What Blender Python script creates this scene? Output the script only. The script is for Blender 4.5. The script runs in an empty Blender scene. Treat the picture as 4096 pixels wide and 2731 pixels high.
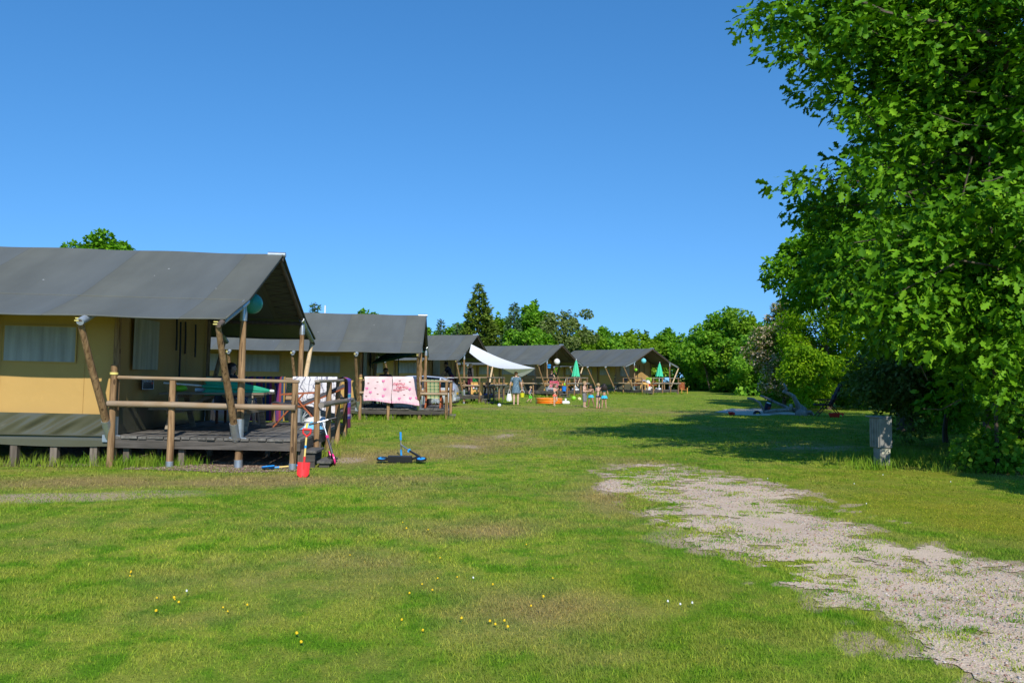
import bpy, bmesh, math, random
import numpy as np
from mathutils import Vector, Matrix, Euler

# ------------------------------------------------------------------ camera, light, exposure
scene = bpy.context.scene
COL = scene.collection
cam_d = bpy.data.cameras.new('camera')
cam_d.sensor_width = 36.0
cam_d.lens = 27.93
cam_d.clip_start = 0.05
cam_d.clip_end = 3000
cam = bpy.data.objects.new('camera', cam_d)
COL.objects.link(cam)
_p, _r = math.radians(2.5), math.radians(-0.333)
cam.matrix_world = Matrix.Translation((0, 0, 1.44)) @ Matrix.Rotation(math.pi / 2 + _p, 4, 'X') @ Matrix.Rotation(-_r, 4, 'Z')
scene.camera = cam

SUN_DIR = Vector((0.24, -1.0, 0.78)).normalized()       # towards the sun
world = bpy.data.worlds.new('World')
scene.world = world
world.use_nodes = True
wn = world.node_tree
for n in list(wn.nodes):
    wn.nodes.remove(n)
w_out = wn.nodes.new('ShaderNodeOutputWorld')
w_bg = wn.nodes.new('ShaderNodeBackground')
w_sky = wn.nodes.new('ShaderNodeTexSky')
w_sky.sky_type = 'NISHITA'
w_sky.sun_disc = False
w_sky.sun_elevation = math.asin(SUN_DIR.z)
w_sky.sun_rotation = math.atan2(SUN_DIR.x, SUN_DIR.y)
w_sky.altitude = 0
w_sky.air_density = 1.0
w_sky.dust_density = 0.0
w_sky.ozone_density = 3.6
w_hs = wn.nodes.new('ShaderNodeHueSaturation')
w_hs.inputs['Saturation'].default_value = 1.26
w_hs.inputs['Value'].default_value = 1.0
w_bg.inputs['Strength'].default_value = 0.15
w_tc = wn.nodes.new('ShaderNodeTexCoord')
w_mp = wn.nodes.new('ShaderNodeMapping')
w_mp.inputs['Location'].default_value = (0, 0, 0.175)
w_mp.inputs['Scale'].default_value = (1, 1, 0.78)
wn.links.new(w_tc.outputs['Generated'], w_mp.inputs['Vector'])
wn.links.new(w_mp.outputs[0], w_sky.inputs['Vector'])
wn.links.new(w_sky.outputs[0], w_hs.inputs['Color'])
wn.links.new(w_hs.outputs[0], w_bg.inputs['Color'])
wn.links.new(w_bg.outputs[0], w_out.inputs['Surface'])

sun_d = bpy.data.lights.new('sun', 'SUN')
sun_d.energy = 3.8
sun_d.angle = math.radians(0.53)
sun_d.color = (1.0, 0.95, 0.87)
sun = bpy.data.objects.new('sun', sun_d)
sun.rotation_euler = (-SUN_DIR).to_track_quat('-Z', 'Y').to_euler()
COL.objects.link(sun)

scene.view_settings.view_transform = 'Standard'
scene.view_settings.look = 'None'
scene.view_settings.exposure = 0.33
scene.view_settings.gamma = 1.0
scene.view_settings.use_curve_mapping = False
scene.render.engine = 'CYCLES'
scene.cycles.use_denoising = True
scene.cycles.max_bounces = 6
scene.cycles.diffuse_bounces = 3
scene.cycles.transparent_max_bounces = 8

RNG = np.random.default_rng(11)
random.seed(5)

# ------------------------------------------------------------------ helpers
class MB:
    """collects shapes and links them as ONE mesh object"""
    def __init__(self):
        self.v, self.f, self.m = [], [], []
        self.T = Matrix.Identity(4)
    def add(self, vs, fs, mi=0):
        b = len(self.v)
        T = self.T
        self.v += [tuple(T @ Vector(p)) for p in vs]
        self.f += [tuple(b + i for i in f) for f in fs]
        self.m += [mi] * len(fs)
        return self
    def box(self, c, s, R=None, mi=0):
        hx, hy, hz = s[0] / 2, s[1] / 2, s[2] / 2
        P = [Vector((x, y, z)) for x in (-hx, hx) for y in (-hy, hy) for z in (-hz, hz)]
        if R is not None:
            P = [R @ p for p in P]
        c = Vector(c)
        return self.add([p + c for p in P], [(0, 1, 3, 2), (4, 6, 7, 5), (0, 4, 5, 1), (2, 3, 7, 6), (0, 2, 6, 4), (1, 5, 7, 3)], mi)
    def beam(self, p, q, w, h, up=(0, 0, 1), mi=0):
        p, q = Vector(p), Vector(q)
        z = (q - p)
        L = z.length
        z = z.normalized()
        up = Vector(up)
        if abs(up.dot(z)) > 0.98:
            up = Vector((0, 1, 0))
        x = up.cross(z).normalized()
        y = z.cross(x)
        R = Matrix((x, y, z)).transposed()
        return self.box((p + q) / 2, (w, h, L), R, mi)
    def tube(self, pts, r, n=10, cap=True, mi=0):
        pts = [Vector(p) for p in pts]
        if not isinstance(r, (list, tuple)):
            r = [r] * len(pts)
        vs, fs = [], []
        prev = None
        for i, p in enumerate(pts):
            if i == 0:
                t = pts[1] - p
            elif i == len(pts) - 1:
                t = p - pts[-2]
            else:
                t = pts[i + 1] - pts[i - 1]
            t = t.normalized()
            if prev is None:
                a = Vector((0, 0, 1)) if abs(t.z) < 0.9 else Vector((1, 0, 0))
                x = a.cross(t).normalized()
            else:
                x = (prev - t * prev.dot(t)).normalized()
            prev = x
            y = t.cross(x)
            for k in range(n):
                a = 2 * math.pi * k / n
                vs.append(p + (x * math.cos(a) + y * math.sin(a)) * r[i])
        for i in range(len(pts) - 1):
            for k in range(n):
                k2 = (k + 1) % n
                fs.append((i * n + k, i * n + k2, (i + 1) * n + k2, (i + 1) * n + k))
        if cap:
            fs.append(tuple(range(n - 1, -1, -1)))
            fs.append(tuple(range((len(pts) - 1) * n, len(pts) * n)))
        return self.add(vs, fs, mi)
    def lathe(self, prof, n=16, c=(0, 0, 0), R=None, mi=0, sx=1.0, sy=1.0):
        vs, fs = [], []
        c = Vector(c)
        for (r, z) in prof:
            for k in range(n):
                a = 2 * math.pi * k / n
                p = Vector((r * math.cos(a) * sx, r * math.sin(a) * sy, z))
                if R is not None:
                    p = R @ p
                vs.append(p + c)
        for i in range(len(prof) - 1):
            for k in range(n):
                k2 = (k + 1) % n
                fs.append((i * n + k, i * n + k2, (i + 1) * n + k2, (i + 1) * n + k))
        if tuple(prof[0]) == tuple(prof[-1]):
            return self.add(vs, fs, mi)
        if prof[0][0] > 1e-5:
            fs.append(tuple(range(n - 1, -1, -1)))
        if prof[-1][0] > 1e-5:
            fs.append(tuple(range((len(prof) - 1) * n, len(prof) * n)))
        return self.add(vs, fs, mi)
    def ball(self, c, r, n=14, m=9, R=None, mi=0):
        if not isinstance(r, (list, tuple)):
            r = (r, r, r)
        vs, fs = [], []
        c = Vector(c)
        for i in range(m + 1):
            t = math.pi * i / m
            for k in range(n):
                a = 2 * math.pi * k / n
                p = Vector((r[0] * math.sin(t) * math.cos(a), r[1] * math.sin(t) * math.sin(a), -r[2] * math.cos(t)))
                if R is not None:
                    p = R @ p
                vs.append(p + c)
        for i in range(m):
            for k in range(n):
                k2 = (k + 1) % n
                fs.append((i * n + k, i * n + k2, (i + 1) * n + k2, (i + 1) * n + k))
        return self.add(vs, fs, mi)
    def cone(self, p, q, r1, r2, n=10):
        """tapered limb with round ends"""
        self.tube([p, q], [r1, r2], n)
        self.ball(p, r1, n, 7)
        self.ball(q, r2, n, 7)
        return self
    def grid(self, fn, nu, nv, mi=0, flip=False):
        vs = [fn(i / nu, j / nv) for i in range(nu + 1) for j in range(nv + 1)]
        fs = []
        for i in range(nu):
            for j in range(nv):
                a = i * (nv + 1) + j
                q = (a, a + nv + 1, a + nv + 2, a + 1)
                fs.append(q[::-1] if flip else q)
        return self.add(vs, fs, mi)
    def mesh(self, name, mats, smooth=False, bevel=0.0):
        me = bpy.data.meshes.new(name)
        me.from_pydata(self.v, [], self.f)
        if not isinstance(mats, (list, tuple)):
            mats = [mats]
        for m in mats:
            me.materials.append(m)
        if len(mats) > 1:
            me.polygons.foreach_set('material_index', self.m)
        if bevel:
            bm = bmesh.new()
            bm.from_mesh(me)
            bmesh.ops.bevel(bm, geom=list(bm.edges), offset=bevel, segments=1, affect='EDGES', profile=0.5)
            bm.to_mesh(me)
            bm.free()
        if smooth:
            me.polygons.foreach_set('use_smooth', [True] * len(me.polygons))
            if smooth == 'auto':
                try:
                    me.set_sharp_from_angle(angle=math.radians(42))
                except Exception:
                    pass
        me.update()
        return me
    def build(self, name, mats, parent=None, smooth=False, bevel=0.0, loc=None):
        return link(name, self.mesh(name, mats, smooth, bevel), parent, loc)

def link(name, data, parent=None, loc=None, rot=None):
    o = bpy.data.objects.new(name, data)
    COL.objects.link(o)
    if parent is not None:
        o.parent = parent
    if loc is not None:
        o.location = loc
    if rot is not None:
        o.rotation_euler = rot
    return o

def tag(o, label=None, cat=None, group=None, kind=None):
    if label: o['label'] = label
    if cat: o['category'] = cat
    if group: o['group'] = group
    if kind: o['kind'] = kind
    return o

def thing(name, label, cat, loc=(0, 0, 0), rot=0.0, group=None):
    o = bpy.data.objects.new(name, None)
    o.empty_display_size = 0.1
    COL.objects.link(o)
    o.location = loc
    o.rotation_euler = rot if isinstance(rot, (tuple, Euler)) else (0, 0, rot)
    return tag(o, label, cat, group)

def copy_tree(o, parent=None):
    c = o.copy()
    COL.objects.link(c)
    if parent is not None:
        c.parent = parent
    for ch in list(o.children):
        copy_tree(ch, c)
    return c

def sstep(a, b, x):
    t = np.clip((np.asarray(x, float) - a) / (b - a), 0, 1)
    return t * t * (3 - 2 * t)

def gz(x, y):
    """height of the ground"""
    x = np.asarray(x, float); y = np.asarray(y, float)
    h = 0.11 * sstep(12.9, 17, y) * (1 - sstep(18.5, 24, y)) * (1 - sstep(-2.2, 0.5, x))
    h = h - 0.05 * sstep(-5.2, -3.6, x) * (1 - sstep(-3.0, -1.5, x)) * sstep(10.2, 11.6, y) * (1 - sstep(12.4, 13.6, y))
    h = h + 0.10 * sstep(52, 62, y)
    h = h + 0.012 * np.sin(x * 1.7 + 0.6 * y) * np.sin(y * 1.1 - 0.4 * x) * sstep(2, 5, y)
    return h
def gf(x, y):
    return float(gz(x, y))

# ------------------------------------------------------------------ materials
MATS = {}
def new_mat(name):
    m = bpy.data.materials.new(name)
    m.use_nodes = True
    nt = m.node_tree
    return m, nt, nt.nodes['Principled BSDF']
def N(nt, typ, **kw):
    n = nt.nodes.new(typ)
    for k, v in kw.items():
        if k in n.inputs:
            n.inputs[k].default_value = v
        else:
            setattr(n, k, v)
    return n
def ramp(nt, stops, fac):
    r = nt.nodes.new('ShaderNodeValToRGB')
    els = r.color_ramp.elements
    while len(els) < len(stops):
        els.new(0.5)
    for e, (p, c) in zip(els, stops):
        e.position = p
        e.color = (c[0], c[1], c[2], 1)
    nt.links.new(fac, r.inputs['Fac'])
    return r.outputs['Color']
def mixc(nt, a, b, fac, mode='MIX'):
    m = nt.nodes.new('ShaderNodeMix')
    m.data_type = 'RGBA'
    m.blend_type = mode
    for s, v in ((m.inputs['Factor'], fac), (m.inputs['A'], a), (m.inputs['B'], b)):
        if isinstance(v, (int, float)):
            s.default_value = v
        elif isinstance(v, (tuple, list)):
            s.default_value = (v[0], v[1], v[2], 1)
        else:
            nt.links.new(v, s)
    return m.outputs['Result']
def math_n(nt, op, a, b=None, c=None):
    m = nt.nodes.new('ShaderNodeMath')
    m.operation = op
    for i, v in enumerate((a, b, c)):
        if v is None:
            continue
        if isinstance(v, (int, float)):
            m.inputs[i].default_value = v
        else:
            nt.links.new(v, m.inputs[i])
    return m.outputs[0]
def coords(nt, kind='Object', scale=(1, 1, 1)):
    tc = nt.nodes.new('ShaderNodeTexCoord')
    mp = nt.nodes.new('ShaderNodeMapping')
    mp.inputs['Scale'].default_value = scale
    nt.links.new(tc.outputs[kind], mp.inputs['Vector'])
    return mp.outputs[0]
def bump(nt, bsdf, h, strength=0.3, dist=0.02):
    b = nt.nodes.new('ShaderNodeBump')
    b.inputs['Strength'].default_value = strength
    b.inputs['Distance'].default_value = dist
    nt.links.new(h, b.inputs['Height'])
    nt.links.new(b.outputs[0], bsdf.inputs['Normal'])

def plain(name, c, rough=0.6, metal=0.0, var=0.15, scale=9.0, spec=0.4, bmp=0.0):
    """a plain colour with mild mottling"""
    if name in MATS:
        return MATS[name]
    m, nt, b = new_mat(name)
    v = coords(nt)
    nz = N(nt, 'ShaderNodeTexNoise', Scale=scale, Detail=4.0, Roughness=0.6)
    nt.links.new(v, nz.inputs['Vector'])
    lo = tuple(x * (1 - var) for x in c); hi = tuple(min(1, x * (1 + var)) for x in c)
    nt.links.new(ramp(nt, [(0.3, lo), (0.7, hi)], nz.outputs[0]), b.inputs['Base Color'])
    b.inputs['Roughness'].default_value = rough
    b.inputs['Metallic'].default_value = metal
    b.inputs['Specular IOR Level'].default_value = spec
    if bmp:
        bump(nt, b, nz.outputs[0], bmp, 0.01)
    MATS[name] = m
    return m

def wood(name, dark, light, axis=2, scale=6.0, rough=0.75, grey=None, greyamt=0.5, knots=False):
    if name in MATS:
        return MATS[name]
    m, nt, b = new_mat(name)
    sc = [scale * 4, scale * 4, scale * 4]
    sc[axis] = scale * 0.35
    v = coords(nt, 'Object', tuple(sc))
    oi = nt.nodes.new('ShaderNodeObjectInfo')
    vadd = nt.nodes.new('ShaderNodeVectorMath'); vadd.operation = 'ADD'
    nt.links.new(v, vadd.inputs[0])
    vm = nt.nodes.new('ShaderNodeVectorMath'); vm.operation = 'SCALE'
    vm.inputs[0].default_value = (37, 19, 53)
    nt.links.new(oi.outputs['Random'], vm.inputs['Scale'])
    nt.links.new(vm.outputs[0], vadd.inputs[1])
    nz = N(nt, 'ShaderNodeTexNoise', Scale=1.0, Detail=6.0, Roughness=0.65, Distortion=0.6)
    nt.links.new(vadd.outputs[0], nz.inputs['Vector'])
    col = ramp(nt, [(0.3, dark), (0.5, tuple((a + c) / 2 for a, c in zip(dark, light))), (0.68, light)], nz.outputs[0])
    if grey:
        nz2 = N(nt, 'ShaderNodeTexNoise', Scale=2.2, Detail=3.0)
        nt.links.new(coords(nt, 'Object'), nz2.inputs['Vector'])
        f = math_n(nt, 'MULTIPLY', ramp_f(nt, nz2.outputs[0], 0.35, 0.65), greyamt)
        col = mixc(nt, col, grey, f)
    if knots:                                                           # dark knots and drying cracks
        vk = N(nt, 'ShaderNodeTexVoronoi', Scale=1.0)
        nt.links.new(coords(nt, 'Object', (9, 9, 3.2)), vk.inputs['Vector'])
        col = mixc(nt, col, tuple(x * .45 for x in dark), math_n(nt, 'MULTIPLY', math_n(nt, 'LESS_THAN', vk.outputs['Distance'], .17), .8))
        cr = N(nt, 'ShaderNodeTexNoise', Scale=1.0, Detail=2.0)
        nt.links.new(coords(nt, 'Object', (38, 38, 1.1)), cr.inputs['Vector'])
        col = mixc(nt, col, tuple(x * .35 for x in dark), math_n(nt, 'MULTIPLY', math_n(nt, 'GREATER_THAN', cr.outputs[0], .64), .75))
    hv = nt.nodes.new('ShaderNodeHueSaturation')
    nt.links.new(col, hv.inputs['Color'])
    nt.links.new(math_n(nt, 'MULTIPLY_ADD', oi.outputs['Random'], 0.45, 0.78), hv.inputs['Value'])
    nt.links.new(hv.outputs[0], b.inputs['Base Color'])
    b.inputs['Roughness'].default_value = rough
    b.inputs['Specular IOR Level'].default_value = 0.25
    bump(nt, b, nz.outputs[0], 0.5, 0.006)
    MATS[name] = m
    return m
def ramp_f(nt, fac, a, b):
    mr = nt.nodes.new('ShaderNodeMapRange')
    mr.inputs['From Min'].default_value = a
    mr.inputs['From Max'].default_value = b
    mr.clamp = True
    nt.links.new(fac, mr.inputs['Value'])
    return mr.outputs[0]

M_post = wood('post_wood', (0.12, 0.062, 0.026), (0.43, 0.27, 0.135), 2, 5, knots=True)
M_rail = wood('rail_wood', (0.20, 0.115, 0.055), (0.46, 0.31, 0.17), 0, 5, grey=(0.40, 0.34, 0.26), greyamt=0.6)
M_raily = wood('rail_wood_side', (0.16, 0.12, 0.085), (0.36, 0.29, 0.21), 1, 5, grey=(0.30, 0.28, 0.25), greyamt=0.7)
M_pale = wood('pale_wood', (0.42, 0.29, 0.15), (0.68, 0.53, 0.33), 2, 5)
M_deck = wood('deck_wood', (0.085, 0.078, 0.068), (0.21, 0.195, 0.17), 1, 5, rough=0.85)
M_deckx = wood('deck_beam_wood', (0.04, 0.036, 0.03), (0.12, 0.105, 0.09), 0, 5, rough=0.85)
M_stump = wood('stump_wood', (0.09, 0.07, 0.05), (0.22, 0.18, 0.14), 2, 5)
M_table = wood('table_wood', (0.15, 0.115, 0.075), (0.34, 0.28, 0.20), 0, 5)
M_teak = wood('teak_wood', (0.22, 0.055, 0.018), (0.40, 0.12, 0.045), 2, 4, rough=0.5)
M_teakd = wood('dark_teak_wood', (0.07, 0.022, 0.012), (0.14, 0.045, 0.025), 2, 4, rough=0.55)
M_honey = wood('honey_wood', (0.48, 0.22, 0.05), (0.72, 0.38, 0.10), 2, 4, rough=0.5)
M_black = plain('dark_pole', (0.03, 0.026, 0.022), 0.7, var=0.4)
M_rafter = wood('rafter_wood', (0.07, 0.05, 0.04), (0.16, 0.12, 0.095), 1, 5)
M_galv = plain('galvanised_steel', (0.46, 0.50, 0.53), 0.42, 0.75, 0.12, 14)
M_sleeve = plain('grey_sleeve', (0.30, 0.34, 0.37), 0.5, 0.1, 0.2, 12)
M_strap = plain('yellow_strap', (0.78, 0.66, 0.20), 0.35)
M_strapd = plain('dark_strap', (0.02, 0.02, 0.02), 0.7)
M_cord = plain('brown_cord', (0.10, 0.08, 0.055), 0.8)
M_white = plain('white_plastic', (0.82, 0.82, 0.80), 0.35, var=0.03)
M_cushion = plain('grey_cushion', (0.075, 0.075, 0.085), 0.9, var=0.15)
M_rubber = plain('black_rubber', (0.018, 0.018, 0.02), 0.6)

def canvas(name, base, seam_u=None, rough=0.7, warp=0.12, streak=None, streak_f=1.0):
    m, nt, b = new_mat(name)
    v = coords(nt, 'Object')
    n1 = N(nt, 'ShaderNodeTexNoise', Scale=0.7, Detail=3.0); nt.links.new(v, n1.inputs['Vector'])
    n2 = N(nt, 'ShaderNodeTexNoise', Scale=7.0, Detail=6.0, Roughness=0.7); nt.links.new(v, n2.inputs['Vector'])
    c = ramp(nt, [(0.3, tuple(x * (1 - warp) for x in base)), (0.7, tuple(x * (1 + warp) for x in base))], n1.outputs[0])
    c = mixc(nt, c, tuple(x * 1.25 for x in base), math_n(nt, 'MULTIPLY', ramp_f(nt, n2.outputs[0], 0.55, 0.8), 0.35))
    if seam_u:
        sep = nt.nodes.new('ShaderNodeSeparateXYZ'); nt.links.new(v, sep.inputs[0])
        w = math_n(nt, 'ADD', sep.outputs[0], 0.62)
        fr = math_n(nt, 'FRACT', math_n(nt, 'DIVIDE', w, seam_u))
        # overlapping widths of cloth: a cooler tone fading over each width, a stitched seam between
        cool = mixc(nt, c, (base[0] * 0.93, base[1] * 1.0, base[2] * 1.2), math_n(nt, 'MULTIPLY', fr, 0.9))
        seam = math_n(nt, 'LESS_THAN', fr, 0.008)
        c = mixc(nt, cool, tuple(x * 0.72 for x in base), math_n(nt, 'MULTIPLY', seam, 0.7))
        # pale specks (bird droppings, dust)
        vo = N(nt, 'ShaderNodeTexVoronoi', Scale=2.3); nt.links.new(v, vo.inputs['Vector'])
        sp = math_n(nt, 'LESS_THAN', vo.outputs['Distance'], 0.035)
        c = mixc(nt, c, (0.55, 0.55, 0.52), math_n(nt, 'MULTIPLY', sp, 0.6))
    if streak:
        ns = N(nt, 'ShaderNodeTexNoise', Scale=1.0, Detail=3.0); nt.links.new(coords(nt, 'Object', streak), ns.inputs['Vector'])
        c = mixc(nt, c, mixc(nt, (.72, .72, .70), (1.25, 1.25, 1.25), ramp_f(nt, ns.outputs[0], .3, .7)), streak_f, 'MULTIPLY')
    nt.links.new(c, b.inputs['Base Color'])
    b.inputs['Roughness'].default_value = rough
    b.inputs['Specular IOR Level'].default_value = 0.3
    n3 = N(nt, 'ShaderNodeTexNoise', Scale=3.0, Detail=4.0); nt.links.new(v, n3.inputs['Vector'])
    bump(nt, b, n3.outputs[0], 0.25, 0.03)
    MATS[name] = m
    return m
M_roof = canvas('grey_roof_canvas', (0.122, 0.123, 0.097), seam_u=1.95, rough=0.6, streak=(2.6, .55, .55), streak_f=.35)
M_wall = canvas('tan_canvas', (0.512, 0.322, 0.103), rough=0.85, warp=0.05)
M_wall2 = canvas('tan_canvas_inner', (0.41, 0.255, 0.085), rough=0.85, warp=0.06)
M_skirt = canvas('olive_tarpaulin', (0.092, 0.092, 0.060), rough=0.24, warp=0.10)
M_skirt.node_tree.nodes['Principled BSDF'].inputs['Specular IOR Level'].default_value = 0.55
M_pane = canvas('grey_window_sheet', (0.36, 0.35, 0.32), rough=0.45, warp=0.15, streak=(9, 9, .7), streak_f=.9)  # vertical streaks paint the shading of curtain folds into the colour
M_curtain = canvas('beige_curtain', (0.36, 0.34, 0.24), rough=0.8, warp=0.1, streak=(10, 10, .6), streak_f=.8)  # fold shading put into the colour as streaks, as on the window sheet
M_floor = plain('dark_ground_sheet', (0.02, 0.02, 0.018), 0.9)

# ------------------------------------------------------------------ ground
def vnoise(x, y, s, seed=0):
    """smooth value noise in numpy, 0..1"""
    x = np.asarray(x, float) * s + seed * 17.13; y = np.asarray(y, float) * s + seed * 9.71
    xi = np.floor(x).astype(np.int64); yi = np.floor(y).astype(np.int64)
    xf = x - xi; yf = y - yi
    def h(a, b):
        n = (a * 374761393 + b * 668265263 + seed * 1442695041) & 0xFFFFFFFF
        n = ((n ^ (n >> 13)) * 1274126177) & 0xFFFFFFFF
        return ((n ^ (n >> 16)) & 0xFFFF) / 65535.0
    u = xf * xf * (3 - 2 * xf); v = yf * yf * (3 - 2 * yf)
    return (h(xi, yi) * (1 - u) + h(xi + 1, yi) * u) * (1 - v) + (h(xi, yi + 1) * (1 - u) + h(xi + 1, yi + 1) * u) * v
def fbm(x, y, s, seed=0, o=4):
    r = 0; a = 0.5; t = 0
    for k in range(o):
        r = r + a * vnoise(x, y, s * 2 ** k, seed + k); t += a; a *= 0.55
    return r / t
def blob(x, y, cx, cy, rx, ry, ang=0.0):
    a = math.radians(ang); dx = x - cx; dy = y - cy
    u = (dx * math.cos(a) + dy * math.sin(a)) / rx; v = (-dx * math.sin(a) + dy * math.cos(a)) / ry
    return np.exp(-(u * u + v * v) * 1.2)

PATH = [(3.5, 2.52, 4.90), (4.5, 2.38, 4.2), (5.4, 2.16, 3.75), (6.6, 1.66, 3.52), (7.7, 1.46, 3.42), (8.8, 1.36, 3.50),
        (10.0, 1.38, 3.55), (11.3, 1.55, 3.20), (12.3, 1.75, 2.85), (13.3, 2.05, 2.65)]
_py = np.array([p[0] for p in PATH]); _pl = np.array([p[1] for p in PATH]); _pr = np.array([p[2] for p in PATH])
def path_mask(x, y):
    """>0.5 where gravel lies bare"""
    x = np.asarray(x, float); y = np.asarray(y, float)
    l = np.interp(y, _py, _pl); r = np.interp(y, _py, _pr)
    # nearer than 4 m the track swings off to the right
    d = np.minimum(x - l, r - x)
    m = 0.5 + d * 1.15
    m = np.where((y > 13.3), m - (y - 13.3) * 1.6, m)
    m = np.where(y < 3.0, m - (3.0 - y) * 0.3, m)
    n = fbm(x, y * 0.8, 1.3, 3) - 0.5
    n2 = fbm(x, y, 5.0, 8) - 0.5
    m = np.minimum(m, 1.05) + n * 1.5 + n2 * 0.95
    # tufts of grass standing in the gravel, denser along its left half
    mid = np.clip((x - l) / np.maximum(r - l, 0.1), 0, 1)
    m = m - (fbm(x * 0.8, y * 1.6, 2.6, 21) > 0.58) * (0.80 - 0.62 * mid)
    return m

def dry_mask(x, y):
    d = 1.0 * blob(x, y, -5.4, 10.5, 3.6, 1.0, 8) + 0.7 * blob(x, y, -2.6, 13.6, 1.3, 1.1) + 0.75 * blob(x, y, -1.4, 15.4, 1.6, 2.3, -20)
    d = d + 0.6 * blob(x, y, -0.3, 18.5, 1.1, 3.2, -12) + 0.55 * blob(x, y, -3.0, 11.2, 1.6, 0.8)
    d = d + 0.5 * blob(x, y, -1.2, 6.2, 0.9, 0.5) + 0.5 * blob(x, y, -0.2, 7.4, 0.8, 0.5) + 0.45 * blob(x, y, -2.0, 4.7, 0.7, 0.3)
    d = d + 0.6 * blob(x, y, 1.2, 9.6, 0.5, 2.2) + 0.5 * blob(x, y, 1.6, 13.6, 1.2, 1.0) + 0.5 * blob(x, y, 0.4, 5.0, 0.5, 0.5)
    d = d + 0.5 * blob(x, y, 0.3, 36, 5.0, 3.5) + 0.4 * blob(x, y, 6.0, 33, 4.0, 5)
    d = d + 0.45 * blob(x, y, 7.5, 12.6, 2.0, 0.9) + 0.5 * blob(x, y, 7.9, 10.5, 1.2, 1.4)
    return np.clip(d + (fbm(x, y, 0.9, 31) - 0.53) * 1.3, 0, 1)
def bare_mask(x, y):
    b = 0.95 * blob(x, y, -5.4, 9.3, 1.9, 0.40, 8) + 0.5 * blob(x, y, -4.4, 9.9, 0.6, 0.12)
    b = b + 0.7 * blob(x, y, -2.75, 13.6, 0.35, 0.5) + 0.55 * blob(x, y, -0.9, 15.9, 0.7, 0.5) + 0.5 * blob(x, y, 6.3, 16.4, 2.0, 1.4)
    b = b + 0.65 * blob(x, y, 1.45, 7.2, 0.35, 0.5) + 0.55 * blob(x, y, 1.25, 9.9, 0.25, 0.35)
    b = b + 0.5 * blob(x, y, 8.3, 12.6, 1.6, 0.5) + 0.55 * blob(x, y, -0.2, 19, 0.3, 1.6, -12)
    b = b + 1.5 * sstep(0.10, 0.50, path_mask(x, y)) * (y < 15)
    return np.clip(b * (0.45 + 1.1 * fbm(x, y, 3.5, 44)), 0, 1)
def moss_mask(x, y):
    m = blob(x, y, 4.9, 9.6, 1.7, 2.2, 15) + 0.8 * blob(x, y, 6.0, 12.0, 1.6, 1.0) + 0.8 * blob(x, y, 5.0, 7.6, 0.9, 1.2) + 0.35 * blob(x, y, 0.9, 5.2, 0.6, 1.4)
    return np.clip(m * (0.35 + 1.2 * fbm(x, y, 1.4, 52)) , 0, 1)

def lawn_color(nt, blade=False):
    """green, yellow and brown turf, by place on the ground"""
    geo = nt.nodes.new('ShaderNodeNewGeometry')
    mp = nt.nodes.new('ShaderNodeMapping'); nt.links.new(geo.outputs['Position'], mp.inputs['Vector'])
    mp.inputs['Scale'].default_value = (1, 1, 0)
    pos = mp.outputs[0]
    n1 = N(nt, 'ShaderNodeTexNoise', Scale=0.55, Detail=5.0, Roughness=0.62); nt.links.new(pos, n1.inputs['Vector'])
    n2 = N(nt, 'ShaderNodeTexNoise', Scale=2.6, Detail=5.0, Roughness=0.65); nt.links.new(pos, n2.inputs['Vector'])
    n3 = N(nt, 'ShaderNodeTexNoise', Scale=34.0, Detail=3.0, Roughness=0.7); nt.links.new(pos, n3.inputs['Vector'])
    g = ramp(nt, [(0.32, (0.095, 0.205, 0.013)), (0.5, (0.190, 0.315, 0.020)), (0.68, (0.315, 0.390, 0.034))], n1.outputs[0])
    g = mixc(nt, g, (0.120, 0.255, 0.012), ramp_f(nt, n2.outputs[0], 0.45, 0.62))
    g = mixc(nt, g, (0.36, 0.320, 0.070), math_n(nt, 'MULTIPLY', ramp_f(nt, n2.outputs[0], 0.60, 0.42), 0.45))
    at = nt.nodes.new('ShaderNodeAttribute'); at.attribute_name = 'cover'
    sp = nt.nodes.new('ShaderNodeSeparateColor'); nt.links.new(at.outputs['Color'], sp.inputs[0])
    dry = math_n(nt, 'MULTIPLY', sp.outputs[0], math_n(nt, 'ADD', n3.outputs[0], 0.45))
    dry = ramp_f(nt, dry, 0.05, 0.75)
    drycol = mixc(nt, (0.42, 0.315, 0.125), (0.30, 0.205, 0.095), n2.outputs[0])
    c = mixc(nt, g, drycol, math_n(nt, 'MULTIPLY', dry, 0.85))
    c = mixc(nt, c, mixc(nt, (0.31, 0.265, 0.02), (0.23, 0.275, 0.018), n2.outputs[0]), math_n(nt, 'MULTIPLY', sp.outputs[2], 0.7))
    return c, sp, n1, n2, n3, pos

m_lawn, nt, b = new_mat('lawn')
c, sp, n1, n2, n3, pos = lawn_color(nt)
n4 = N(nt, 'ShaderNodeTexNoise', Scale=120.0, Detail=2.0); nt.links.new(pos, n4.inputs['Vector'])
c = mixc(nt, c, mixc(nt, (0.60, 0.60, 0.60), (1.35, 1.3, 1.25), n3.outputs[0]), 1.0, 'MULTIPLY')
c = mixc(nt, c, mixc(nt, (0.54, 0.41, 0.275), (0.44, 0.325, 0.205), n3.outputs[0]), ramp_f(nt, math_n(nt, 'MULTIPLY', sp.outputs[1], math_n(nt, 'ADD', n4.outputs[0], 0.5)), 0.25, 0.6))
nt.links.new(c, b.inputs['Base Color'])
b.inputs['Roughness'].default_value = 0.95
b.inputs['Specular IOR Level'].default_value = 0.1
bump(nt, b, math_n(nt, 'ADD', n3.outputs[0], n4.outputs[0]), 0.6, 0.03)

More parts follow.
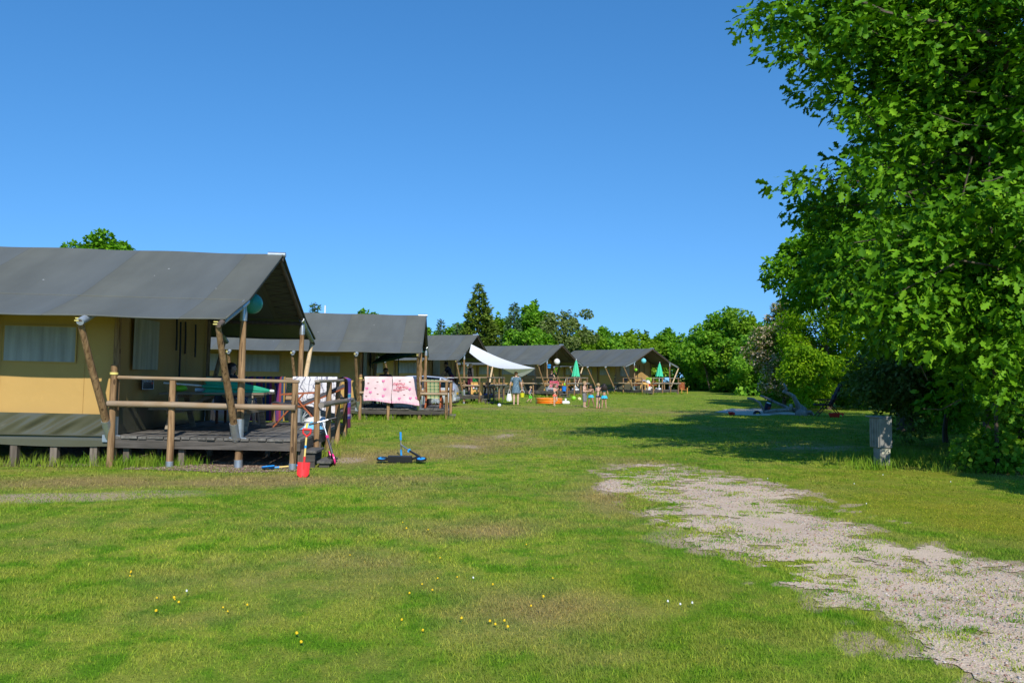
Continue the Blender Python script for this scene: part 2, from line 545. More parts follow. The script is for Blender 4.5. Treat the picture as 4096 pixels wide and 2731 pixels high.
def axis(segs):
    out = []
    for a, bb, st in segs:
        out += list(np.arange(a, bb, st))
    out.append(segs[-1][1])
    return np.array(out)
xs = axis([(-900, -100, 80), (-100, -30, 7), (-30, -9, 0.7), (-9, 10, 0.11), (10, 30, 0.6), (30, 100, 7), (100, 900, 80)])
ys = axis([(-300, -20, 40), (-20, 3, 1.6), (3, 20, 0.11), (20, 62, 0.35), (62, 100, 1.5), (100, 1500, 100)])
X, Y = np.meshgrid(xs, ys, indexing='ij')
Z = gz(X, Y)
def cover(x, y):
    return np.stack([dry_mask(x, y), bare_mask(x, y), moss_mask(x, y), np.ones_like(x)], -1)
def np_mesh(name, verts, loops, counts, mats, attrs=None, mi=None, smooth=False):
    me = bpy.data.meshes.new(name)
    nv = len(verts); nf = len(counts)
    me.vertices.add(nv); me.vertices.foreach_set('co', np.ascontiguousarray(verts, np.float32).ravel())
    me.loops.add(len(loops)); me.loops.foreach_set('vertex_index', np.ascontiguousarray(loops, np.int32))
    me.polygons.add(nf)
    st = np.zeros(nf, np.int32); st[1:] = np.cumsum(counts)[:-1]
    me.polygons.foreach_set('loop_start', st)
    me.polygons.foreach_set('loop_total', np.ascontiguousarray(counts, np.int32))
    for m in (mats if isinstance(mats, (list, tuple)) else [mats]):
        me.materials.append(m)
    if mi is not None:
        me.polygons.foreach_set('material_index', np.ascontiguousarray(mi, np.int32))
    if smooth:
        me.polygons.foreach_set('use_smooth', np.ones(nf, bool))
    for k, a in (attrs or {}).items():
        a = np.asarray(a, np.float32)
        if a.ndim == 2:
            at = me.attributes.new(k, 'FLOAT_COLOR', 'POINT'); at.data.foreach_set('color', a.ravel())
        else:
            at = me.attributes.new(k, 'FLOAT', 'POINT'); at.data.foreach_set('value', a)
    me.update(calc_edges=True)
    return me
def grid_loops(ni, nj):
    i, j = np.meshgrid(np.arange(ni - 1), np.arange(nj - 1), indexing='ij')
    a = (i * nj + j).ravel()
    return np.stack([a, a + nj, a + nj + 1, a + 1], 1)
L = grid_loops(len(xs), len(ys))
me = np_mesh('ground', np.stack([X, Y, Z], -1).reshape(-1, 3), L.ravel(), np.full(len(L), 4), m_lawn, {'cover': cover(X.ravel(), Y.ravel())}, smooth=True)
tag(link('ground', me), 'mown campsite lawn with green, yellow and worn patches', 'lawn', kind='structure')

# gravel path: a ragged sheet of cells, thin along its edges
m_grav, nt, b = new_mat('gravel')
geo = nt.nodes.new('ShaderNodeNewGeometry'); pos = geo.outputs['Position']
n1 = N(nt, 'ShaderNodeTexNoise', Scale=1.1, Detail=5.0, Roughness=0.6); nt.links.new(pos, n1.inputs['Vector'])
n2 = N(nt, 'ShaderNodeTexNoise', Scale=60.0, Detail=4.0, Roughness=0.7); nt.links.new(pos, n2.inputs['Vector'])
vo = N(nt, 'ShaderNodeTexVoronoi', Scale=75.0); nt.links.new(pos, vo.inputs['Vector'])
sepv = nt.nodes.new('ShaderNodeSeparateColor'); nt.links.new(vo.outputs['Color'], sepv.inputs[0])
peb = ramp(nt, [(0.0, (0.42, 0.34, 0.27)), (0.3, (0.60, 0.45, 0.325)), (0.55, (0.70, 0.53, 0.38)), (0.8, (0.60, 0.37, 0.25)), (0.93, (0.70, 0.59, 0.48)), (1.0, (0.82, 0.78, 0.70))], sepv.outputs[0])
sand = ramp(nt, [(0.3, (0.62, 0.465, 0.315)), (0.7, (0.74, 0.575, 0.41))], n1.outputs[0])
f = math_n(nt, 'MULTIPLY', ramp_f(nt, n1.outputs[0], 0.58, 0.40), 0.75)
c = mixc(nt, sand, peb, math_n(nt, 'ADD', f, 0.12))
c = mixc(nt, c, mixc(nt, (0.72, 0.72, 0.72), (1.2, 1.2, 1.2), n2.outputs[0]), 1.0, 'MULTIPLY')
nt.links.new(c, b.inputs['Base Color'])
b.inputs['Roughness'].default_value = 0.95
b.inputs['Specular IOR Level'].default_value = 0.15
bump(nt, b, math_n(nt, 'SUBTRACT', n2.outputs[0], vo.outputs['Distance']), 0.5, 0.012)
st = 0.045
gx = np.arange(0.4, 6.2, st); gy = np.arange(2.0, 14.6, st)
CX, CY = np.meshgrid(gx + st / 2, gy + st / 2, indexing='ij')
keep = (path_mask(CX, CY) > 0.5).ravel()
VX, VY = np.meshgrid(np.append(gx, gx[-1] + st), np.append(gy, gy[-1] + st), indexing='ij')
jit = RNG.uniform(-0.016, 0.016, VX.shape + (2,))
vz = gz(VX, VY) + 0.006
L = grid_loops(len(gx) + 1, len(gy) + 1)[keep]
used = np.unique(L); remap = np.full(VX.size, -1); remap[used] = np.arange(len(used))
V = np.stack([VX + jit[..., 0], VY + jit[..., 1], vz], -1).reshape(-1, 3)[used]
me = np_mesh('gravel_path', V, remap[L].ravel(), np.full(len(L), 4), m_grav, smooth=True)
tag(link('gravel_path', me), 'worn gravel track with tufts of grass in it', 'path', kind='structure')

# loose stones on the track
def scatter_stones(name, xy, size, mats, squash=0.6):
    n = len(xy)
    base = np.array([(1, 0, 0), (-.5, .87, 0), (-.5, -.87, 0), (.2, .1, 1), (0, 0, -0.6)], float)
    tri = np.array([(0, 1, 3), (1, 2, 3), (2, 0, 3), (1, 0, 4), (2, 1, 4), (0, 2, 4)])
    a = RNG.uniform(0, 6.28, n); s = size[:, None, None]
    B = base[None] * (1 + RNG.uniform(-.3, .3, (n, 5, 3))) * s * np.array([1, 1, squash])
    c, sn = np.cos(a)[:, None], np.sin(a)[:, None]
    P = np.stack([B[..., 0] * c - B[..., 1] * sn, B[..., 0] * sn + B[..., 1] * c, B[..., 2]], -1)
    P[..., 0] += xy[:, 0:1]; P[..., 1] += xy[:, 1:2]; P[..., 2] += (gz(xy[:, 0], xy[:, 1]) + 0.006)[:, None] + s[..., 0] * 0.1
    F = (tri[None] + (np.arange(n) * 5)[:, None, None]).reshape(-1, 3)
    mi = np.repeat(RNG.integers(0, len(mats), n), 6)
    return np_mesh(name, P.reshape(-1, 3), F.ravel(), np.full(len(F), 3), mats, mi=mi)
pts = np.stack([RNG.uniform(0.9, 5.6, 60000), RNG.uniform(3.0, 13.5, 60000)], -1)
pts = pts[(path_mask(pts[:, 0], pts[:, 1]) > 0.52) & (fbm(pts[:, 0], pts[:, 1], 1.2, 77) > 0.42)][:14000]
ms = [plain('stone_grey', (0.22, 0.21, 0.20), 0.9), plain('stone_buff', (0.46, 0.37, 0.28), 0.9), plain('stone_red', (0.38, 0.20, 0.14), 0.9), plain('stone_pale', (0.58, 0.52, 0.46), 0.9), plain('stone_pink', (0.46, 0.32, 0.25), 0.9)]
sz = 0.004 + 0.010 * RNG.random(len(pts)) ** 3
tag(link('gravel_stones', scatter_stones('gravel_stones', pts, sz, ms)), 'loose pebbles lying on the gravel track', 'gravel', kind='stuff')

# ------------------------------------------------------------------ grass blades
m_blade, nt, b = new_mat('grass_blade')
c, sp, n1, n2, n3, pos = lawn_color(nt)
at = nt.nodes.new('ShaderNodeAttribute'); at.attribute_name = 'tone'
c = mixc(nt, c, ramp(nt, [(0.0, (0.8, 0.85, 0.8)), (0.55, (1.2, 1.25, 1.1)), (0.88, (1.5, 1.45, 1.3)), (1.0, (2.2, 1.8, 1.6))], at.outputs['Fac']), 1.0, 'MULTIPLY')
nt.links.new(c, b.inputs['Base Color'])
b.inputs['Roughness'].default_value = 0.6
b.inputs['Specular IOR Level'].default_value = 0.12
tr = nt.nodes.new('ShaderNodeBsdfTranslucent'); nt.links.new(mixc(nt, c, (1.1, 1.3, 0.6), 1.0, 'MULTIPLY'), tr.inputs['Color'])
mx = nt.nodes.new('ShaderNodeMixShader'); mx.inputs[0].default_value = 0.25
out = nt.nodes['Material Output']
nt.links.new(b.outputs[0], mx.inputs[1]); nt.links.new(tr.outputs[0], mx.inputs[2]); nt.links.new(mx.outputs[0], out.inputs['Surface'])

def blades(name, xy, h, w, lean=0.8, label=None, tone=None, dryk=1.0):
    n = len(xy)
    a = RNG.uniform(0, 2 * np.pi, n); la = RNG.uniform(0, 2 * np.pi, n); ln = RNG.uniform(0.1, 1.0, n) * lean
    ux, uy = np.cos(a) * w / 2, np.sin(a) * w / 2
    lx, ly = np.cos(la) * h * ln, np.sin(la) * h * ln
    z0 = gz(xy[:, 0], xy[:, 1]) - 0.004
    x, y = xy[:, 0], xy[:, 1]
    P = np.zeros((n, 5, 3))
    P[:, 0] = np.stack([x - ux, y - uy, z0], -1); P[:, 1] = np.stack([x + ux, y + uy, z0], -1)
    P[:, 2] = np.stack([x - ux * .75 + lx * .35, y - uy * .75 + ly * .35, z0 + h * .6], -1)
    P[:, 3] = np.stack([x + ux * .75 + lx * .35, y + uy * .75 + ly * .35, z0 + h * .6], -1)
    P[:, 4] = np.stack([x + lx, y + ly, z0 + h * np.sqrt(np.clip(1 - (ln * .7) ** 2, .2, 1))], -1)
    o = (np.arange(n) * 5)[:, None]
    F4 = o + np.array([0, 1, 3, 2]); F3 = o + np.array([2, 3, 4])
    loops = np.concatenate([F4, F3], 1).ravel()
    cnt = np.tile([4, 3], n)
    tn = RNG.random(n) if tone is None else tone
    return np_mesh(name, P.reshape(-1, 3), loops, cnt, m_blade, {'cover': np.repeat(cover(x, y) * np.array([dryk, dryk, dryk, 1]), 5, 0), 'tone': np.repeat(tn, 5)})

def wedge(n, y0, y1, k=0.68):
    y = np.sqrt(RNG.uniform(y0 * y0, y1 * y1, n))
    return np.stack([RNG.uniform(-1, 1, n) * k * y, y], -1)
DECKQ = []          # (origin, yaw) of tents, filled below; no lawn blades under decks
TENTS = {1: (-4.295, 12.58, 2.5, -0.018), 2: (-3.02, 26.15, 3.9, -0.012), 3: (-2.463, 41.15, -15.2, 0.0), 4: (2.412, 54.31, -32.3, 0.0), 5: (9.378, 60.83, -50.1, -0.002)}
def tent_uv(i, x, y):
    ox, oy, a, _ = TENTS[i]; a = math.radians(a)
    return (x - ox) * math.cos(a) + (y - oy) * math.sin(a), -(x - ox) * math.sin(a) + (y - oy) * math.cos(a)
def under_deck(x, y):
    r = np.zeros(len(x), bool)
    for i in TENTS:
        u, v = tent_uv(i, x, y)
        r |= (u < 0.95) & (u > -9) & (v > -0.02) & (v < 4.45)
    return r
allp, allh, allw, allt = [], [], [], []
for y0, y1, n, hh, ww in ((3.3, 6.0, 130000, 0.020, 0.0032), (6.0, 10, 130000, 0.023, 0.0048), (10, 17, 90000, 0.028, 0.0085), (17, 30, 70000, 0.036, 0.014), (30, 60, 50000, 0.034, 0.026)):
    p = wedge(n, y0, y1)
    pm = path_mask(p[:, 0], p[:, 1]); br = bare_mask(p[:, 0], p[:, 1])
    k = RNG.random(n) > np.maximum(sstep(0.15, 0.85, pm) * 0.985 * (p[:, 1] < 15), np.minimum(br, 1) * 0.55 * (pm < .1))
    k &= ~under_deck(p[:, 0], p[:, 1])
    k &= ~((p[:, 0] > 8.4) & (p[:, 0] < 11.3) & (p[:, 1] > 30.5) & (p[:, 1] < 36))
    p = p[k]
    dens = fbm(p[:, 0], p[:, 1], 2.2, 90)
    k = RNG.random(len(p)) < 0.35 + 1.2 * dens
    p = p[k]; dens = dens[k]
    allp.append(p)
    allh.append(hh * (0.45 + 0.9 * dens + 0.5 * RNG.random(len(p))) * (1 + 0.45 * sstep(.5, .7, fbm(p[:, 0], p[:, 1], 0.7, 93))) * (1 - 0.35 * moss_mask(p[:, 0], p[:, 1])))
    allw.append(ww * RNG.uniform(0.6, 1.3, len(p))); allt.append(RNG.random(len(p)) * (1.0 if y0 < 10 else .8 if y0 < 17 else .6))
P_ = np.concatenate(allp)
tag(link('grass', blades('grass', P_, np.concatenate(allh), np.concatenate(allw), 1.7, tone=np.concatenate(allt))), 'short mown grass blades covering the whole lawn', 'grass', kind='stuff')

# tufts in the gravel and tall grass along the decks
tp, th, tw = [], [], []
for k in range(430):
    y = RNG.uniform(3.6, 12.8); l = np.interp(y, _py, _pl); r = np.interp(y, _py, _pr)
    x = l + (r - l) * RNG.random() ** 1.5
    n = RNG.integers(20, 110); s = RNG.uniform(0.02, 0.085)
    tp.append(np.stack([x + RNG.normal(0, s, n) * 1.5, y + RNG.normal(0, s, n)], -1)); th.append(RNG.uniform(0.012, 0.042, n)); tw.append(np.full(n, 0.004 + 0.0004 * y))
tag(link('grass_tufts', blades('grass_tufts', np.concatenate(tp), np.concatenate(th), np.concatenate(tw), 1.2, dryk=.2)), 'small tufts of grass rooted in the gravel track', 'grass', kind='stuff')

tp, th, tw = [], [], []
def tall(x, y, n, s, h, w=0.008):
    tp.append(np.stack([x + RNG.normal(0, s, n), y + RNG.normal(0, s * .5, n)], -1)); th.append(h * RNG.uniform(0.35, 1.1, n)); tw.append(np.full(n, w))
def tloc(i, u, v):
    ox, oy, a, _ = TENTS[i]; a = math.radians(a)
    return ox + u * math.cos(a) - v * math.sin(a), oy + u * math.sin(a) + v * math.cos(a)
for i in TENTS:
    w = {1: 0.008, 2: 0.014, 3: 0.02, 4: 0.026, 5: 0.03}[i]
    for k in range({1: 30, 2: 60, 3: 50, 4: 60, 5: 60}[i]):
        u = RNG.uniform(-7.0, 1.0) if i == 1 else RNG.uniform(-6, 1.1)
        if i == 1 and u > -1.2: continue
        x, y = tloc(i, u, RNG.uniform(-0.22, 0.12)); tall(x, y, int(RNG.integers(15, 60)), 0.16, RNG.uniform(0.10, 0.30), w)
    for k in range(26):
        x, y = tloc(i, RNG.uniform(0.75, 1.15), RNG.uniform(1.0, 4.6)); tall(x, y, 40, 0.15, RNG.uniform(0.12, 0.26), w)
for u, v, n, s in ((-1.75, -0.05, 420, 0.26), (-0.85, 0.12, 200, 0.15), (-1.3, -0.1, 120, 0.2), (-2.7, 0.0, 160, .3), (-3.4, .0, 160, .3), (-4.3, 0.0, 200, .4)):
    x, y = tloc(1, u, v); tall(x, y, n, s, 0.21)
for k in range(70):                                                     # rough grass under the oak and round the box
    tall(RNG.uniform(5.6, 9.5), RNG.uniform(12.2, 14.6), 40, 0.16, RNG.uniform(0.08, 0.25), 0.010)
for k in range(14):
    tall(RNG.uniform(7.0, 9.0), RNG.uniform(9.5, 11.5), 50, 0.12, RNG.uniform(0.06, 0.14), 0.007)
for k in range(12):
    tall(6.2 + RNG.normal(0, .3), 13.25 + RNG.normal(0, .12), 30, 0.1, 0.16)
tag(link('tall_grass', blades('tall_grass', np.concatenate(tp), np.concatenate(th), np.concatenate(tw), 0.75, tone=RNG.uniform(.05, .6, len(np.concatenate(tp))), dryk=0.25)), 'long unmown grass growing along the decks and under the oak', 'grass', kind='stuff')

# bark chips in front of the nearest deck
m_bark, nt, b = new_mat('bark_mulch')
v = coords(nt, 'Object', (1, 2.5, 1))
vo = N(nt, 'ShaderNodeTexVoronoi', Scale=26.0); nt.links.new(v, vo.inputs['Vector'])
sepv = nt.nodes.new('ShaderNodeSeparateColor'); nt.links.new(vo.outputs['Color'], sepv.inputs[0])
nt.links.new(ramp(nt, [(0, (0.09, 0.055, 0.035)), (.5, (0.25, 0.165, 0.11)), (1, (0.42, 0.31, 0.22))], sepv.outputs[0]), b.inputs['Base Color'])
b.inputs['Roughness'].default_value = 0.95
bump(nt, b, vo.outputs['Distance'], 0.8, 0.03)
gx = np.arange(-8.6, -2.9, 0.06); gy = np.arange(11.8, 17.0, 0.06)
CX, CY = np.meshgrid(gx + .03, gy + .03, indexing='ij')
U, V_ = tent_uv(1, CX, CY)
front = -0.30 - 0.28 * np.exp(-((U + 0.35) / 1.1) ** 2) + (fbm(CX, CY, 3, 5) - .5) * .35 + 0.3 * (U < -1.6)
keep = ((V_ > front) & (U < 0.95)).ravel()
VX, VY = np.meshgrid(np.append(gx, gx[-1] + .06), np.append(gy, gy[-1] + .06), indexing='ij')
L = grid_loops(len(gx) + 1, len(gy) + 1)[keep]
used = np.unique(L); remap = np.full(VX.size, -1); remap[used] = np.arange(len(used))
V = np.stack([VX, VY, gz(VX, VY) + 0.008], -1).reshape(-1, 3)[used]
tag(link('bark_mulch', np_mesh('bark_mulch', V, remap[L].ravel(), np.full(len(L), 4), m_bark, smooth=True)), 'bark mulch spread under and before the nearest deck', 'mulch', kind='structure')
n = 5200
uu = RNG.uniform(-3.2, 0.95, n); vv = RNG.uniform(-0.62, 0.7, n)
px, py = tloc(1, uu, vv)
fr = -0.32 - 0.30 * np.exp(-((uu + 0.35) / 1.1) ** 2) + 0.3 * (uu < -1.6)
k = vv > fr
tag(link('bark_chips', scatter_stones('bark_chips', np.stack([px, py], -1)[k], RNG.uniform(0.008, 0.026, k.sum()), [plain('chip_dark', (0.12, 0.075, 0.05)), plain('chip_mid', (0.27, 0.18, 0.12)), plain('chip_pale', (0.42, 0.32, 0.23))], 0.3)), 'scattered wood chips in front of the nearest deck', 'bark chips', kind='stuff')

# sandpit
m_sand, nt, b = new_mat('sand')
v = coords(nt, 'Object')
nz = N(nt, 'ShaderNodeTexNoise', Scale=4.0, Detail=6.0, Roughness=0.7); nt.links.new(v, nz.inputs['Vector'])
nt.links.new(ramp(nt, [(.3, (0.42, 0.36, 0.28)), (.7, (0.62, 0.55, 0.44))], nz.outputs[0]), b.inputs['Base Color'])
b.inputs['Roughness'].default_value = 0.95
bump(nt, b, nz.outputs[0], 0.9, 0.12)
mb = MB()
def sandf(i, j):
    x = 8.35 + 2.9 * i + 0.9 * (1 - i) * j; y = 30.6 + 4.9 * j
    e = min(i, 1 - i, j, 1 - j)
    x += 0.35 * math.sin(j * 9) * (1 - min(1, e * 4)); y += 0.3 * math.sin(i * 11) * (1 - min(1, e * 4))
    return (x, y, gf(x, y) + 0.004 + min(0.10, e * 0.6) * (0.5 + 0.7 * float(fbm(x, y, 2.2, 4))))
mb.grid(sandf, 40, 40)
tag(mb.build('sandpit', m_sand, smooth=True), 'pale sandpit lying half in the shade of the trees', 'sandpit', kind='structure')

# ------------------------------------------------------------------ safari tents
W, A, RZ, KZ, EZ, EO = 4.24, 1.956, 3.68, 2.63, 2.26, 1.06
TL = -8.75
def roof_z(v, u=0.0):
    """height of the fly at depth v"""
    if v > W / 2:
        v = W - v
    if v >= 0:
        z = KZ + (RZ - KZ) * (v / (W / 2))
        s = 0.035 * math.sin(math.pi * v / (W / 2))
    else:
        z = KZ + (KZ - EZ) * (v / EO)
        s = 0.02 * math.sin(math.pi * min(1, -v / EO))
    ph = (u / A) % 1.0
    return z - .5 * s * math.sin(math.pi * ph) ** 2 - (0.014 * math.sin(math.pi * ph) ** 2 if v < -0.5 or v > W / 2 - 0.2 else 0.008)

def build_tent(i):
    x, y, a, tilt = TENTS[i]
    R = Matrix.Rotation(math.radians(a), 4, 'Z') @ Matrix.Rotation(-tilt, 4, 'Y')
    t = thing('safari_tent', None, 'tent', (x, y, -0.09 if i == 2 else 0), R.to_euler(), 'safari tents in a row')
    return t
t1 = build_tent(1)
# fly
NU = 66
vs_prof = [-EO, -EO * .75, -EO * .5, -EO * .25, 0, .35, .7, 1.05, 1.4, 1.75, 2.0, W / 2]
vs_prof = vs_prof + [W - v for v in vs_prof[-2::-1]]
mb = MB()
nv_ = len(vs_prof) - 1
def fly(i, j):
    u = TL + (0.05 - TL) * i
    v = vs_prof[int(round(j * nv_))]
    return (u, v, roof_z(v, u))
mb.grid(fly, NU, nv_)
fly_o = mb.build('roof', M_roof, t1, smooth='auto')
for s in (0, 1):                                                        # rolled hems along the eaves
    mb = MB(); v = -EO if s == 0 else W + EO
    mb.tube([(TL + (0.05 - TL) * k / 44, v, roof_z(v, TL + (0.05 - TL) * k / 44) - 0.012) for k in range(45)], 0.014, 6)
    mb.build('hem', M_roof, t1, smooth=True)
for v in (0.0, W):                                                      # stitched fold where the fly passes over the purlin
    mb = MB(); mb.tube([(TL + (0.04 - TL) * k / 44, v, roof_z(v, TL + (0.04 - TL) * k / 44) + 0.002) for k in range(45)], 0.011, 6)
    mb.build('fold_seam', M_roof, t1, smooth=True)
# hem along the gable edge, and the white cap on the ridge
mb = MB(); mb.tube([(0.05, v, roof_z(v, 0)) for v in vs_prof], 0.016, 6); mb.build('gable_hem', M_roof, t1, smooth=True)
mb = MB(); mb.tube([(-0.22, W / 2, RZ - 0.012), (0.10, W / 2, RZ - 0.012)], 0.05, 10); mb.build('ridge_cap', M_galv, t1, smooth='auto')
mb = MB(); mb.tube([(TL, W / 2, RZ - 0.10), (0.06, W / 2, RZ - 0.10)], 0.04, 10); mb.build('ridge_pole', M_rafter, t1, smooth='auto')
for s in (0, 1):
    mb = MB(); v = 0 if s == 0 else W
    mb.tube([(TL, v, KZ - 0.11), (0.02, v, KZ - 0.11)], 0.04, 8); mb.build('purlin', M_rafter, t1, smooth='auto')
slope_d = Vector((0, -(EO + .0), EZ - KZ)).normalized()
for k in range(5):
    u = -A * k
    for s in (0, 1):
        f = lambda v: v if s == 0 else W - v
        uu = u + (0.0 if k else -0.01)
        mb = MB()
        mb.tube([(uu, W / 2, RZ - 0.09), (uu, f(0.0), KZ - 0.075), (uu, f(-0.98), EZ - 0.035), (uu, f(-1.20), EZ - 0.115)], [0.038, 0.042, 0.042, 0.036], 10)
        raf = mb.build('rafter', M_rafter, t1, smooth='auto')
        if k == 0:
            mb = MB(); mb.tube([(uu, f(0.12), KZ - 0.02), (uu, f(-0.22), KZ - 0.15)], 0.058, 12); mb.build('metal_sleeve', M_galv, raf, smooth='auto')
        mb = MB()
        q0, q1 = (Vector((uu, f(-0.80), EZ + 0.03)), Vector((uu, f(-1.20), EZ - 0.115))) if k else (Vector((uu, f(-0.22), KZ - 0.15)), Vector((uu, f(-1.02), EZ - 0.05)))
        mb.tube([q0, q0.lerp(q1, .35), q0.lerp(q1, .7), q1], [0.052, 0.056, 0.053, 0.054] if k else [0.050, 0.054, 0.05, 0.048], 12)
        mb.build('sleeve', M_sleeve, raf, smooth='auto')
        mb = MB()
        for d in (0.0, 0.035):
            mb.box((uu - 0.045, f(-1.16 + d * 0.7), EZ - 0.10 + d), (0.06, 0.10, 0.014))
        mb.build('strap', M_strap, raf)
        # slanting pole from the foot sleeve out to the rafter end
        mb = MB()
        p0 = Vector((uu - 0.03, f(-0.09), 0.50)); p1 = Vector((uu - 0.03, f(-1.12), EZ - 0.13))
        mb.tube([p0, p0.lerp(p1, .25) + Vector((.008, 0, 0)), p0.lerp(p1, .6) - Vector((.006, 0, 0)), p1 + (p1 - p0).normalized() * 0.06], [0.056, 0.056, 0.051, 0.042], 12)
        br = mb.build('brace', M_pale if (s == 1 and k == 0) else M_post, t1, smooth='auto')
        d = (p1 - p0).normalized()
        mb = MB(); mb.tube([p0 - d * 0.10, p0 + d * 0.22], 0.064, 14); mb.build('brace_sleeve', M_galv, br, smooth='auto')
        # upright
        mb = MB()
        top = KZ - 0.22 if k == 0 else KZ - 0.10
        bot = -0.15 if s == 0 else 0.20
        mb.tube([(uu, f(0.02), bot), (uu + .004, f(0.02), 0.9), (uu - .004, f(0.02), 1.7), (uu, f(0.0), top)], [0.060, 0.058, 0.054, 0.046], 12)
        po = mb.build('post', M_post, t1, smooth='auto')
        mb = MB(); mb.tube([(uu, f(0.02), 0.40), (uu, f(0.02), 0.74)], 0.064, 14)
        mb.box((uu + 0.085, f(-0.062), 0.40), (0.10, 0.006, 0.11)); mb.box((uu - 0.085, f(-0.062), 0.40), (0.10, 0.006, 0.11))
        mb.build('post_sleeve', M_galv, po, smooth='auto')
        if k == 0:
            mb = MB(); mb.lathe([(0.056, top - 0.12), (0.056, top), (0.035, top + 0.16)], 12, (uu, f(0.0), 0)); mb.build('post_cap', M_galv, po, smooth='auto')
        if k == 0 and s == 0:
            mb = MB(); mb.tube([(uu, 0.02, -0.08), (uu, 0.02, 0.10)], 0.066, 14); mb.build('post_shoe', M_galv, po, smooth='auto')
# lacing under the rear slope, beside the gable
mb = MB(); pts = []
for k in range(19):
    v = W - 0.1 - (W / 2 - 0.35) * k / 18
    pts.append((-0.06 if k % 2 else -0.50, v, roof_z(v) - 0.045))
mb.tube(pts, 0.007, 4)
mb.build('lacing', M_cord, t1)
mb = MB(); mb.tube([(-0.5, W - 0.1 - (W / 2 - .35) * k / 10, roof_z(W - 0.1 - (W / 2 - .35) * k / 10) - 0.05) for k in range(11)], 0.006, 4)
mb.build('lacing_cord', M_cord, t1)
# canvas walls: front with panels, porch wall, back and end
def wrinkle(u, z):
    return 0.006 * math.sin(u * 9 + z * 21 + 2 * math.sin(z * 7)) * math.exp(-((u % A) / 0.35)) + 0.004 * math.sin(u * 3.1)
for k in range(1, 5):
    u1 = -A * k; u0 = max(TL + 0.05, u1 - A)
    if u1 - u0 < 0.3: continue
    mb = MB(); mb.grid(lambda i, j: (u0 + (u1 - u0) * i, 0.10 - wrinkle(u0 + (u1 - u0) * i, 0.74 + 1.88 * j), 0.74 + 1.88 * j), 26, 20, flip=False)
    mb.build('front_wall', M_wall, t1, smooth=True)
    mb = MB(); mb.tube([(u1 - 0.53, 0.094, 0.76), (u1 - 0.53, 0.094, 2.55)], 0.003, 4); mb.build('seam', M_wall, t1)
    mb = MB(); mb.tube([(u1 - 1.82, 0.094, 0.76), (u1 - 1.82, 0.094, 2.55)], 0.003, 4); mb.build('seam', M_wall, t1)
    if u1 - u0 > 1.8:
        mb = MB(); mb.grid(lambda i, j: (u1 - 1.78 + 1.10 * i, 0.082 - 0.004 * math.sin(i * 19), 1.57 + 0.56 * j), 24, 4)
        wd = mb.build('window', M_pane, t1, smooth=True)
        mb = MB()
        for za in (1.565, 2.135):
            mb.box((u1 - 1.23, 0.080, za), (1.14, 0.008, 0.02))
        for ua in (u1 - 1.79, u1 - 0.67):
            mb.box((ua, 0.080, 1.85), (0.02, 0.008, 0.55))
        mb.build('window_hem', M_wall, wd)
def porch(i, j):
    v = 0.10 + (W - 0.2) * i
    z0 = 0.84; z1 = roof_z(v) - 0.03
    return (-A - 0.03 + 0.012 * math.sin(v * 7) + 0.01 * math.sin(v * 13 + j * 4), v, z0 + (z1 - z0) * j)
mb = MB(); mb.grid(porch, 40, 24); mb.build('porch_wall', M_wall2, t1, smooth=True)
mb = MB(); mb.grid(lambda i, j: (-A + 0.012, 0.10 + (W - .2) * i, 0.45 + 0.41 * j), 20, 4); mb.build('porch_skirt', M_skirt, t1, smooth=True)
mb = MB(); mb.grid(lambda i, j: (-A + 0.022 + 0.008 * math.sin(i * 30), 0.55 + 1.05 * i, 1.48 + 0.85 * j), 24, 6); mb.build('porch_curtain', M_curtain, t1, smooth=True)
for v, z0, z1 in ((2.35, 1.85, 2.45), (2.55, 1.30, 2.40), (2.80, 1.80, 2.42), (3.35, 1.75, 2.40)):
    mb = MB(); mb.tube([(-A + 0.03, v, z1), (-A + 0.035, v + .02, (z0 + z1) / 2), (-A + 0.03, v + .04, z0)], 0.018, 6); mb.build('door_strap', M_strapd, t1)
mb = MB(); mb.grid(lambda i, j: (TL + 0.05 + (-A - TL - 0.05) * i, W - 0.1, 0.3 + 2.3 * j), 16, 6); mb.build('back_wall', M_wall, t1, smooth=True)
mb = MB(); mb.grid(lambda i, j: (TL + 0.05, 0.1 + (W - .2) * i, 0.3 + (roof_z(0.1 + (W - .2) * i) - .33) * j), 16, 6); mb.build('end_wall', M_wall, t1, smooth=True)
mb = MB(); mb.box(((TL - A) / 2, W / 2, 0.40), (-A - TL - 0.1, W - 0.1, 0.06)); mb.build('floor', M_floor, t1)
def skirtf(i, j):
    u = TL + 0.05 + (-A + 0.02 - TL - 0.05) * i
    ph = ((u - 0.08) / A) % 1.0
    z = 0.28 + 0.49 * j
    d = 0.0
    if j > 0.25:
        g = (j - 0.25) / 0.75
        # folds fanning out from the corner of each bay
        q = ph * 3.2 + (1 - g) * 0.9
        d = (0.042 * math.sin(q * 6.5 + 1.2 * math.sin(q * 2)) + 0.022 * math.sin(q * 14 + 1)) * math.sin(math.pi * min(1, g * 1.0)) * (0.35 + 0.65 * abs(math.sin(math.pi * ph)))
    else:
        d = 0.010 * math.sin(u * 2.1) + 0.006
    return (u, -0.01 - d + (0.03 if 0.22 < j < 0.28 else 0), z - 0.025 * math.sin(math.pi * ph) * (j < 0.1))
mb = MB(); mb.grid(skirtf, 170, 24); sk = mb.build('skirt', M_skirt, t1, smooth=True)
mb = MB(); mb.tube([(TL + 0.05 + (-A - TL - .03) * k / 60, -0.03, 0.435) for k in range(61)], 0.009, 5); mb.build('skirt_seam', M_skirt, sk, smooth=True)
stump_me = None
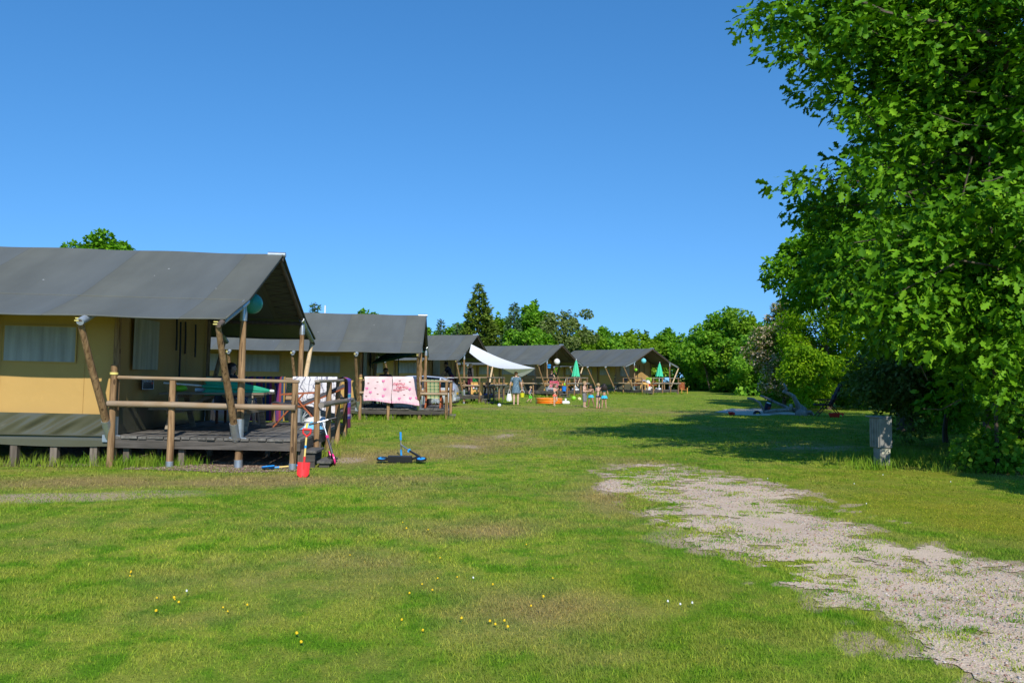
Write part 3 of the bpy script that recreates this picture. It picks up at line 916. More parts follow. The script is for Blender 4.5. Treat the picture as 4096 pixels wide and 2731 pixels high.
for k in range(11):
    mb = MB(); mb.box((0, 0, 0.05), (0.105, 0.10, 0.60))
    if stump_me is None: stump_me = mb.mesh('stump', M_stump)
    link('stump', stump_me, t1, (-2.25 - 0.61 * k, 0.06, 0))
for k in range(11):
    link('stump', stump_me, t1, (-2.25 - 0.61 * k, W - .1, 0.05))

tents = {1: t1}
for i in (2, 3, 4, 5):
    c = copy_tree(t1)
    ref = build_tent(i)
    c.location, c.rotation_euler = ref.location.copy(), ref.rotation_euler.copy()
    bpy.data.objects.remove(ref)
    tents[i] = c
TLAB = {1: 'nearest grey-roofed safari tent with a teal balloon under its gable',
        2: 'second safari tent, pink towels hanging along its deck',
        3: 'third safari tent, white sun sail stretched from its gable',
        4: 'fourth safari tent with a white ball lantern under its gable',
        5: 'farthest safari tent, beside the hedge, with a pale blue lantern'}
for i, l in TLAB.items():
    tents[i]['label'] = l
# stove pipe behind the second ridge
mb = MB(); mb.tube([(-3.66, W / 2 + 0.9, 2.9), (-3.66, W / 2 + .9, 4.02)], 0.03, 10); mb.build('stove_pipe', M_white, tents[2], smooth='auto')
# dark sign plates on two porches
M_signb = plain('sign_plate', (0.035, 0.038, 0.045), 0.4)
M_signw = plain('sign_white', (0.7, 0.7, 0.7), 0.5)
M_signr = plain('sign_red', (0.45, 0.06, 0.03), 0.5)
def text_mesh(txt, size, mat, shear=0.0):
    cu = bpy.data.curves.new('lettering', 'FONT')
    cu.body = txt; cu.size = size; cu.align_x = 'CENTER'; cu.align_y = 'CENTER'; cu.extrude = 0.0006; cu.shear = shear
    o = bpy.data.objects.new('tmp', cu); COL.objects.link(o)
    bpy.context.view_layer.update()
    me = bpy.data.meshes.new_from_object(o.evaluated_get(bpy.context.evaluated_depsgraph_get()))
    bpy.data.objects.remove(o)
    me.materials.clear(); me.materials.append(mat)
    return me
for i in (1, 5):
    mb = MB(); mb.box((0, 0, 0), (0.02, 0.47, 0.225))
    s = mb.build('sign', M_signb, tents[i], loc=(-A + 0.06, 1.08, 1.255))
    mb = MB()
    for zz in (-.105, .105): mb.box((0.012, 0, zz), (0.004, 0.45, 0.008))
    for vv in (-.225, .225): mb.box((0.012, vv, 0), (0.004, 0.008, 0.202))
    mb.build('sign_border', M_signw, s)
    r = (math.pi / 2, 0, math.pi / 2)
    link('lettering', text_mesh('SAFARITENT', 0.062, M_signw), s, (0.0125, -0.02, 0.035), r)
    mb = MB(); mb.box((0.0125, 0.165, -0.005), (0.003, 0.07, 0.03)); mb.build('lettering', M_signr, s)

# ------------------------------------------------------------------ decks with railings and steps
DT = 0.445
def build_deck():
    t = thing('wooden_deck', None, 'deck', (0, 0, 0), 0, 'raised porch decks with railings')
    n = 22; w = 2.90 / n
    shapes = []
    for q in range(4):
        mb = MB(); mb.box((0, 0, 0), (w - 0.010, 4.24 + 0.015 * q, 0.036)); shapes.append(mb.mesh('plank', M_deck))
    for k in range(n):
        link('plank', shapes[k % 4], t, (-1.93 + w * (k + .5), 2.04 - 0.010 * (k % 3), DT - 0.018 + 0.0035 * ((k * 7) % 3 - 1)), (0.0, 0.01 * ((k * 5) % 3 - 1), 0.0008 * ((k * 3) % 5 - 2)))
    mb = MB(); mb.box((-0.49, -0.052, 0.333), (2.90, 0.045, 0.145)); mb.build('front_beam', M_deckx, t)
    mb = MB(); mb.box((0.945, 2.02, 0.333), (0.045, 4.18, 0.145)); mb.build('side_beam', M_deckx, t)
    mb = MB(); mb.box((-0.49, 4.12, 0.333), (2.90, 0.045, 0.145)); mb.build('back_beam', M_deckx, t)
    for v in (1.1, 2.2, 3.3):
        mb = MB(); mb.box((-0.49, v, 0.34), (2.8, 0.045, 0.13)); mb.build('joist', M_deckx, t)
    mb = MB(); mb.box((0, 0, 0.08), (0.09, 0.09, 0.40)); sm = mb.mesh('stump', M_stump)
    for u in (-1.85, -1.0, 0.0, 0.86):
        for v in (0.06, 1.4, 2.7, 4.0):
            if (u, v) != (0.0, 0.06): link('stump', sm, t, (u + 0.10, v, 0))
    def rail_post(u, v, top, shoe=True, r=0.052, bot=-0.15):
        mb = MB()
        j = random.uniform(-.006, .006)
        mb.tube([(u, v, bot), (u + j, v, 0.5), (u - j, v, 0.95), (u, v, top)], [r * 1.04, r, r * .97, r * .95], 12)
        p = mb.build('rail_post', M_post, t, smooth='auto')
        if shoe:
            mb = MB(); mb.tube([(u, v, bot - .02), (u, v, 0.075)], r * 1.13, 14); mb.build('post_shoe', M_galv, p, smooth='auto')
        return p
    p = rail_post(-1.93, -0.115, 1.55, False)
    mb = MB(); mb.tube([(-1.93, -0.115, 1.395), (-1.93, -0.115, 1.43)], 0.062, 14); mb.build('band', M_strap, p, smooth='auto')
    rail_post(-1.02, -0.125, 1.325)
    rail_post(0.87, -0.125, 1.325)
    for v in (1.03, 2.1, 3.08, 4.05):
        rail_post(0.99, v, 1.325)
    for u in (-1.88, -0.5):
        rail_post(u, 4.16, 1.325, False)
    def rail(name, a, b_, r, mat, flat=False):
        mb = MB(); a = Vector(a); b_ = Vector(b_)
        if flat:
            mb.beam(a, b_, 0.085, 0.052)
            o = mb.build(name, mat, t, bevel=0.016)
        else:
            mb.tube([a, a.lerp(b_, .33) + Vector((0, 0, .006)), a.lerp(b_, .7) - Vector((0, 0, .004)), b_], [r, r * 1.04, r * .98, r], 12)
            o = mb.build(name, mat, t, smooth='auto')
        return o
    rail('top_rail', (-1.87, -0.12, 1.352), (0.93, -0.12, 1.352), 0, M_rail, True)
    rail('mid_rail', (-1.97, -0.205, 0.945), (0.90, -0.205, 0.945), 0.046, M_rail)
    rail('top_rail', (0.99, 0.93, 1.352), (0.99, 4.17, 1.352), 0, M_raily, True)
    rail('mid_rail', (1.075, 0.95, 0.945), (1.075, 4.22, 0.945), 0.05, M_raily)
    rail('top_rail', (-1.95, 4.16, 1.352), (0.93, 4.16, 1.352), 0, M_rail, True)
    rail('mid_rail', (-1.95, 4.24, 0.945), (0.93, 4.24, 0.945), 0.05, M_rail)
    return t
def build_steps():
    t = thing('wooden_steps', None, 'steps', (0, 0, 0), 0, 'steps up to the decks')
    for u, z in ((1.08, 0.235), (1.31, 0.075)):
        mb = MB(); mb.box((u, 0.42, z), (0.22, 0.66, 0.04)); mb.build('tread', M_deck, t, bevel=0.005)
    for v in (0.16, 0.68):
        mb = MB(); mb.box((1.08, v, 0.065), (0.16, 0.05, 0.30)); mb.build('riser_block', M_deckx, t)
        mb = MB(); mb.box((1.31, v, -0.02), (0.16, 0.05, 0.15)); mb.build('riser_block', M_deckx, t)
    return t
d1 = build_deck(); s1 = build_steps()
decks = {1: d1}; steps = {1: s1}
for i in (2, 3, 4, 5):
    decks[i] = copy_tree(d1); steps[i] = copy_tree(s1)
DL = {1: ('weathered grey deck of the nearest tent, picnic table standing on it', 'two grey wooden steps beside the red spade'),
      2: ('grey plank deck with pink towels over its front rail', 'small wooden steps by the deck with the pink towels'),
      3: ('deck under the white sun sail with a pale wooden stool on it', 'wooden steps before the deck with the pale stool'),
      4: ('deck with the red spotted towel on its front rail', 'wooden steps right behind the white parasol foot on the lawn'),
      5: ('deck of the farthest tent with green parasol, next to the hedge', 'wooden steps up to the farthest deck')}
for i in TENTS:
    for o, l in ((decks[i], DL[i][0]), (steps[i], DL[i][1])):
        o.location = tents[i].location; o.rotation_euler = tents[i].rotation_euler; o['label'] = l
        if i == 2: o.location.z += 0.0

def place(i, u, v, z=DT):
    """a point on deck i, in the world"""
    p = tents[i].matrix_basis @ Vector((u, v, z))
    return p
def yaw(i, extra=0.0):
    return math.radians(TENTS[i][2] + extra)

# ------------------------------------------------------------------ trees and shrubs
def leaf_mat(name, lo, mid, hi, trans=0.38, rough=0.55, spec=0.12, tint=(1.35, 1.5, 0.25)):
    m, nt, b = new_mat(name)
    at = nt.nodes.new('ShaderNodeAttribute'); at.attribute_name = 'tone'
    c = ramp(nt, [(0.0, lo), (0.5, mid), (1.0, hi)], at.outputs['Fac'])
    nt.links.new(c, b.inputs['Base Color'])
    b.inputs['Roughness'].default_value = rough
    b.inputs['Specular IOR Level'].default_value = spec
    tr = nt.nodes.new('ShaderNodeBsdfTranslucent'); nt.links.new(mixc(nt, c, tint, 1.0, 'MULTIPLY'), tr.inputs['Color'])
    mx = nt.nodes.new('ShaderNodeMixShader'); mx.inputs[0].default_value = trans
    nt.links.new(b.outputs[0], mx.inputs[1]); nt.links.new(tr.outputs[0], mx.inputs[2]); nt.links.new(mx.outputs[0], nt.nodes['Material Output'].inputs['Surface'])
    return m
L_oak = leaf_mat('oak_leaf', (0.0405, 0.1251, 0.0040), (0.0900, 0.2313, 0.0065), (0.1980, 0.3825, 0.0144), 0.15)
L_eoak = leaf_mat('field_oak_leaf', (0.0599, 0.1672, 0.0057), (0.1187, 0.2945, 0.0084), (0.2080, 0.4199, 0.0157), 0.25)
L_horn = leaf_mat('hornbeam_leaf', (0.079, 0.177, 0.0044), (0.170, 0.327, 0.0072), (0.339, 0.495, 0.0143))
L_maple = leaf_mat('maple_leaf', (0.0808, 0.2041, 0.0195), (0.1639, 0.3555, 0.0252), (0.3146, 0.5358, 0.0447))
L_mapled = leaf_mat('dark_maple_leaf', (0.0690, 0.1845, 0.0116), (0.1245, 0.3090, 0.0158), (0.2490, 0.4320, 0.0248), 0.25)
L_lime = leaf_mat('bright_leaf', (0.1020, 0.2014, 0.0123), (0.1836, 0.3281, 0.0194), (0.3120, 0.4726, 0.0352))
L_willow = leaf_mat('willow_leaf', (0.0960, 0.1437, 0.0330), (0.1740, 0.2357, 0.0605), (0.2880, 0.3335, 0.1210), 0.3)
L_grey = leaf_mat('grey_willow_leaf', (0.060, 0.105, 0.018), (0.115, 0.175, 0.032), (0.21, 0.26, 0.10), 0.28)
L_cyp = leaf_mat('cypress_needles', (0.0675, 0.1170, 0.0150), (0.1283, 0.2015, 0.0240), (0.2362, 0.2990, 0.0390), 0.15, 0.7)
L_spr = leaf_mat('spruce_needles', (0.044, 0.097, 0.034), (0.088, 0.172, 0.060), (0.177, 0.287, 0.104), 0.1, 0.7)
L_haw = leaf_mat('hawthorn_leaf', (0.050, 0.116, 0.0060), (0.100, 0.198, 0.0110), (0.183, 0.281, 0.0182))
L_blos = leaf_mat('hawthorn_blossom', (0.30, 0.22, 0.13), (0.44, 0.36, 0.23), (0.60, 0.52, 0.38), 0.2, 0.8)
L_hazel = leaf_mat('hazel_leaf', (0.090, 0.207, 0.0143), (0.170, 0.327, 0.0259), (0.320, 0.475, 0.0435))
M_bark1 = wood('tree_bark', (0.060, 0.045, 0.030), (0.15, 0.115, 0.080), 2, 3)
M_bark2 = wood('pale_branch_bark', (0.115, 0.085, 0.055), (0.26, 0.20, 0.14), 2, 3)

OAK_HALF = np.array([(0, 0), (.10, .14), (.21, .22), (.13, .32), (.18, .42), (.33, .58), (.20, .61), (.18, .72), (.25, .88), (.11, .90), (0, 1.0)])
EOAK_HALF = np.array([(0, 0), (.12, .15), (.20, .3), (.14, .38), (.30, .55), (.20, .64), (.28, .82), (.12, .97), (0, 1.0)])
OVAL_HALF = np.array([(0, 0), (.27, .3), (.25, .65), (0, 1.0)])
ROUND_HALF = np.array([(0, 0), (.36, .22), (.42, .55), (.22, .86), (0, 1.0)])
STAR_HALF = np.array([(0, 0), (.34, .18), (.18, .32), (.46, .58), (.16, .60), (0, 1.0)])
FAR_HALF = np.array([(0, 0), (.42, .45), (0, 1.0)])
LOBE_HALF = np.array([(0, 0), (.26, .24), (.15, .40), (.33, .66), (.12, .95), (0, 1.0)])
SLIM_HALF = np.array([(0, 0), (.11, .4), (0, 1.0)])
SPRAY_HALF = np.array([(0, 0), (.22, .22), (.10, .38), (.20, .58), (.07, .68), (0, 1.0)])

def leaf_frames(n, out, flat=0.6, droop=0.25):
    """per leaf an axis (base to tip) and a face normal; out = outward direction"""
    nrm = RNG.normal(0, 1, (n, 3)) * (1 - flat)
    nrm[:, 2] += flat * 1.1
    nrm += out * 0.35
    nrm /= np.linalg.norm(nrm, axis=1, keepdims=True)
    ax = RNG.normal(0, 1, (n, 3)) * 0.9 + out * 0.9
    ax[:, 2] -= droop
    ax -= nrm * (ax * nrm).sum(1, keepdims=True)
    ax /= np.maximum(np.linalg.norm(ax, axis=1, keepdims=True), 1e-6)
    return ax, nrm
def leaf_mesh(name, P, ax, nrm, size, half, mats, tone, mi=None, fold=0.18):
    n = len(P); k = len(half)
    side = np.cross(ax, nrm)
    V = np.zeros((n, 2 * k - 2, 3))
    w, l = half[:, 0], half[:, 1]
    droop = -0.16 * l ** 2
    def pt(sgn, idx):
        return (P[:, None] + size[:, None, None] * (ax[:, None] * l[idx][None, :, None] + sgn * side[:, None] * w[idx][None, :, None]
                + nrm[:, None] * (fold * np.abs(w[idx]) + droop[idx])[None, :, None]))
    ridx = np.arange(k); lidx = np.arange(1, k - 1)
    V[:, :k] = pt(1, ridx); V[:, k:] = pt(-1, lidx)
    o = (np.arange(n) * (2 * k - 2))[:, None]
    R = o + ridx[None]
    Lf = o + np.concatenate([[0], k + np.arange(k - 2), [k - 1]])[None][:, ::-1]
    loops = np.concatenate([R, Lf], 1).ravel()
    cnt = np.full(2 * n, k)
    m2 = None if mi is None else np.repeat(mi, 2)
    return np_mesh(name, V.reshape(-1, 3), loops, cnt, mats, {'tone': np.repeat(np.clip(tone, 0, 1), 2 * k - 2)}, mi=m2)

def crown(name, clusters, n, size, half, mats, parent, flat=0.55, droop=0.25, mi_fn=None, centre=None, kind='stuff', shell=0.75):
    """leaves gathered in clusters (x, y, z, radius)"""
    C = np.array(clusters, float)
    wgt = C[:, 3] ** 2; wgt /= wgt.sum()
    k = RNG.choice(len(C), n, p=wgt)
    d = RNG.normal(0, 1, (n, 3)); d /= np.linalg.norm(d, axis=1, keepdims=True)
    r = RNG.random(n) ** (1 / 3.0)
    r = np.where(RNG.random(n) < shell, 0.7 + 0.35 * r, r)
    P = C[k, :3] + d * (C[k, 3] * r)[:, None] * np.array([1, 1, 0.72])
    if centre is not None:
        o = C[k, :3] - np.array(centre); o /= np.maximum(np.linalg.norm(o, axis=1, keepdims=True), .1)
        out = 0.6 * d + 0.6 * o
    else:
        out = d
    ax, nr = leaf_frames(n, out, flat, droop)
    ctone = RNG.uniform(-.16, .16, len(C))
    tone = 0.45 + ctone[k] + RNG.normal(0, .25, n)
    sz = size * RNG.uniform(0.5, 1.35, n)
    mi = mi_fn(P, k) if mi_fn else None
    me = leaf_mesh(name, P, ax, nr, sz, half, mats, tone, mi)
    o = link(name, me, parent)
    return tag(o, kind=kind)

def ell_clusters(c, r, m, cr, seed, lo=0.55, lump=0.35, zmin=None):
    """clusters over an uneven ellipsoid"""
    g = np.random.default_rng(seed)
    out = []
    ph = g.uniform(0, 6, 6)
    while len(out) < m:
        d = g.normal(0, 1, 3); d /= np.linalg.norm(d)
        f = 1 + lump * (math.sin(3 * math.atan2(d[1], d[0]) + ph[0]) * .5 + math.sin(4.3 * d[2] + ph[1]) * .4 + math.sin(5 * d[0] + ph[2]) * .5)
        s = (lo + (1 - lo) * g.random() ** .6) * f
        p = [c[a] + d[a] * r[a] * s for a in range(3)]
        if zmin is not None and p[2] < zmin: continue
        out.append((p[0], p[1], p[2], cr * g.uniform(0.6, 1.35)))
    return out
def limbs(name, base, top, r0, r1, clusters, parent, n=24, mat=None, frac0=0.25, seed=1, rl=0.3, extra=None):
    """a tapered trunk with limbs curving out to some of the leaf clusters"""
    g = np.random.default_rng(seed)
    mb = MB()
    base, top = Vector(base), Vector(top)
    wob = [Vector((g.normal(0, .05), g.normal(0, .05), 0)) * (top - base).length * .25 for _ in range(7)]
    tp = [base.lerp(top, t / 6) + (wob[t] if 0 < t else Vector()) for t in range(7)]
    mb.tube(tp, [r0 * 1.25] + [r0 + (r1 - r0) * t / 6 for t in range(1, 7)], 9)
    idx = g.choice(len(clusters), min(n, len(clusters)), replace=False)
    for k in idx:
        q = Vector(clusters[k][:3])
        t = frac0 + (0.98 - frac0) * min(1, max(0, (q.z - base.z - 0.1 * (top.z - base.z)) / max(0.1, (top.z - base.z)))) * g.uniform(.55, .95)
        s = tp[0].lerp(tp[-1], t)
        j = min(5, int(t * 6)); s = tp[j].lerp(tp[j + 1], t * 6 - j)
        mid = s.lerp(q, .5) + Vector((g.normal(0, .08), g.normal(0, .08), 0.10)) * (q - s).length
        rr = (r0 + (r1 - r0) * t) * rl
        mb.tube([s, s.lerp(mid, .6), mid, mid.lerp(q, .6), q], [rr * 1.2, rr, rr * .75, rr * .5, rr * .22], 6, cap=False)
    for pl, rs in (extra or []):
        mb.tube(pl, rs, 7)
    return mb.build(name, mat or M_bark1, parent, smooth='auto')

def broadleaf(label, base, h, rad, n, size, half, mats, seed, m=40, cr=None, zlow=0.15, trunk_r=0.12, cat='tree', name='broadleaf_tree', group=None, lump=.35, mi_fn=None, flat=.5, zr=None, spire=0, stems=0):
    x, y = base; z = gf(x, y)
    t = thing(name, label, cat, (0, 0, 0), 0, group)
    rx, ry = rad if isinstance(rad, tuple) else (rad, rad)
    cz = z + h * (zlow + 1) / 2; rz = h * (1 - zlow) / 2
    cl = ell_clusters((x, y, cz), (rx, ry, rz), m, cr or min(rx, rz) * .32, seed, lump=lump, zmin=z + .15)
    g = np.random.default_rng(seed + 500)
    for k in range(spire):                                                # thin leaders above the crown
        a, d = g.uniform(0, 6.28), g.uniform(0, .8)
        bx, by = x + math.cos(a) * rx * d, y + math.sin(a) * ry * d
        hh = rz * math.sqrt(max(0.05, 1 - d * d))
        for q in range(4):
            cl.append((bx + g.normal(0, .08), by, cz + hh * (0.86 + 0.10 * q), (cr or .5) * (0.55 - .1 * q)))
    crown('crown', cl, n, size, half, mats, t, centre=(x, y, cz - rz * .3), mi_fn=mi_fn, flat=flat)
    extra = []
    for k in range(stems):
        a = g.uniform(0, 6.28)
        p = Vector((x + math.cos(a) * rx * .5 * g.random(), y + math.sin(a) * ry * .5, z - .1)); q = Vector((x + math.cos(a) * rx * .8, y + math.sin(a) * ry * .8, z + h * .55))
        extra.append(([p, p.lerp(q, .5) + Vector((.05, 0, .1)), q], [trunk_r * .55, trunk_r * .4, trunk_r * .2]))
    limbs('trunk', (x, y, z - .2), (x, y, z + h * .82), trunk_r, trunk_r * .3, cl, t, seed=seed, extra=extra)
    return t

# the big red oak at the right edge
def near_oak():
    t = thing('oak_tree', 'large red oak with big pointed leaves overhanging the lawn at the right edge', 'tree', (0, 0, 0))
    g = np.random.default_rng(77)
    cl = []
    cl += ell_clusters((7.75, 12.7, 4.9), (2.6, 2.1, 4.2), 150, 0.43, 3, lo=.62, lump=.2, zmin=.8)
    cl += ell_clusters((6.1, 11.5, 2.9), (1.25, .7, 1.1), 26, 0.36, 6, lo=.4, lump=.2, zmin=1.3)
    cl += ell_clusters((7.5, 11.8, 2.9), (1.0, .8, 1.0), 22, 0.36, 7, lo=.3, lump=.2, zmin=1.9)
    cl += ell_clusters((8.2, 12.4, 7.4), (3.1, 2.2, 1.9), 70, 0.5, 4, lo=.4, lump=.2)
    def spray(p, q, n, r0, r1):
        p, q = Vector(p), Vector(q)
        for k in range(n):
            f = k / max(1, n - 1)
            v = p.lerp(q, f) + Vector((g.normal(0, .08), g.normal(0, .12), g.normal(0, .10) - 0.12 * f * f))
            cl.append((v.x, v.y, v.z, r0 + (r1 - r0) * f))
    # overhanging upper limbs
    for z, xe, ye, rr in ((7.3, 4.0, 11.9, .55), (6.9, 3.55, 11.6, .42), (6.35, 3.75, 11.5, .36), (6.0, 4.3, 11.7, .34), (7.8, 4.3, 12.2, .5), (6.6, 4.8, 11.2, .4), (5.75, 4.9, 11.9, .33)):
        spray((6.4, 12.2, z - .1), (xe, ye, z), 8, rr + .12, rr * .75)
    spray((5.6, 11.6, 4.45), (3.80, 11.3, 4.28), 10, .34, .17)
    spray((5.5, 11.4, 3.55), (4.75, 11.1, 3.4), 5, .35, .22)
    spray((6.2, 11.6, 5.2), (4.9, 11.5, 5.25), 6, .4, .25)
    # low outer boughs with large sunlit leaves
    spray((7.2, 11.7, 2.9), (5.05, 11.0, 2.52), 8, .34, .22)
    spray((7.4, 11.3, 3.6), (5.7, 10.9, 3.55), 7, .36, .26)
    spray((7.9, 11.4, 2.4), (6.7, 11.0, 1.9), 7, .36, .28)
    spray((8.2, 11.5, 1.8), (6.9, 11.2, 1.35), 6, .34, .26)
    n = 33000
    crown('crown', cl, n, 0.155, OAK_HALF, L_oak, t, flat=.54, droop=.40, centre=(7.8, 12.7, 4.5), shell=.6)
    inner = ell_clusters((8.1, 13.1, 4.6), (2.1, 1.5, 3.6), 60, .6, 8, lo=.2, lump=.1, zmin=.6)
    crown('inner_crown', inner, 9000, .17, LOBE_HALF, L_oak, t, flat=.5, centre=(8.1, 13.1, 4.5))
    ext = []
    def br(pts, r0, r1):
        m = len(pts); ext.append(([Vector(p) for p in pts], [r0 + (r1 - r0) * k / (m - 1) for k in range(m)]))
    br([(8.3, 13.7, 5.6), (7.41, 11.7, 6.36), (6.94, 11.5, 6.53), (5.47, 11.5, 6.83), (4.7, 11.6, 7.25)], .055, .028)
    br([(8.4, 13.9, 2.6), (7.6, 11.6, 3.0), (6.3, 11.1, 3.1), (5.3, 11.0, 2.6)], .028, .008)
    br([(8.5, 14.0, 1.9), (8.0, 11.4, 2.2), (7.6, 10.9, 2.7), (7.1, 10.9, 2.4)], .022, .007)
    br([(7.55, 12.4, .0), (7.40, 12.2, 2.0), (7.45, 12.1, 3.0), (7.3, 12.1, 4.0), (7.28, 12.0, 5.0)], .03, .014)
    br([(7.0, 12.3, 3.2), (6.88, 12.0, 3.7), (6.85, 12.0, 4.2), (6.95, 11.9, 4.8)], .022, .012)
    for k in range(46):
        p = Vector((g.uniform(6.4, 8.4), g.uniform(11.3, 12.6), g.uniform(.8, 6.8)))
        q = p + Vector((g.uniform(-1.2, .7), g.uniform(-.5, .2), g.uniform(-.3, .45)))
        ext.append(([p, p.lerp(q, .5) + Vector((0, 0, g.uniform(-.1, .12))), q], [.010, .007, .004]))
    limbs('trunk', (8.6, 14.1, -.2), (8.2, 13.6, 8.6), .105, .05, cl, t, n=60, seed=9, rl=.3, extra=ext, mat=M_bark1)
    # the largest leaves of the low boughs, one by one
    C = np.array(cl[-26:])
    half = [OAK_HALF, EOAK_HALF, OAK_HALF]
    protos = []
    for q in range(4):
        for tn in (.45, .62, .8):
            protos.append(leaf_mesh('leaf', np.zeros((1, 3)), np.array([[1.0, 0, 0]]), np.array([[0, 0, 1.0]]), np.array([.150 + .012 * q]), OAK_HALF, L_oak, np.array([tn]), fold=.1 + .06 * q))
    for k in range(300):
        c = C[g.integers(0, len(C))]
        d = g.normal(0, 1, 3); d[1] = -abs(d[1]); d /= np.linalg.norm(d)
        p = c[:3] + d * c[3] * g.uniform(.75, 1.1)
        o = link('leaf', protos[g.integers(0, len(protos))], t, p, (g.normal(-.5, .5), g.normal(.55, .45), g.uniform(0, 6.28)))
    return t
near_oak()
# a second oak behind it and off the frame, which shade the thicket
def simple_oak(label, c, rad, m, cr, n, size, half, mat, seed, base, r0, cat='tree', name='oak_tree', lump=.25, zmin=.5, top=.85, nl=30):
    t = thing(name, label, cat)
    cl = []
    for (cc, rr, mm) in zip(c, rad, m):
        cl += ell_clusters(cc, rr, mm, cr, seed, lo=.5, lump=lump, zmin=zmin); seed += 1
    crown('crown', cl, n, size, half, mat, t, centre=c[0], flat=.5)
    zt = max(q[2] for q in cl)
    limbs('trunk', (base[0], base[1], gf(*base) - .2), (base[0], base[1], zt * top), r0, r0 * .3, cl, t, n=nl, seed=seed)
    return t
simple_oak('broad oak with small round leaf clusters, beyond the large red oak', [(10.4, 21.5, 5.0), (8.5, 20.6, 4.2), (12.8, 22.0, 5.8)], [(2.6, 2.2, 2.2), (1.6, 1.6, 1.25), (2.4, 2.0, 1.7)], (46, 30, 40), .52, 34000, .15, LOBE_HALF, L_eoak, 21, (10.8, 21.8), .2, lump=.18, zmin=3.0)
simple_oak('young oak standing off to the right of the frame', [(9.5, 5.6, 3.1)], [(1.6, 1.3, 1.8)], (40,), .5, 7000, .22, LOBE_HALF, L_oak, 31, (9.8, 5.7), .10)
simple_oak('dense dark thicket tree behind the red oak', [(11.3, 16.6, 3.0), (9.8, 15.9, 1.8), (13.2, 15.8, 4.4)], [(2.2, 1.5, 2.8), (1.5, 1.0, 1.5), (2.2, 1.6, 3.2)], (40, 22, 40), .6, 26000, .15, OVAL_HALF, L_mapled, 41, (11.5, 16.8), .14, zmin=.2)
simple_oak('tall leafy tree closing the view behind the red oak', [(14.6, 21.5, 6.0), (12.6, 21, 8.5)], [(3.2, 2.2, 5.5), (2.4, 1.8, 2.6)], (70, 30), .75, 26000, .18, OVAL_HALF, L_maple, 43, (14.6, 21.8), .2, zmin=.3)
simple_oak('leafy sapling between the red oak and the hazel shrub', [(9.6, 14.4, 2.6), (10.0, 14.2, 4.6)], [(1.3, .8, 2.4), (1.2, .8, 1.6)], (30, 16), .5, 12000, .15, OVAL_HALF, L_maple, 45, (9.7, 14.6), .06, zmin=.2)
simple_oak('leafy tree joining the hornbeam and the red oak behind the dark recliner', [(17.4, 38.5, 4.0), (19.8, 37.5, 3.2), (18.0, 36.0, 1.6)], [(2.6, 1.5, 3.2), (2.4, 1.4, 3.0), (2.2, 1.2, 1.6)], (50, 26, 26), .55, 30000, .15, OVAL_HALF, L_maple, 47, (17.6, 38.7), .10, zmin=.3)
# hawthorn in cream blossom
t = thing('hawthorn_bush', 'hawthorn covered in cream blossom beside the tall oak', 'bush')
cl = ell_clusters((13.7, 40.2, 2.9), (1.35, 1.5, 2.2), 46, .46, 51, lo=.55, lump=.2, zmin=.3) + ell_clusters((12.9, 38.8, 1.5), (.8, .8, .9), 14, .36, 53, lo=.5)
crown('crown', cl, 17000, .13, OVAL_HALF, [L_haw, L_blos], t, centre=(13.8, 40.4, 1.5), mi_fn=lambda P, k: (RNG.random(len(P)) < np.clip(.42 - .22 * (P[:, 0] - 13.3), .06, .55)).astype(int))
limbs('trunk', (13.8, 40.3, -.1), (13.7, 40.2, 4.4), .09, .02, cl, t, n=20, seed=52)
# hornbeam, yellow green, low and layered
simple_oak('bright yellow-green hornbeam with layered boughs behind the dead log', [(14.0, 36.0, 2.5), (12.9, 34.3, 1.5), (16.2, 35.0, 3.2), (15.2, 37.8, 4.3)], [(1.9, 1.4, 2.4), (1.0, .9, 1.35), (2.3, 1.7, 3.1), (2.0, 1.4, 2.1)], (36, 22, 44, 30), .48, 34000, .14, OVAL_HALF, L_horn, 61, (14.4, 36.2), .1, zmin=.25, lump=.2)
simple_oak('grey-leaved willow bush in the deep shade behind the concrete box', [(8.95, 17.6, 1.9), (8.3, 17.2, 1.2)], [(1.2, 1.0, 1.5), (.75, .7, 1.0)], (26, 14), .42, 12000, .12, SLIM_HALF * np.array([2.2, 1]), L_grey, 71, (9.8, 18.0), .06, 'bush', 'willow_bush', zmin=.15)
simple_oak('dark green bush low in the shade right of the dead log', [(13.2, 24.5, 1.5), (11.6, 21.5, 1.2)], [(1.7, 1.2, 1.6), (1.2, .9, 1.2)], (30, 20), .5, 15000, .13, OVAL_HALF, L_mapled, 81, (13.2, 24.6), .07, 'bush', 'shade_bush', zmin=.1)
simple_oak('rounded hazel shrub with light green leaves at the lower right corner', [(8.1, 12.7, .60), (7.55, 12.5, .28), (8.5, 12.6, .85)], [(.60, .42, .52), (.45, .3, .28), (.6, .42, .6)], (22, 14, 18), .24, 4600, .09, ROUND_HALF, L_hazel, 91, (8.2, 12.9), .03, 'shrub', 'hazel_shrub', zmin=.05)
simple_oak('tall hazel screen filling the gap at the right edge', [(12.6, 17.5, 2.6), (10.2, 14.6, 1.1)], [(2.0, 1.6, 2.6), (.9, .6, .9)], (34, 14), .5, 17000, .14, OVAL_HALF, L_mapled, 95, (12.6, 17.7), .08, 'bush', 'hazel_screen', zmin=.1)

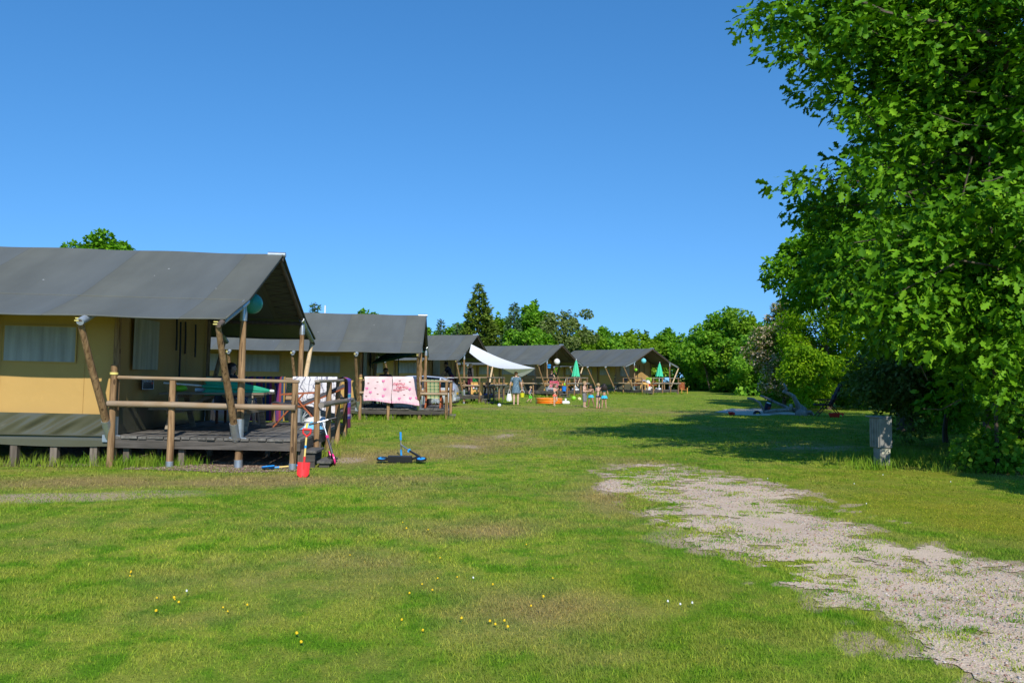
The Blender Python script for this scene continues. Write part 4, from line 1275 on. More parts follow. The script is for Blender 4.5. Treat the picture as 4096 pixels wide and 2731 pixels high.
# the hedge line of maples behind the tents
HG = 'trees of the hedge behind the tents'
hedge = [
    ('maple right behind the fourth roof, with short upright shoots', (9.5, 84), 6.0, (3.2, 2.6), L_maple, STAR_HALF, 101),
    ('rounded bright maple above the gap between the last two tents', (13.2, 86), 5.9, (3.0, 2.6), L_lime, STAR_HALF, 102),
    ('dark maple with a tall leader above the fifth roof', (17.0, 87), 6.1, (3.0, 2.6), L_maple, STAR_HALF, 103),
    ('yellow-green maple right over the fifth roof ridge', (20.2, 84), 5.6, (2.8, 2.4), L_lime, STAR_HALF, 104),
    ('dense maple beside the gable of the farthest tent', (20.6, 80.5), 6.2, (2.4, 2.2), L_maple, STAR_HALF, 105),
    ('tallest maple of the hedge, over the dark wooden lounge chair', (19.6, 73.5), 6.9, (2.9, 2.4), L_maple, STAR_HALF, 106),
    ('broad maple between the tallest maple and the sandpit corner', (21.8, 72), 6.2, (2.4, 2.2), L_lime, STAR_HALF, 107),
    ('small dark tree at the dip of the hedge left of the hawthorn', (21.4, 66), 5.2, (2.3, 2.0), L_mapled, OVAL_HALF, 108),
    ('upright light green tree just left of the hawthorn', (19.8, 60), 5.0, (1.9, 1.8), L_maple, OVAL_HALF, 109),
]
for lab, b_, h, rd, mat, half, sd in hedge:
    broadleaf(lab, b_, h, rd, 15000, .30, FAR_HALF, mat, sd, m=60, cr=.85, zlow=.0, group=HG, spire=9, stems=5, trunk_r=.13, lump=.25, name='hedge_tree')
broadleaf('low bright bush at the foot of the hedge, right of the farthest tent', (20.2, 69.5), 2.0, (1.8, 1.2), 4000, .2, FAR_HALF, L_lime, 121, m=16, cr=.5, zlow=0, name='hedge_bush', cat='bush', trunk_r=.04)
broadleaf('low bush beside the small dark tree at the lawn end', (20.4, 63), 1.9, (1.8, 1.2), 4000, .2, FAR_HALF, L_maple, 122, m=16, cr=.5, zlow=0, name='hedge_bush', cat='bush', trunk_r=.04)
broadleaf('dark bush under the hawthorn at the back of the sandpit', (16.0, 40.0), 2.8, (2.2, 1.6), 12000, .16, FAR_HALF, L_mapled, 123, m=24, cr=.55, zlow=0, name='shade_bush', cat='bush', trunk_r=.05)
broadleaf('mid green bush left of the dead log, in front of the small dark tree', (15.2, 47), 3.6, (2.3, 1.8), 13000, .18, FAR_HALF, L_maple, 124, m=28, cr=.6, zlow=0, name='shade_bush', cat='bush', trunk_r=.06)
# trees behind the third and fourth tents
broadleaf('dark-topped maple beside the blue-green spruce', (2.0, 77), 8.0, (2.0, 1.8), 11000, .32, FAR_HALF, L_maple, 131, m=34, cr=.75, zlow=.1, spire=3, name='maple_tree')
broadleaf('loose silvery willow at the end of the conifer group', (4.9, 74), 6.9, (2.3, 2.0), 11000, .24, FAR_HALF, L_willow, 132, m=40, cr=.62, zlow=.0, spire=8, name='willow_tree', lump=.4)
broadleaf('mid green bush behind the fourth tent, under the willow', (1.2, 71), 5.2, (3.2, 2.0), 13000, .28, FAR_HALF, L_maple, 133, m=36, cr=.7, zlow=.0, spire=3, name='maple_bush', cat='bush')
broadleaf('light green tree between the cypress and the spruce', (-1.2, 77), 6.9, (1.8, 1.6), 9000, .28, FAR_HALF, L_lime, 134, m=30, cr=.65, zlow=.0, spire=3, name='ash_tree')
broadleaf('maple filling the skyline between the willow and the hedge', (6.8, 80), 5.6, (2.4, 2.0), 12000, .30, FAR_HALF, L_lime, 135, m=34, cr=.7, zlow=.0, spire=5, name='hedge_tree', group=HG)
broadleaf('round oak crown showing above the nearest roof', (-27.8, 52.5), 11.2, (2.8, 2.4), 16000, .24, FAR_HALF, L_eoak, 136, m=60, cr=.62, zlow=.35, name='oak_tree', trunk_r=.25)
def conifer(label, base, h, r, n, mat, seed, name, droop, size, density=1.0, half=SLIM_HALF * np.array([2.4, 1]), tipz=1.0):
    x, y = base; z0 = gf(x, y)
    t = thing(name, label, 'conifer')
    g = np.random.default_rng(seed)
    mb = MB(); mb.tube([(x, y, z0 - .2), (x, y, z0 + h * .5), (x, y, z0 + h)], [.20, .12, .015], 8)
    P, O = [], []
    lv = int(h * 4.4 * density)
    for q in range(lv):
        f = q / lv
        z = z0 + h * (0.03 + .97 * f)
        rr = r * (1 - f) ** .9 * (1 + .07 * math.sin(q * 2.1)) + .10
        for b_ in range(int(8 + 12 * (1 - f))):
            a = g.uniform(0, 6.28)
            L_ = rr * g.uniform(.8, 1.06)
            tip = np.array([x + math.cos(a) * L_, y + math.sin(a) * L_, z + L_ * droop + g.normal(0, .08)])
            s = np.array([x, y, z + .1])
            if q % 2 == 0 and b_ % 3 == 0:
                mb.tube([s, s * .5 + tip * .5, tip], [.03, .02, .006], 4, cap=False)
            m = max(5, int(L_ * 17))
            for k in range(m):
                ff = 1 - (k / m) ** 1.4 * .75
                p = s + (tip - s) * ff + np.array([g.normal(0, .07), g.normal(0, .07), g.normal(0, .06) - .14 * ff * L_ * .3])
                P.append(p); O.append((math.cos(a), math.sin(a), droop * 1.2 + g.normal(0, .25)))
    P = np.array(P); O = np.array(O)
    ax = O + RNG.normal(0, .45, O.shape); ax /= np.linalg.norm(ax, axis=1, keepdims=True)
    nr = RNG.normal(0, .5, O.shape); nr[:, 2] += .8; nr -= ax * (nr * ax).sum(1, keepdims=True); nr /= np.linalg.norm(nr, axis=1, keepdims=True)
    me = leaf_mesh('crown', P, ax, nr, size * RNG.uniform(.6, 1.2, len(P)), half, mat, .45 + RNG.normal(0, .2, len(P)))
    tag(link('crown', me, t), kind='stuff')
    mb.build('trunk', M_bark1, t, smooth='auto')
    return t
conifer('tall pointed yellow-green cypress, the highest tree on the skyline', (-3.1, 74), 9.9, 3.0, 0, L_cyp, 201, 'cypress_tree', .18, .34, 1.15)
conifer('blue-green spruce with drooping boughs right of the cypress', (.15, 72), 8.0, 1.9, 0, L_spr, 202, 'spruce_tree', -.10, .30, 1.15)
conifer('small fir top showing above the third roof, left one', (-5.9, 66), 6.0, .9, 0, L_spr, 203, 'fir_tree', .12, .28, .8)
conifer('small fir top beside the tall cypress, over the third roof', (-4.7, 68), 5.9, .9, 0, L_spr, 204, 'fir_tree', .15, .28, .8)
conifer('pair of thin fir tips peeping over the second roof', (-12.2, 49), 5.95, .7, 0, L_spr, 205, 'fir_tree', .15, .26, .8)
for k, (x, y, lab) in enumerate(((-8.4, 78, 'bushy tree low behind the third roof'), (-5.6, 82, 'bushy tree between the third roof and the cypress'), (-13, 70, 'bushy tree hidden behind the second roof'))):
    broadleaf(lab, (x, y), 5.5 + .5 * k, 2.6, 9000, .30, FAR_HALF, L_maple, 210 + k, m=26, cr=.7, zlow=0, spire=7, name='hedge_tree', group=HG)

# ------------------------------------------------------------------ things on and around the decks
def P_(n, c, **k):
    return plain(n, c, **k)
M_green = P_('parasol_green', (0.06, 0.56, 0.31), rough=0.7, var=.08)
M_dgreen = P_('dark_green_cloth', (0.006, 0.070, 0.042), rough=0.8)
M_red = P_('red_plastic', (0.70, 0.035, 0.030), rough=0.35, var=.05)
M_blue = P_('blue_plastic', (0.03, 0.30, 0.72), rough=0.35, var=.05)
M_pinkp = P_('pink_plastic', (0.80, 0.03, 0.22), rough=0.35)
M_yel = P_('yellow_stick', (0.75, 0.55, 0.16), rough=0.5)
M_blackm = P_('black_metal', (0.022, 0.022, 0.025), rough=0.4, spec=.5)
M_lime = P_('lime_plastic', (0.28, 0.62, 0.03), rough=0.35, var=.05)
M_navy = P_('navy_cloth', (0.015, 0.02, 0.045), rough=0.85)
M_royal = P_('royal_blue_cloth', (0.02, 0.07, 0.55), rough=0.8)
M_orange = P_('orange_plastic', (0.90, 0.28, 0.02), rough=0.3, var=.05)
M_sky = P_('pale_blue_cloth', (0.25, 0.52, 0.80), rough=0.85)
M_sail = P_('white_sail', (0.88, 0.88, 0.86), rough=0.8, var=.03)
M_conc = plain('weathered_concrete', (0.25, 0.24, 0.21), 0.95, var=.28, scale=7, bmp=.35)

_nt = M_sail.node_tree
_tr = _nt.nodes.new('ShaderNodeBsdfTranslucent'); _tr.inputs['Color'].default_value = (.85, .85, .82, 1)
_mx = _nt.nodes.new('ShaderNodeMixShader'); _mx.inputs[0].default_value = .25
_nt.links.new(_nt.nodes['Principled BSDF'].outputs[0], _mx.inputs[1]); _nt.links.new(_tr.outputs[0], _mx.inputs[2]); _nt.links.new(_mx.outputs[0], _nt.nodes['Material Output'].inputs['Surface'])
def stripes(name, cols, axis, scale, rough=.9):
    m, nt, b = new_mat(name)
    v = coords(nt, 'Object'); sep = nt.nodes.new('ShaderNodeSeparateXYZ'); nt.links.new(v, sep.inputs[0])
    f = math_n(nt, 'FRACT', math_n(nt, 'MULTIPLY', sep.outputs[axis], scale))
    r = nt.nodes.new('ShaderNodeValToRGB'); r.color_ramp.interpolation = 'CONSTANT'
    els = r.color_ramp.elements
    while len(els) < len(cols): els.new(.5)
    for k, (e, c) in enumerate(zip(els, cols)):
        e.position = c[0]; e.color = (*c[1], 1)
    nt.links.new(f, r.inputs[0]); nt.links.new(r.outputs[0], b.inputs['Base Color'])
    b.inputs['Roughness'].default_value = rough
    return m

def picnic_table(i, u, v, label, mat, rot=0, L=1.8):
    t = thing('picnic_table', label, 'table', place(i, u, v), yaw(i, rot), 'picnic tables on the decks')
    t.scale = (1, 1, .92)
    for k in range(4):
        mb = MB(); mb.box((0, -0.29 + .193 * k, 0.70), (L, 0.18, 0.035)); mb.build('plank', mat, t)
    for s in (-1, 1):
        for k in range(2):
            mb = MB(); mb.box((0, s * (0.58 + .15 * k), 0.43), (L, 0.14, 0.035)); mb.build('seat_plank', mat, t)
    for x in (-L * .36, L * .36):
        for s in (-1, 1):
            mb = MB(); mb.beam((x, s * .62, 0.0), (x, s * .22, .68), 0.045, 0.09, up=(1, 0, 0)); mb.build('leg', mat, t)
        mb = MB(); mb.box((x + .045, 0, .385), (.04, 1.45, .09)); mb.build('seat_bearer', mat, t)
        mb = MB(); mb.box((x + .045, 0, .655), (.04, .72, .07)); mb.build('top_bearer', mat, t)
    mb = MB(); mb.beam((-L * .34, 0, .40), (-.08, 0, .67), .04, .07); mb.build('diagonal', mat, t)
    mb = MB(); mb.beam((L * .34, 0, .40), (.08, 0, .67), .04, .07); mb.build('diagonal', mat, t)
    return t
picnic_table(1, -0.88, 1.68, 'grey-brown picnic table under the nearest gable, closed parasol lying on it', M_table)
picnic_table(2, -0.5, 2.2, 'dark picnic table behind the pink towels', M_deckx)
picnic_table(3, -0.25, 2.9, 'dark picnic table on the deck under the white sail', M_deckx)
picnic_table(4, -0.3, 1.9, 'honey coloured picnic table carrying the red spotted towel', M_honey)
picnic_table(5, -0.45, 1.8, 'brown picnic table on the deck of the farthest tent', M_teak)

def closed_parasol_mesh(t, mat, L=1.0, r=0.11, z0=0.0, folds=8):
    """folded canopy along +Z, tip at the top"""
    mb = MB()
    def f(i, j):
        a = 2 * math.pi * i
        rr = r * (1 - j) ** .75 * (1 + .22 * math.cos(folds * a)) + .018
        return (rr * math.cos(a), rr * math.sin(a), z0 + L * j - .03 * math.cos(folds * a) * (1 - j))
    mb.grid(f, 64, 10)
    mb.build('canopy', mat, t, smooth=True)
    mb = MB(); mb.lathe([(.022, 0), (.026, .02), (.022, .07), (0, .08)], 10, (0, 0, z0 + L - .01)); mb.build('tip', M_white, t, smooth=True)
def lying(i):
    p = place(1, -1.05, 1.52, DT + .77)
    t = thing('closed_parasol', 'folded green parasol, darkened as in shade, lying along the nearest picnic table', 'parasol', p, Euler((0, math.radians(94), math.radians(2))))
    closed_parasol_mesh(t, P_('parasol_green_shaded', (.015, .30, .17), rough=.7), 1.12, .125)  # parasol green made darker: the porch shade is put into the colour
    mb = MB(); mb.tube([(0, 0, -.75), (0, 0, .3)], .017, 8); mb.build('pole', M_white, t, smooth='auto')
lying(1)
def standing_parasol(i, u, v, label, h=2.0, L=1.12, r=.24, fh=.0):
    p = place(i, u, v)
    t = thing('closed_parasol', label, 'parasol', p, Euler((0, math.radians(2), yaw(i))), 'closed green parasols in white stands')
    closed_parasol_mesh(t, M_green, L, r, h - L)
    mb = MB(); mb.tube([(0, 0, .08), (0, 0, h)], .022, 8); mb.build('pole', M_white, t, smooth='auto')
    mb = MB(); mb.box((0, 0, .08), (.42, .42, .15)); mb.build('foot', M_white, t, bevel=.04)
    mb = MB(); mb.tube([(0, 0, .14), (0, 0, .34)], .04, 10); mb.build('socket', M_white, t, smooth='auto')
standing_parasol(4, 0.72, 2.75, 'closed green parasol on the deck of the fourth tent', 2.16, 1.15)
standing_parasol(5, 0.62, 2.15, 'closed green parasol on the deck of the farthest tent', 2.10, 1.05)

# small things on the nearest table
t = thing('lime_bag', 'lime green bag on the left end of the nearest picnic table', 'bag', place(1, -1.55, 1.62, DT + .665))
mb = MB(); mb.ball((0, 0, .05), (.14, .09, .055), 14, 8); mb.ball((.06, 0, .08), (.06, .05, .035), 10, 6); mb.build('pouch', M_lime, t, smooth=True)
mb = MB(); mb.tube([(-.08, 0, .08), (-.03, 0, .14), (.05, 0, .14), (.09, 0, .08)], .008, 6); mb.build('handle', M_lime, t, smooth=True)
t = thing('bottle', 'pale bottle lying on the nearest picnic table', 'bottle', place(1, -1.27, 1.58, DT + .70), Euler((0, math.radians(90), .3)))
mb = MB(); mb.lathe([(.03, 0), (.034, .01), (.034, .13), (.014, .17), (.014, .19)], 12); mb.build('body', P_('pale_bottle', (.55, .62, .68), rough=.2), t, smooth='auto')
mb = MB(); mb.lathe([(.016, .19), (.016, .21)], 12); mb.build('cap', M_blue, t, smooth='auto')

# recliner
def recliner(p, rot, label, back=38, frame=None, cushion=None, name='reclining_chair', seat_l=.55, group='folding recliners'):
    frame = frame or M_teak; cushion = cushion or M_cushion
    t = thing(name, label, 'chair', p, rot, group)
    zs = .42
    a = math.radians(back)
    d = Vector((0, math.cos(a), math.sin(a)))                           # back direction (seat front is -Y)
    for s in (-1, 1):
        x = s * .27
        mb = MB(); mb.beam((x, -.42, .0), (x, .12, .62), .028, .055, up=(1, 0, 0)); mb.build('leg', frame, t)
        mb = MB(); mb.beam((x * .92, .48, .0), (x * .92, -.06, .62), .028, .055, up=(1, 0, 0)); mb.build('leg', frame, t)
        mb = MB(); mb.beam((x, -.30, .62), (x, .34, .655), .055, .026); mb.build('armrest', frame, t)
        mb = MB(); mb.beam((x * .85, .12, zs - .02), tuple(Vector((x * .85, .12, zs - .02)) + d * .86), .028, .045, up=(1, 0, 0)); mb.build('back_frame', frame, t)
        mb = MB(); mb.beam((x * .85, -.44, zs + .02), (x * .85, .16, zs - .03), .028, .045, up=(1, 0, 0)); mb.build('seat_frame', frame, t)
    mb = MB(); mb.box((0, -.30, .14), (.54, .03, .05)); mb.build('crossbar', frame, t)
    nrm = Vector((0, -math.sin(a), math.cos(a)))
    mb = MB()
    def cs(i, j):
        y = -.46 + .60 * j
        return (-.235 + .47 * i, y, zs + .045 + .012 * math.sin(j * 14))
    mb.grid(cs, 4, 14); mb.box((0, -.16, zs + .015), (.47, .60, .045)); mb.build('seat_cushion', cushion, t, smooth='auto')
    mb = MB()
    def cb(i, j):
        q = Vector((-.235 + .47 * i, .13, zs)) + d * (.86 * j) + nrm * (.062 + .012 * math.sin(j * 19))
        return tuple(q)
    mb.grid(cb, 4, 18); q = Vector((0, .13, zs)) + d * .43 + nrm * .03
    mb.box(q, (.47, .86, .05), Matrix.Rotation(a, 3, 'X')); mb.build('back_cushion', cushion, t, smooth='auto')
    return t
recliner(place(1, 0.22, 2.95), yaw(1, -80), 'reclining teak chair with grey cushions beside the drawn-on white towel', 24)
recliner(place(4, -0.55, 3.5), yaw(4, -60), 'folded back dark recliner behind the green parasol', 62, M_teak, M_cushion)
recliner(place(4, 0.15, 3.7), yaw(4, -70), 'grey recliner right of the folded back one on the fourth deck', 66, M_teakd, M_cushion)
recliner((11.85, 29.9, gf(11.9, 29.9)), math.radians(-100), 'dark recliner in the deep shade right of the dead log', 64, M_teakd, P_('dark_cushion', (.02, .02, .024), rough=.9))
M_plaid, nt, b = new_mat('green_plaid')
v = coords(nt, 'Object'); sep = nt.nodes.new('ShaderNodeSeparateXYZ'); nt.links.new(v, sep.inputs[0])
fx = math_n(nt, 'GREATER_THAN', math_n(nt, 'FRACT', math_n(nt, 'MULTIPLY', sep.outputs[0], 7.5)), .5)
fz = math_n(nt, 'GREATER_THAN', math_n(nt, 'FRACT', math_n(nt, 'MULTIPLY', sep.outputs[2], 7.0)), .5)
lx = math_n(nt, 'GREATER_THAN', math_n(nt, 'FRACT', math_n(nt, 'MULTIPLY', sep.outputs[0], 15)), .82)
f = math_n(nt, 'MULTIPLY', math_n(nt, 'ADD', fx, fz), .5)
nt.links.new(mixc(nt, mixc(nt, (.62, .62, .34), (.10, .25, .13), f), (.75, .68, .30), math_n(nt, 'MULTIPLY', lx, .6)), b.inputs['Base Color'])
b.inputs['Roughness'].default_value = .9
recliner(place(2, 0.42, 1.05), yaw(2, 178), 'folding chair with green checked cushion at the corner of the second deck', 72, M_teak, M_plaid, name='folding_chair').scale = (1, 1, .76)

# cloths hung over rails
def hang(name, label, cat, a, b_, drop_f, drop_b, z, mat, gap=.05, group=None, wav=.012, nrm=None, far=None, ragged=0.0):
    """cloth draped over the rail from a to b (xy); drop on the near and far side"""
    far = gap if far is None else far
    a, b_ = Vector((a[0], a[1], 0)), Vector((b_[0], b_[1], 0))
    d = (b_ - a); L = d.length; d.normalize()
    n = Vector((d.y, -d.x, 0)) if nrm is None else Vector(nrm)
    t = thing(name, label, cat, (a.x, a.y, z), math.atan2(d.y, d.x), group)
    def f(i, j):
        s = -drop_b + (drop_b + drop_f) * j
        x = L * i
        w = wav * (math.sin(x * 17 + 2) + .6 * math.sin(x * 31)) * min(1, abs(s) * 4)
        if s > 0: return (x + .02 * math.sin(s * 7) , -gap - w - .01, -s + (ragged * math.sin(x * 3.3 + 1) * s / max(.1, drop_f)))
        if s > -.03: return (x, -gap + (gap + far) * (-s / .03), .012)
        return (x, far + w, s + .03)
    mb = MB(); mb.grid(f, max(8, int(L * 22)), 36)
    o = mb.build('cloth', mat, t, smooth=True)
    return t, o
def dk(i, u, v):
    p = place(i, u, v); return (p.x, p.y)
RZT = 1.395
# bright woven blanket over the back rail of the nearest deck
M_strip = stripes('woven_stripes', [(0, (.02, .03, .10)), (.16, (.22, .02, .10)), (.28, (.30, .14, .02)), (.42, (.03, .03, .12)), (.55, (.16, .03, .14)), (.68, (.28, .04, .05)), (.8, (.02, .05, .11)), (.92, (.33, .20, .03))], 0, 2.6)
hang('striped_blanket', 'dark blanket with bright vertical stripes hung over the far rail of the nearest deck', 'blanket', dk(1, -1.05, 4.16), dk(1, -.28, 4.16), .92, .3, RZT, M_strip)
hang('teal_cloth', 'dark teal cloth hung over the far rail left of the striped blanket', 'cloth', dk(1, -1.62, 4.16), dk(1, -1.08, 4.16), .42, .3, RZT, P_('teal_cloth', (.01, .11, .14), rough=.9))
M_lines, nt, b = new_mat('white_towel_drawings')
v = coords(nt, 'Object', (1, 0, 1))
vo = N(nt, 'ShaderNodeTexVoronoi', Scale=4.2); vo.feature = 'DISTANCE_TO_EDGE'
nz = N(nt, 'ShaderNodeTexNoise', Scale=6.0, Detail=2.0); nt.links.new(v, nz.inputs['Vector'])
va = nt.nodes.new('ShaderNodeVectorMath'); va.operation = 'MULTIPLY_ADD'; nt.links.new(nz.outputs['Color'], va.inputs[0]); va.inputs[1].default_value = (.35, .35, .35); nt.links.new(v, va.inputs[2])
nt.links.new(va.outputs[0], vo.inputs['Vector'])
wv = N(nt, 'ShaderNodeTexWave', Scale=2.2, Distortion=14.0); nt.links.new(v, wv.inputs['Vector'])
ln = math_n(nt, 'MAXIMUM', math_n(nt, 'LESS_THAN', vo.outputs['Distance'], .022), math_n(nt, 'GREATER_THAN', wv.outputs[1], .93))
nt.links.new(mixc(nt, (.74, .73, .75), (.10, .11, .17), math_n(nt, 'MULTIPLY', ln, .85)), b.inputs['Base Color'])
b.inputs['Roughness'].default_value = .9
hang('white_towel', 'white towel with thin dark line drawings on the far rail of the nearest deck', 'towel', dk(1, -.12, 4.12), dk(1, .80, 4.12), .68, .5, RZT, M_lines, ragged=.1)
M_purp = stripes('purple_stripes', [(0, (.02, .02, .10)), (.02, (.20, .02, .07)), (.22, (.06, .05, .30)), (.27, (.45, .36, .58)), (.31, (.50, .06, .20)), (.44, (.17, .08, .48)), (.52, (.52, .46, .68)), (.55, (.17, .08, .48)), (.60, (.60, .60, .75)), (.625, (.05, .42, .72)), (.68, (.60, .60, .75)), (.70, (.17, .08, .48)), (.985, (.55, .08, .04))], 2, .92)
hang('purple_towel', 'purple towel with blue and white bands over the right-hand rail of the nearest deck', 'towel', dk(1, .97, 3.42), dk(1, .97, 3.86), 1.03, .85, RZT, M_purp, gap=.145, far=.05)
# pink towels
M_pinkc, nt, b = new_mat('pink_towel')
v = coords(nt, 'Object')
nz = N(nt, 'ShaderNodeTexNoise', Scale=2.4, Detail=3.0); nt.links.new(v, nz.inputs['Vector'])
nt.links.new(ramp(nt, [(.35, (.72, .50, .54)), (.65, (.84, .70, .70))], nz.outputs[0]), b.inputs['Base Color'])
b.inputs['Roughness'].default_value = .95
M_heart = P_('heart_pink', (.78, .22, .42), rough=.95)
M_bow = P_('print_brown', (.30, .06, .06), rough=.95)
M_ink = P_('print_red', (.62, .03, .10), rough=.95)
M_border = stripes('pink_border', [(0, (.80, .30, .45)), (.5, (.84, .66, .68))], 0, 22)
PG = 'pair of pink printed towels on the second deck'
def pink(u0, u1, drop, label, seed, words=False):
    t, o = hang('pink_towel', label, 'towel', dk(2, u0, -.12), dk(2, u1, -.12), drop, .4, RZT, M_pinkc, gap=.165, far=.05, group=PG, wav=.008, ragged=.05)
    g = np.random.default_rng(seed); L = u1 - u0
    def flat(shape, x, z, s, mat, nm):
        mb = MB()
        for pts in shape:
            mb.add([(x + s * a, -.196, -z + s * c) for a, c in pts], [tuple(range(len(pts)))])
        return mb.build(nm, mat, t)
    hp = []
    for k in range(20):
        a = 2 * math.pi * k / 20
        hp.append((.5 * math.sin(a) ** 3, (13 * math.cos(a) - 5 * math.cos(2 * a) - 2 * math.cos(3 * a) - math.cos(4 * a)) / 32))
    spots = []
    for k in range(60):
        x, z = g.uniform(.07, L - .07), g.uniform(.07, drop - .18)
        if words and .02 < x < .55 and .15 < z < .45: continue
        if all((x - a) ** 2 + (z - c) ** 2 > .028 for a, c in spots): spots.append((x, z))
    for k, (x, z) in enumerate(spots[:16]):
        if k % 2: flat([hp], x, z, .10, M_heart, 'heart')
        else: flat([[(-.5, -.2), (0, 0), (-.5, .35)], [(.5, -.2), (.5, .35), (0, 0)], [(-.14, -.14), (.14, -.14), (.14, .14), (-.14, .14)]], x, z, .055, M_bow, 'bow')
    mb = MB(); mb.grid(lambda i, j: (L * i, -.193 - .004 * math.sin(i * 9), -drop + .005 + .07 * j + .05 * math.sin(L * i * 3.3 + 1)), 16, 1); mb.build('border', M_border, t)
    if words:
        for tx, x, z, s in (('nemu', .20, .22, .17), ('nemu', .31, .33, .17)):
            o = link('lettering', text_mesh(tx, s, M_ink, .35), t, (x, -.198, -z), (math.pi / 2, 0, 0))
        mb = MB()
        for z in (.405, .435): mb.add([(.03, -.197, -z), (.40 - (z > .42) * .08, -.197, -z), (.40 - (z > .42) * .08, -.197, -z - .010), (.03, -.197, -z - .010)], [(0, 1, 2, 3)])
        mb.build('small_print', M_ink, t)
pink(-1.78, -0.90, .82, 'left pink towel with hearts and bows, no words on it', 3)
pink(-0.88, 0.0, .90, 'right pink towel lettered nemu nemu in red script', 4, True)

# white tub and cloth, toys and tools by the nearest deck
t = thing('white_tub', 'white round tub on the right edge of the nearest deck', 'tub', place(1, .70, 2.62))
mb = MB(); mb.lathe([(.22, 0), (.25, .03), (.25, .14), (.18, .20), (.05, .22), (.045, .33), (.0, .34)], 24); mb.build('body', M_white, t, smooth='auto')
mb = MB(); mb.lathe([(.255, .12), (.265, .13), (.255, .145)], 24); mb.build('rim', M_white, t, smooth='auto')
M_cl = stripes('beach_cloth', [(0, (.16, .50, .75)), (.4, (.70, .78, .80)), (.55, (.75, .66, .12)), (.75, (.16, .50, .75))], 0, 5)
t = thing('beach_cloth', 'crumpled blue and yellow cloth beside the white tub', 'cloth', place(1, .68, 2.15, DT + .005))
mb = MB(); mb.grid(lambda i, j: (-.2 + .42 * i, -.12 + .26 * j, .11 * math.sin(math.pi * i) * math.sin(math.pi * j) * (1 + .4 * math.sin(i * 17) * math.sin(j * 13)) + .008), 18, 14); mb.build('cloth', M_cl, t, smooth=True)

def spade(p, rot, label, blade_c, handle_c, shaft_c, L=.68, group='toy spades'):
    t = thing('toy_spade', label, 'spade', p, rot, group)
    s = L / .68
    def bl(i, j):
        w = (.085 if j > .25 else .085 * (.35 + .65 * (j / .25) ** .5)) * s
        return ((2 * i - 1) * w, .012 - .03 * (2 * i - 1) ** 2 * s, s * .22 * j)
    mb = MB(); mb.grid(bl, 8, 8); mb.grid(lambda i, j: (bl(i, j)[0], bl(i, j)[1] - .006, bl(i, j)[2]), 8, 8, flip=True); mb.build('blade', blade_c, t, smooth=True)
    mb = MB(); mb.tube([(0, .012, .12 * s), (0, .012, .30 * s)], [.012 * s, .018 * s], 10); mb.build('socket', blade_c, t, smooth='auto')
    mb = MB(); mb.tube([(0, .012, .29 * s), (0, .012, .57 * s)], .014 * s, 10); mb.build('shaft', shaft_c, t, smooth='auto')
    mb = MB(); mb.tube([(0, .012, .54 * s), (0, .012, .59 * s), (-.05 * s, .012, .63 * s), (-.055 * s, .012, .68 * s)], .013 * s, 8); mb.tube([(0, .012, .58 * s), (.05 * s, .012, .63 * s), (.055 * s, .012, .68 * s)], .013 * s, 8)
    mb.tube([(-.062 * s, .012, .685 * s), (.062 * s, .012, .685 * s)], .018 * s, 10); mb.build('handle', handle_c, t, smooth='auto')
    return t
sp_ = spade((-3.02, 11.58, gf(-3.02, 11.58) - .01), Euler((math.radians(-10), math.radians(3), math.radians(8))), 'red and yellow toy spade standing against the deck corner', M_red, M_red, M_yel, .70)
mb = MB(); mb.tube([(0, .012, .43), (0, .012, .47)], .0155, 10); mb.build('band', M_blue, sp_, smooth='auto')
spade((-3.88, 12.42, gf(-3.88, 12.42) + .035), Euler((math.radians(-86), 0, math.radians(-72))), 'blue toy spade lying on the bark chips', M_blue, M_blue, M_yel, .60)

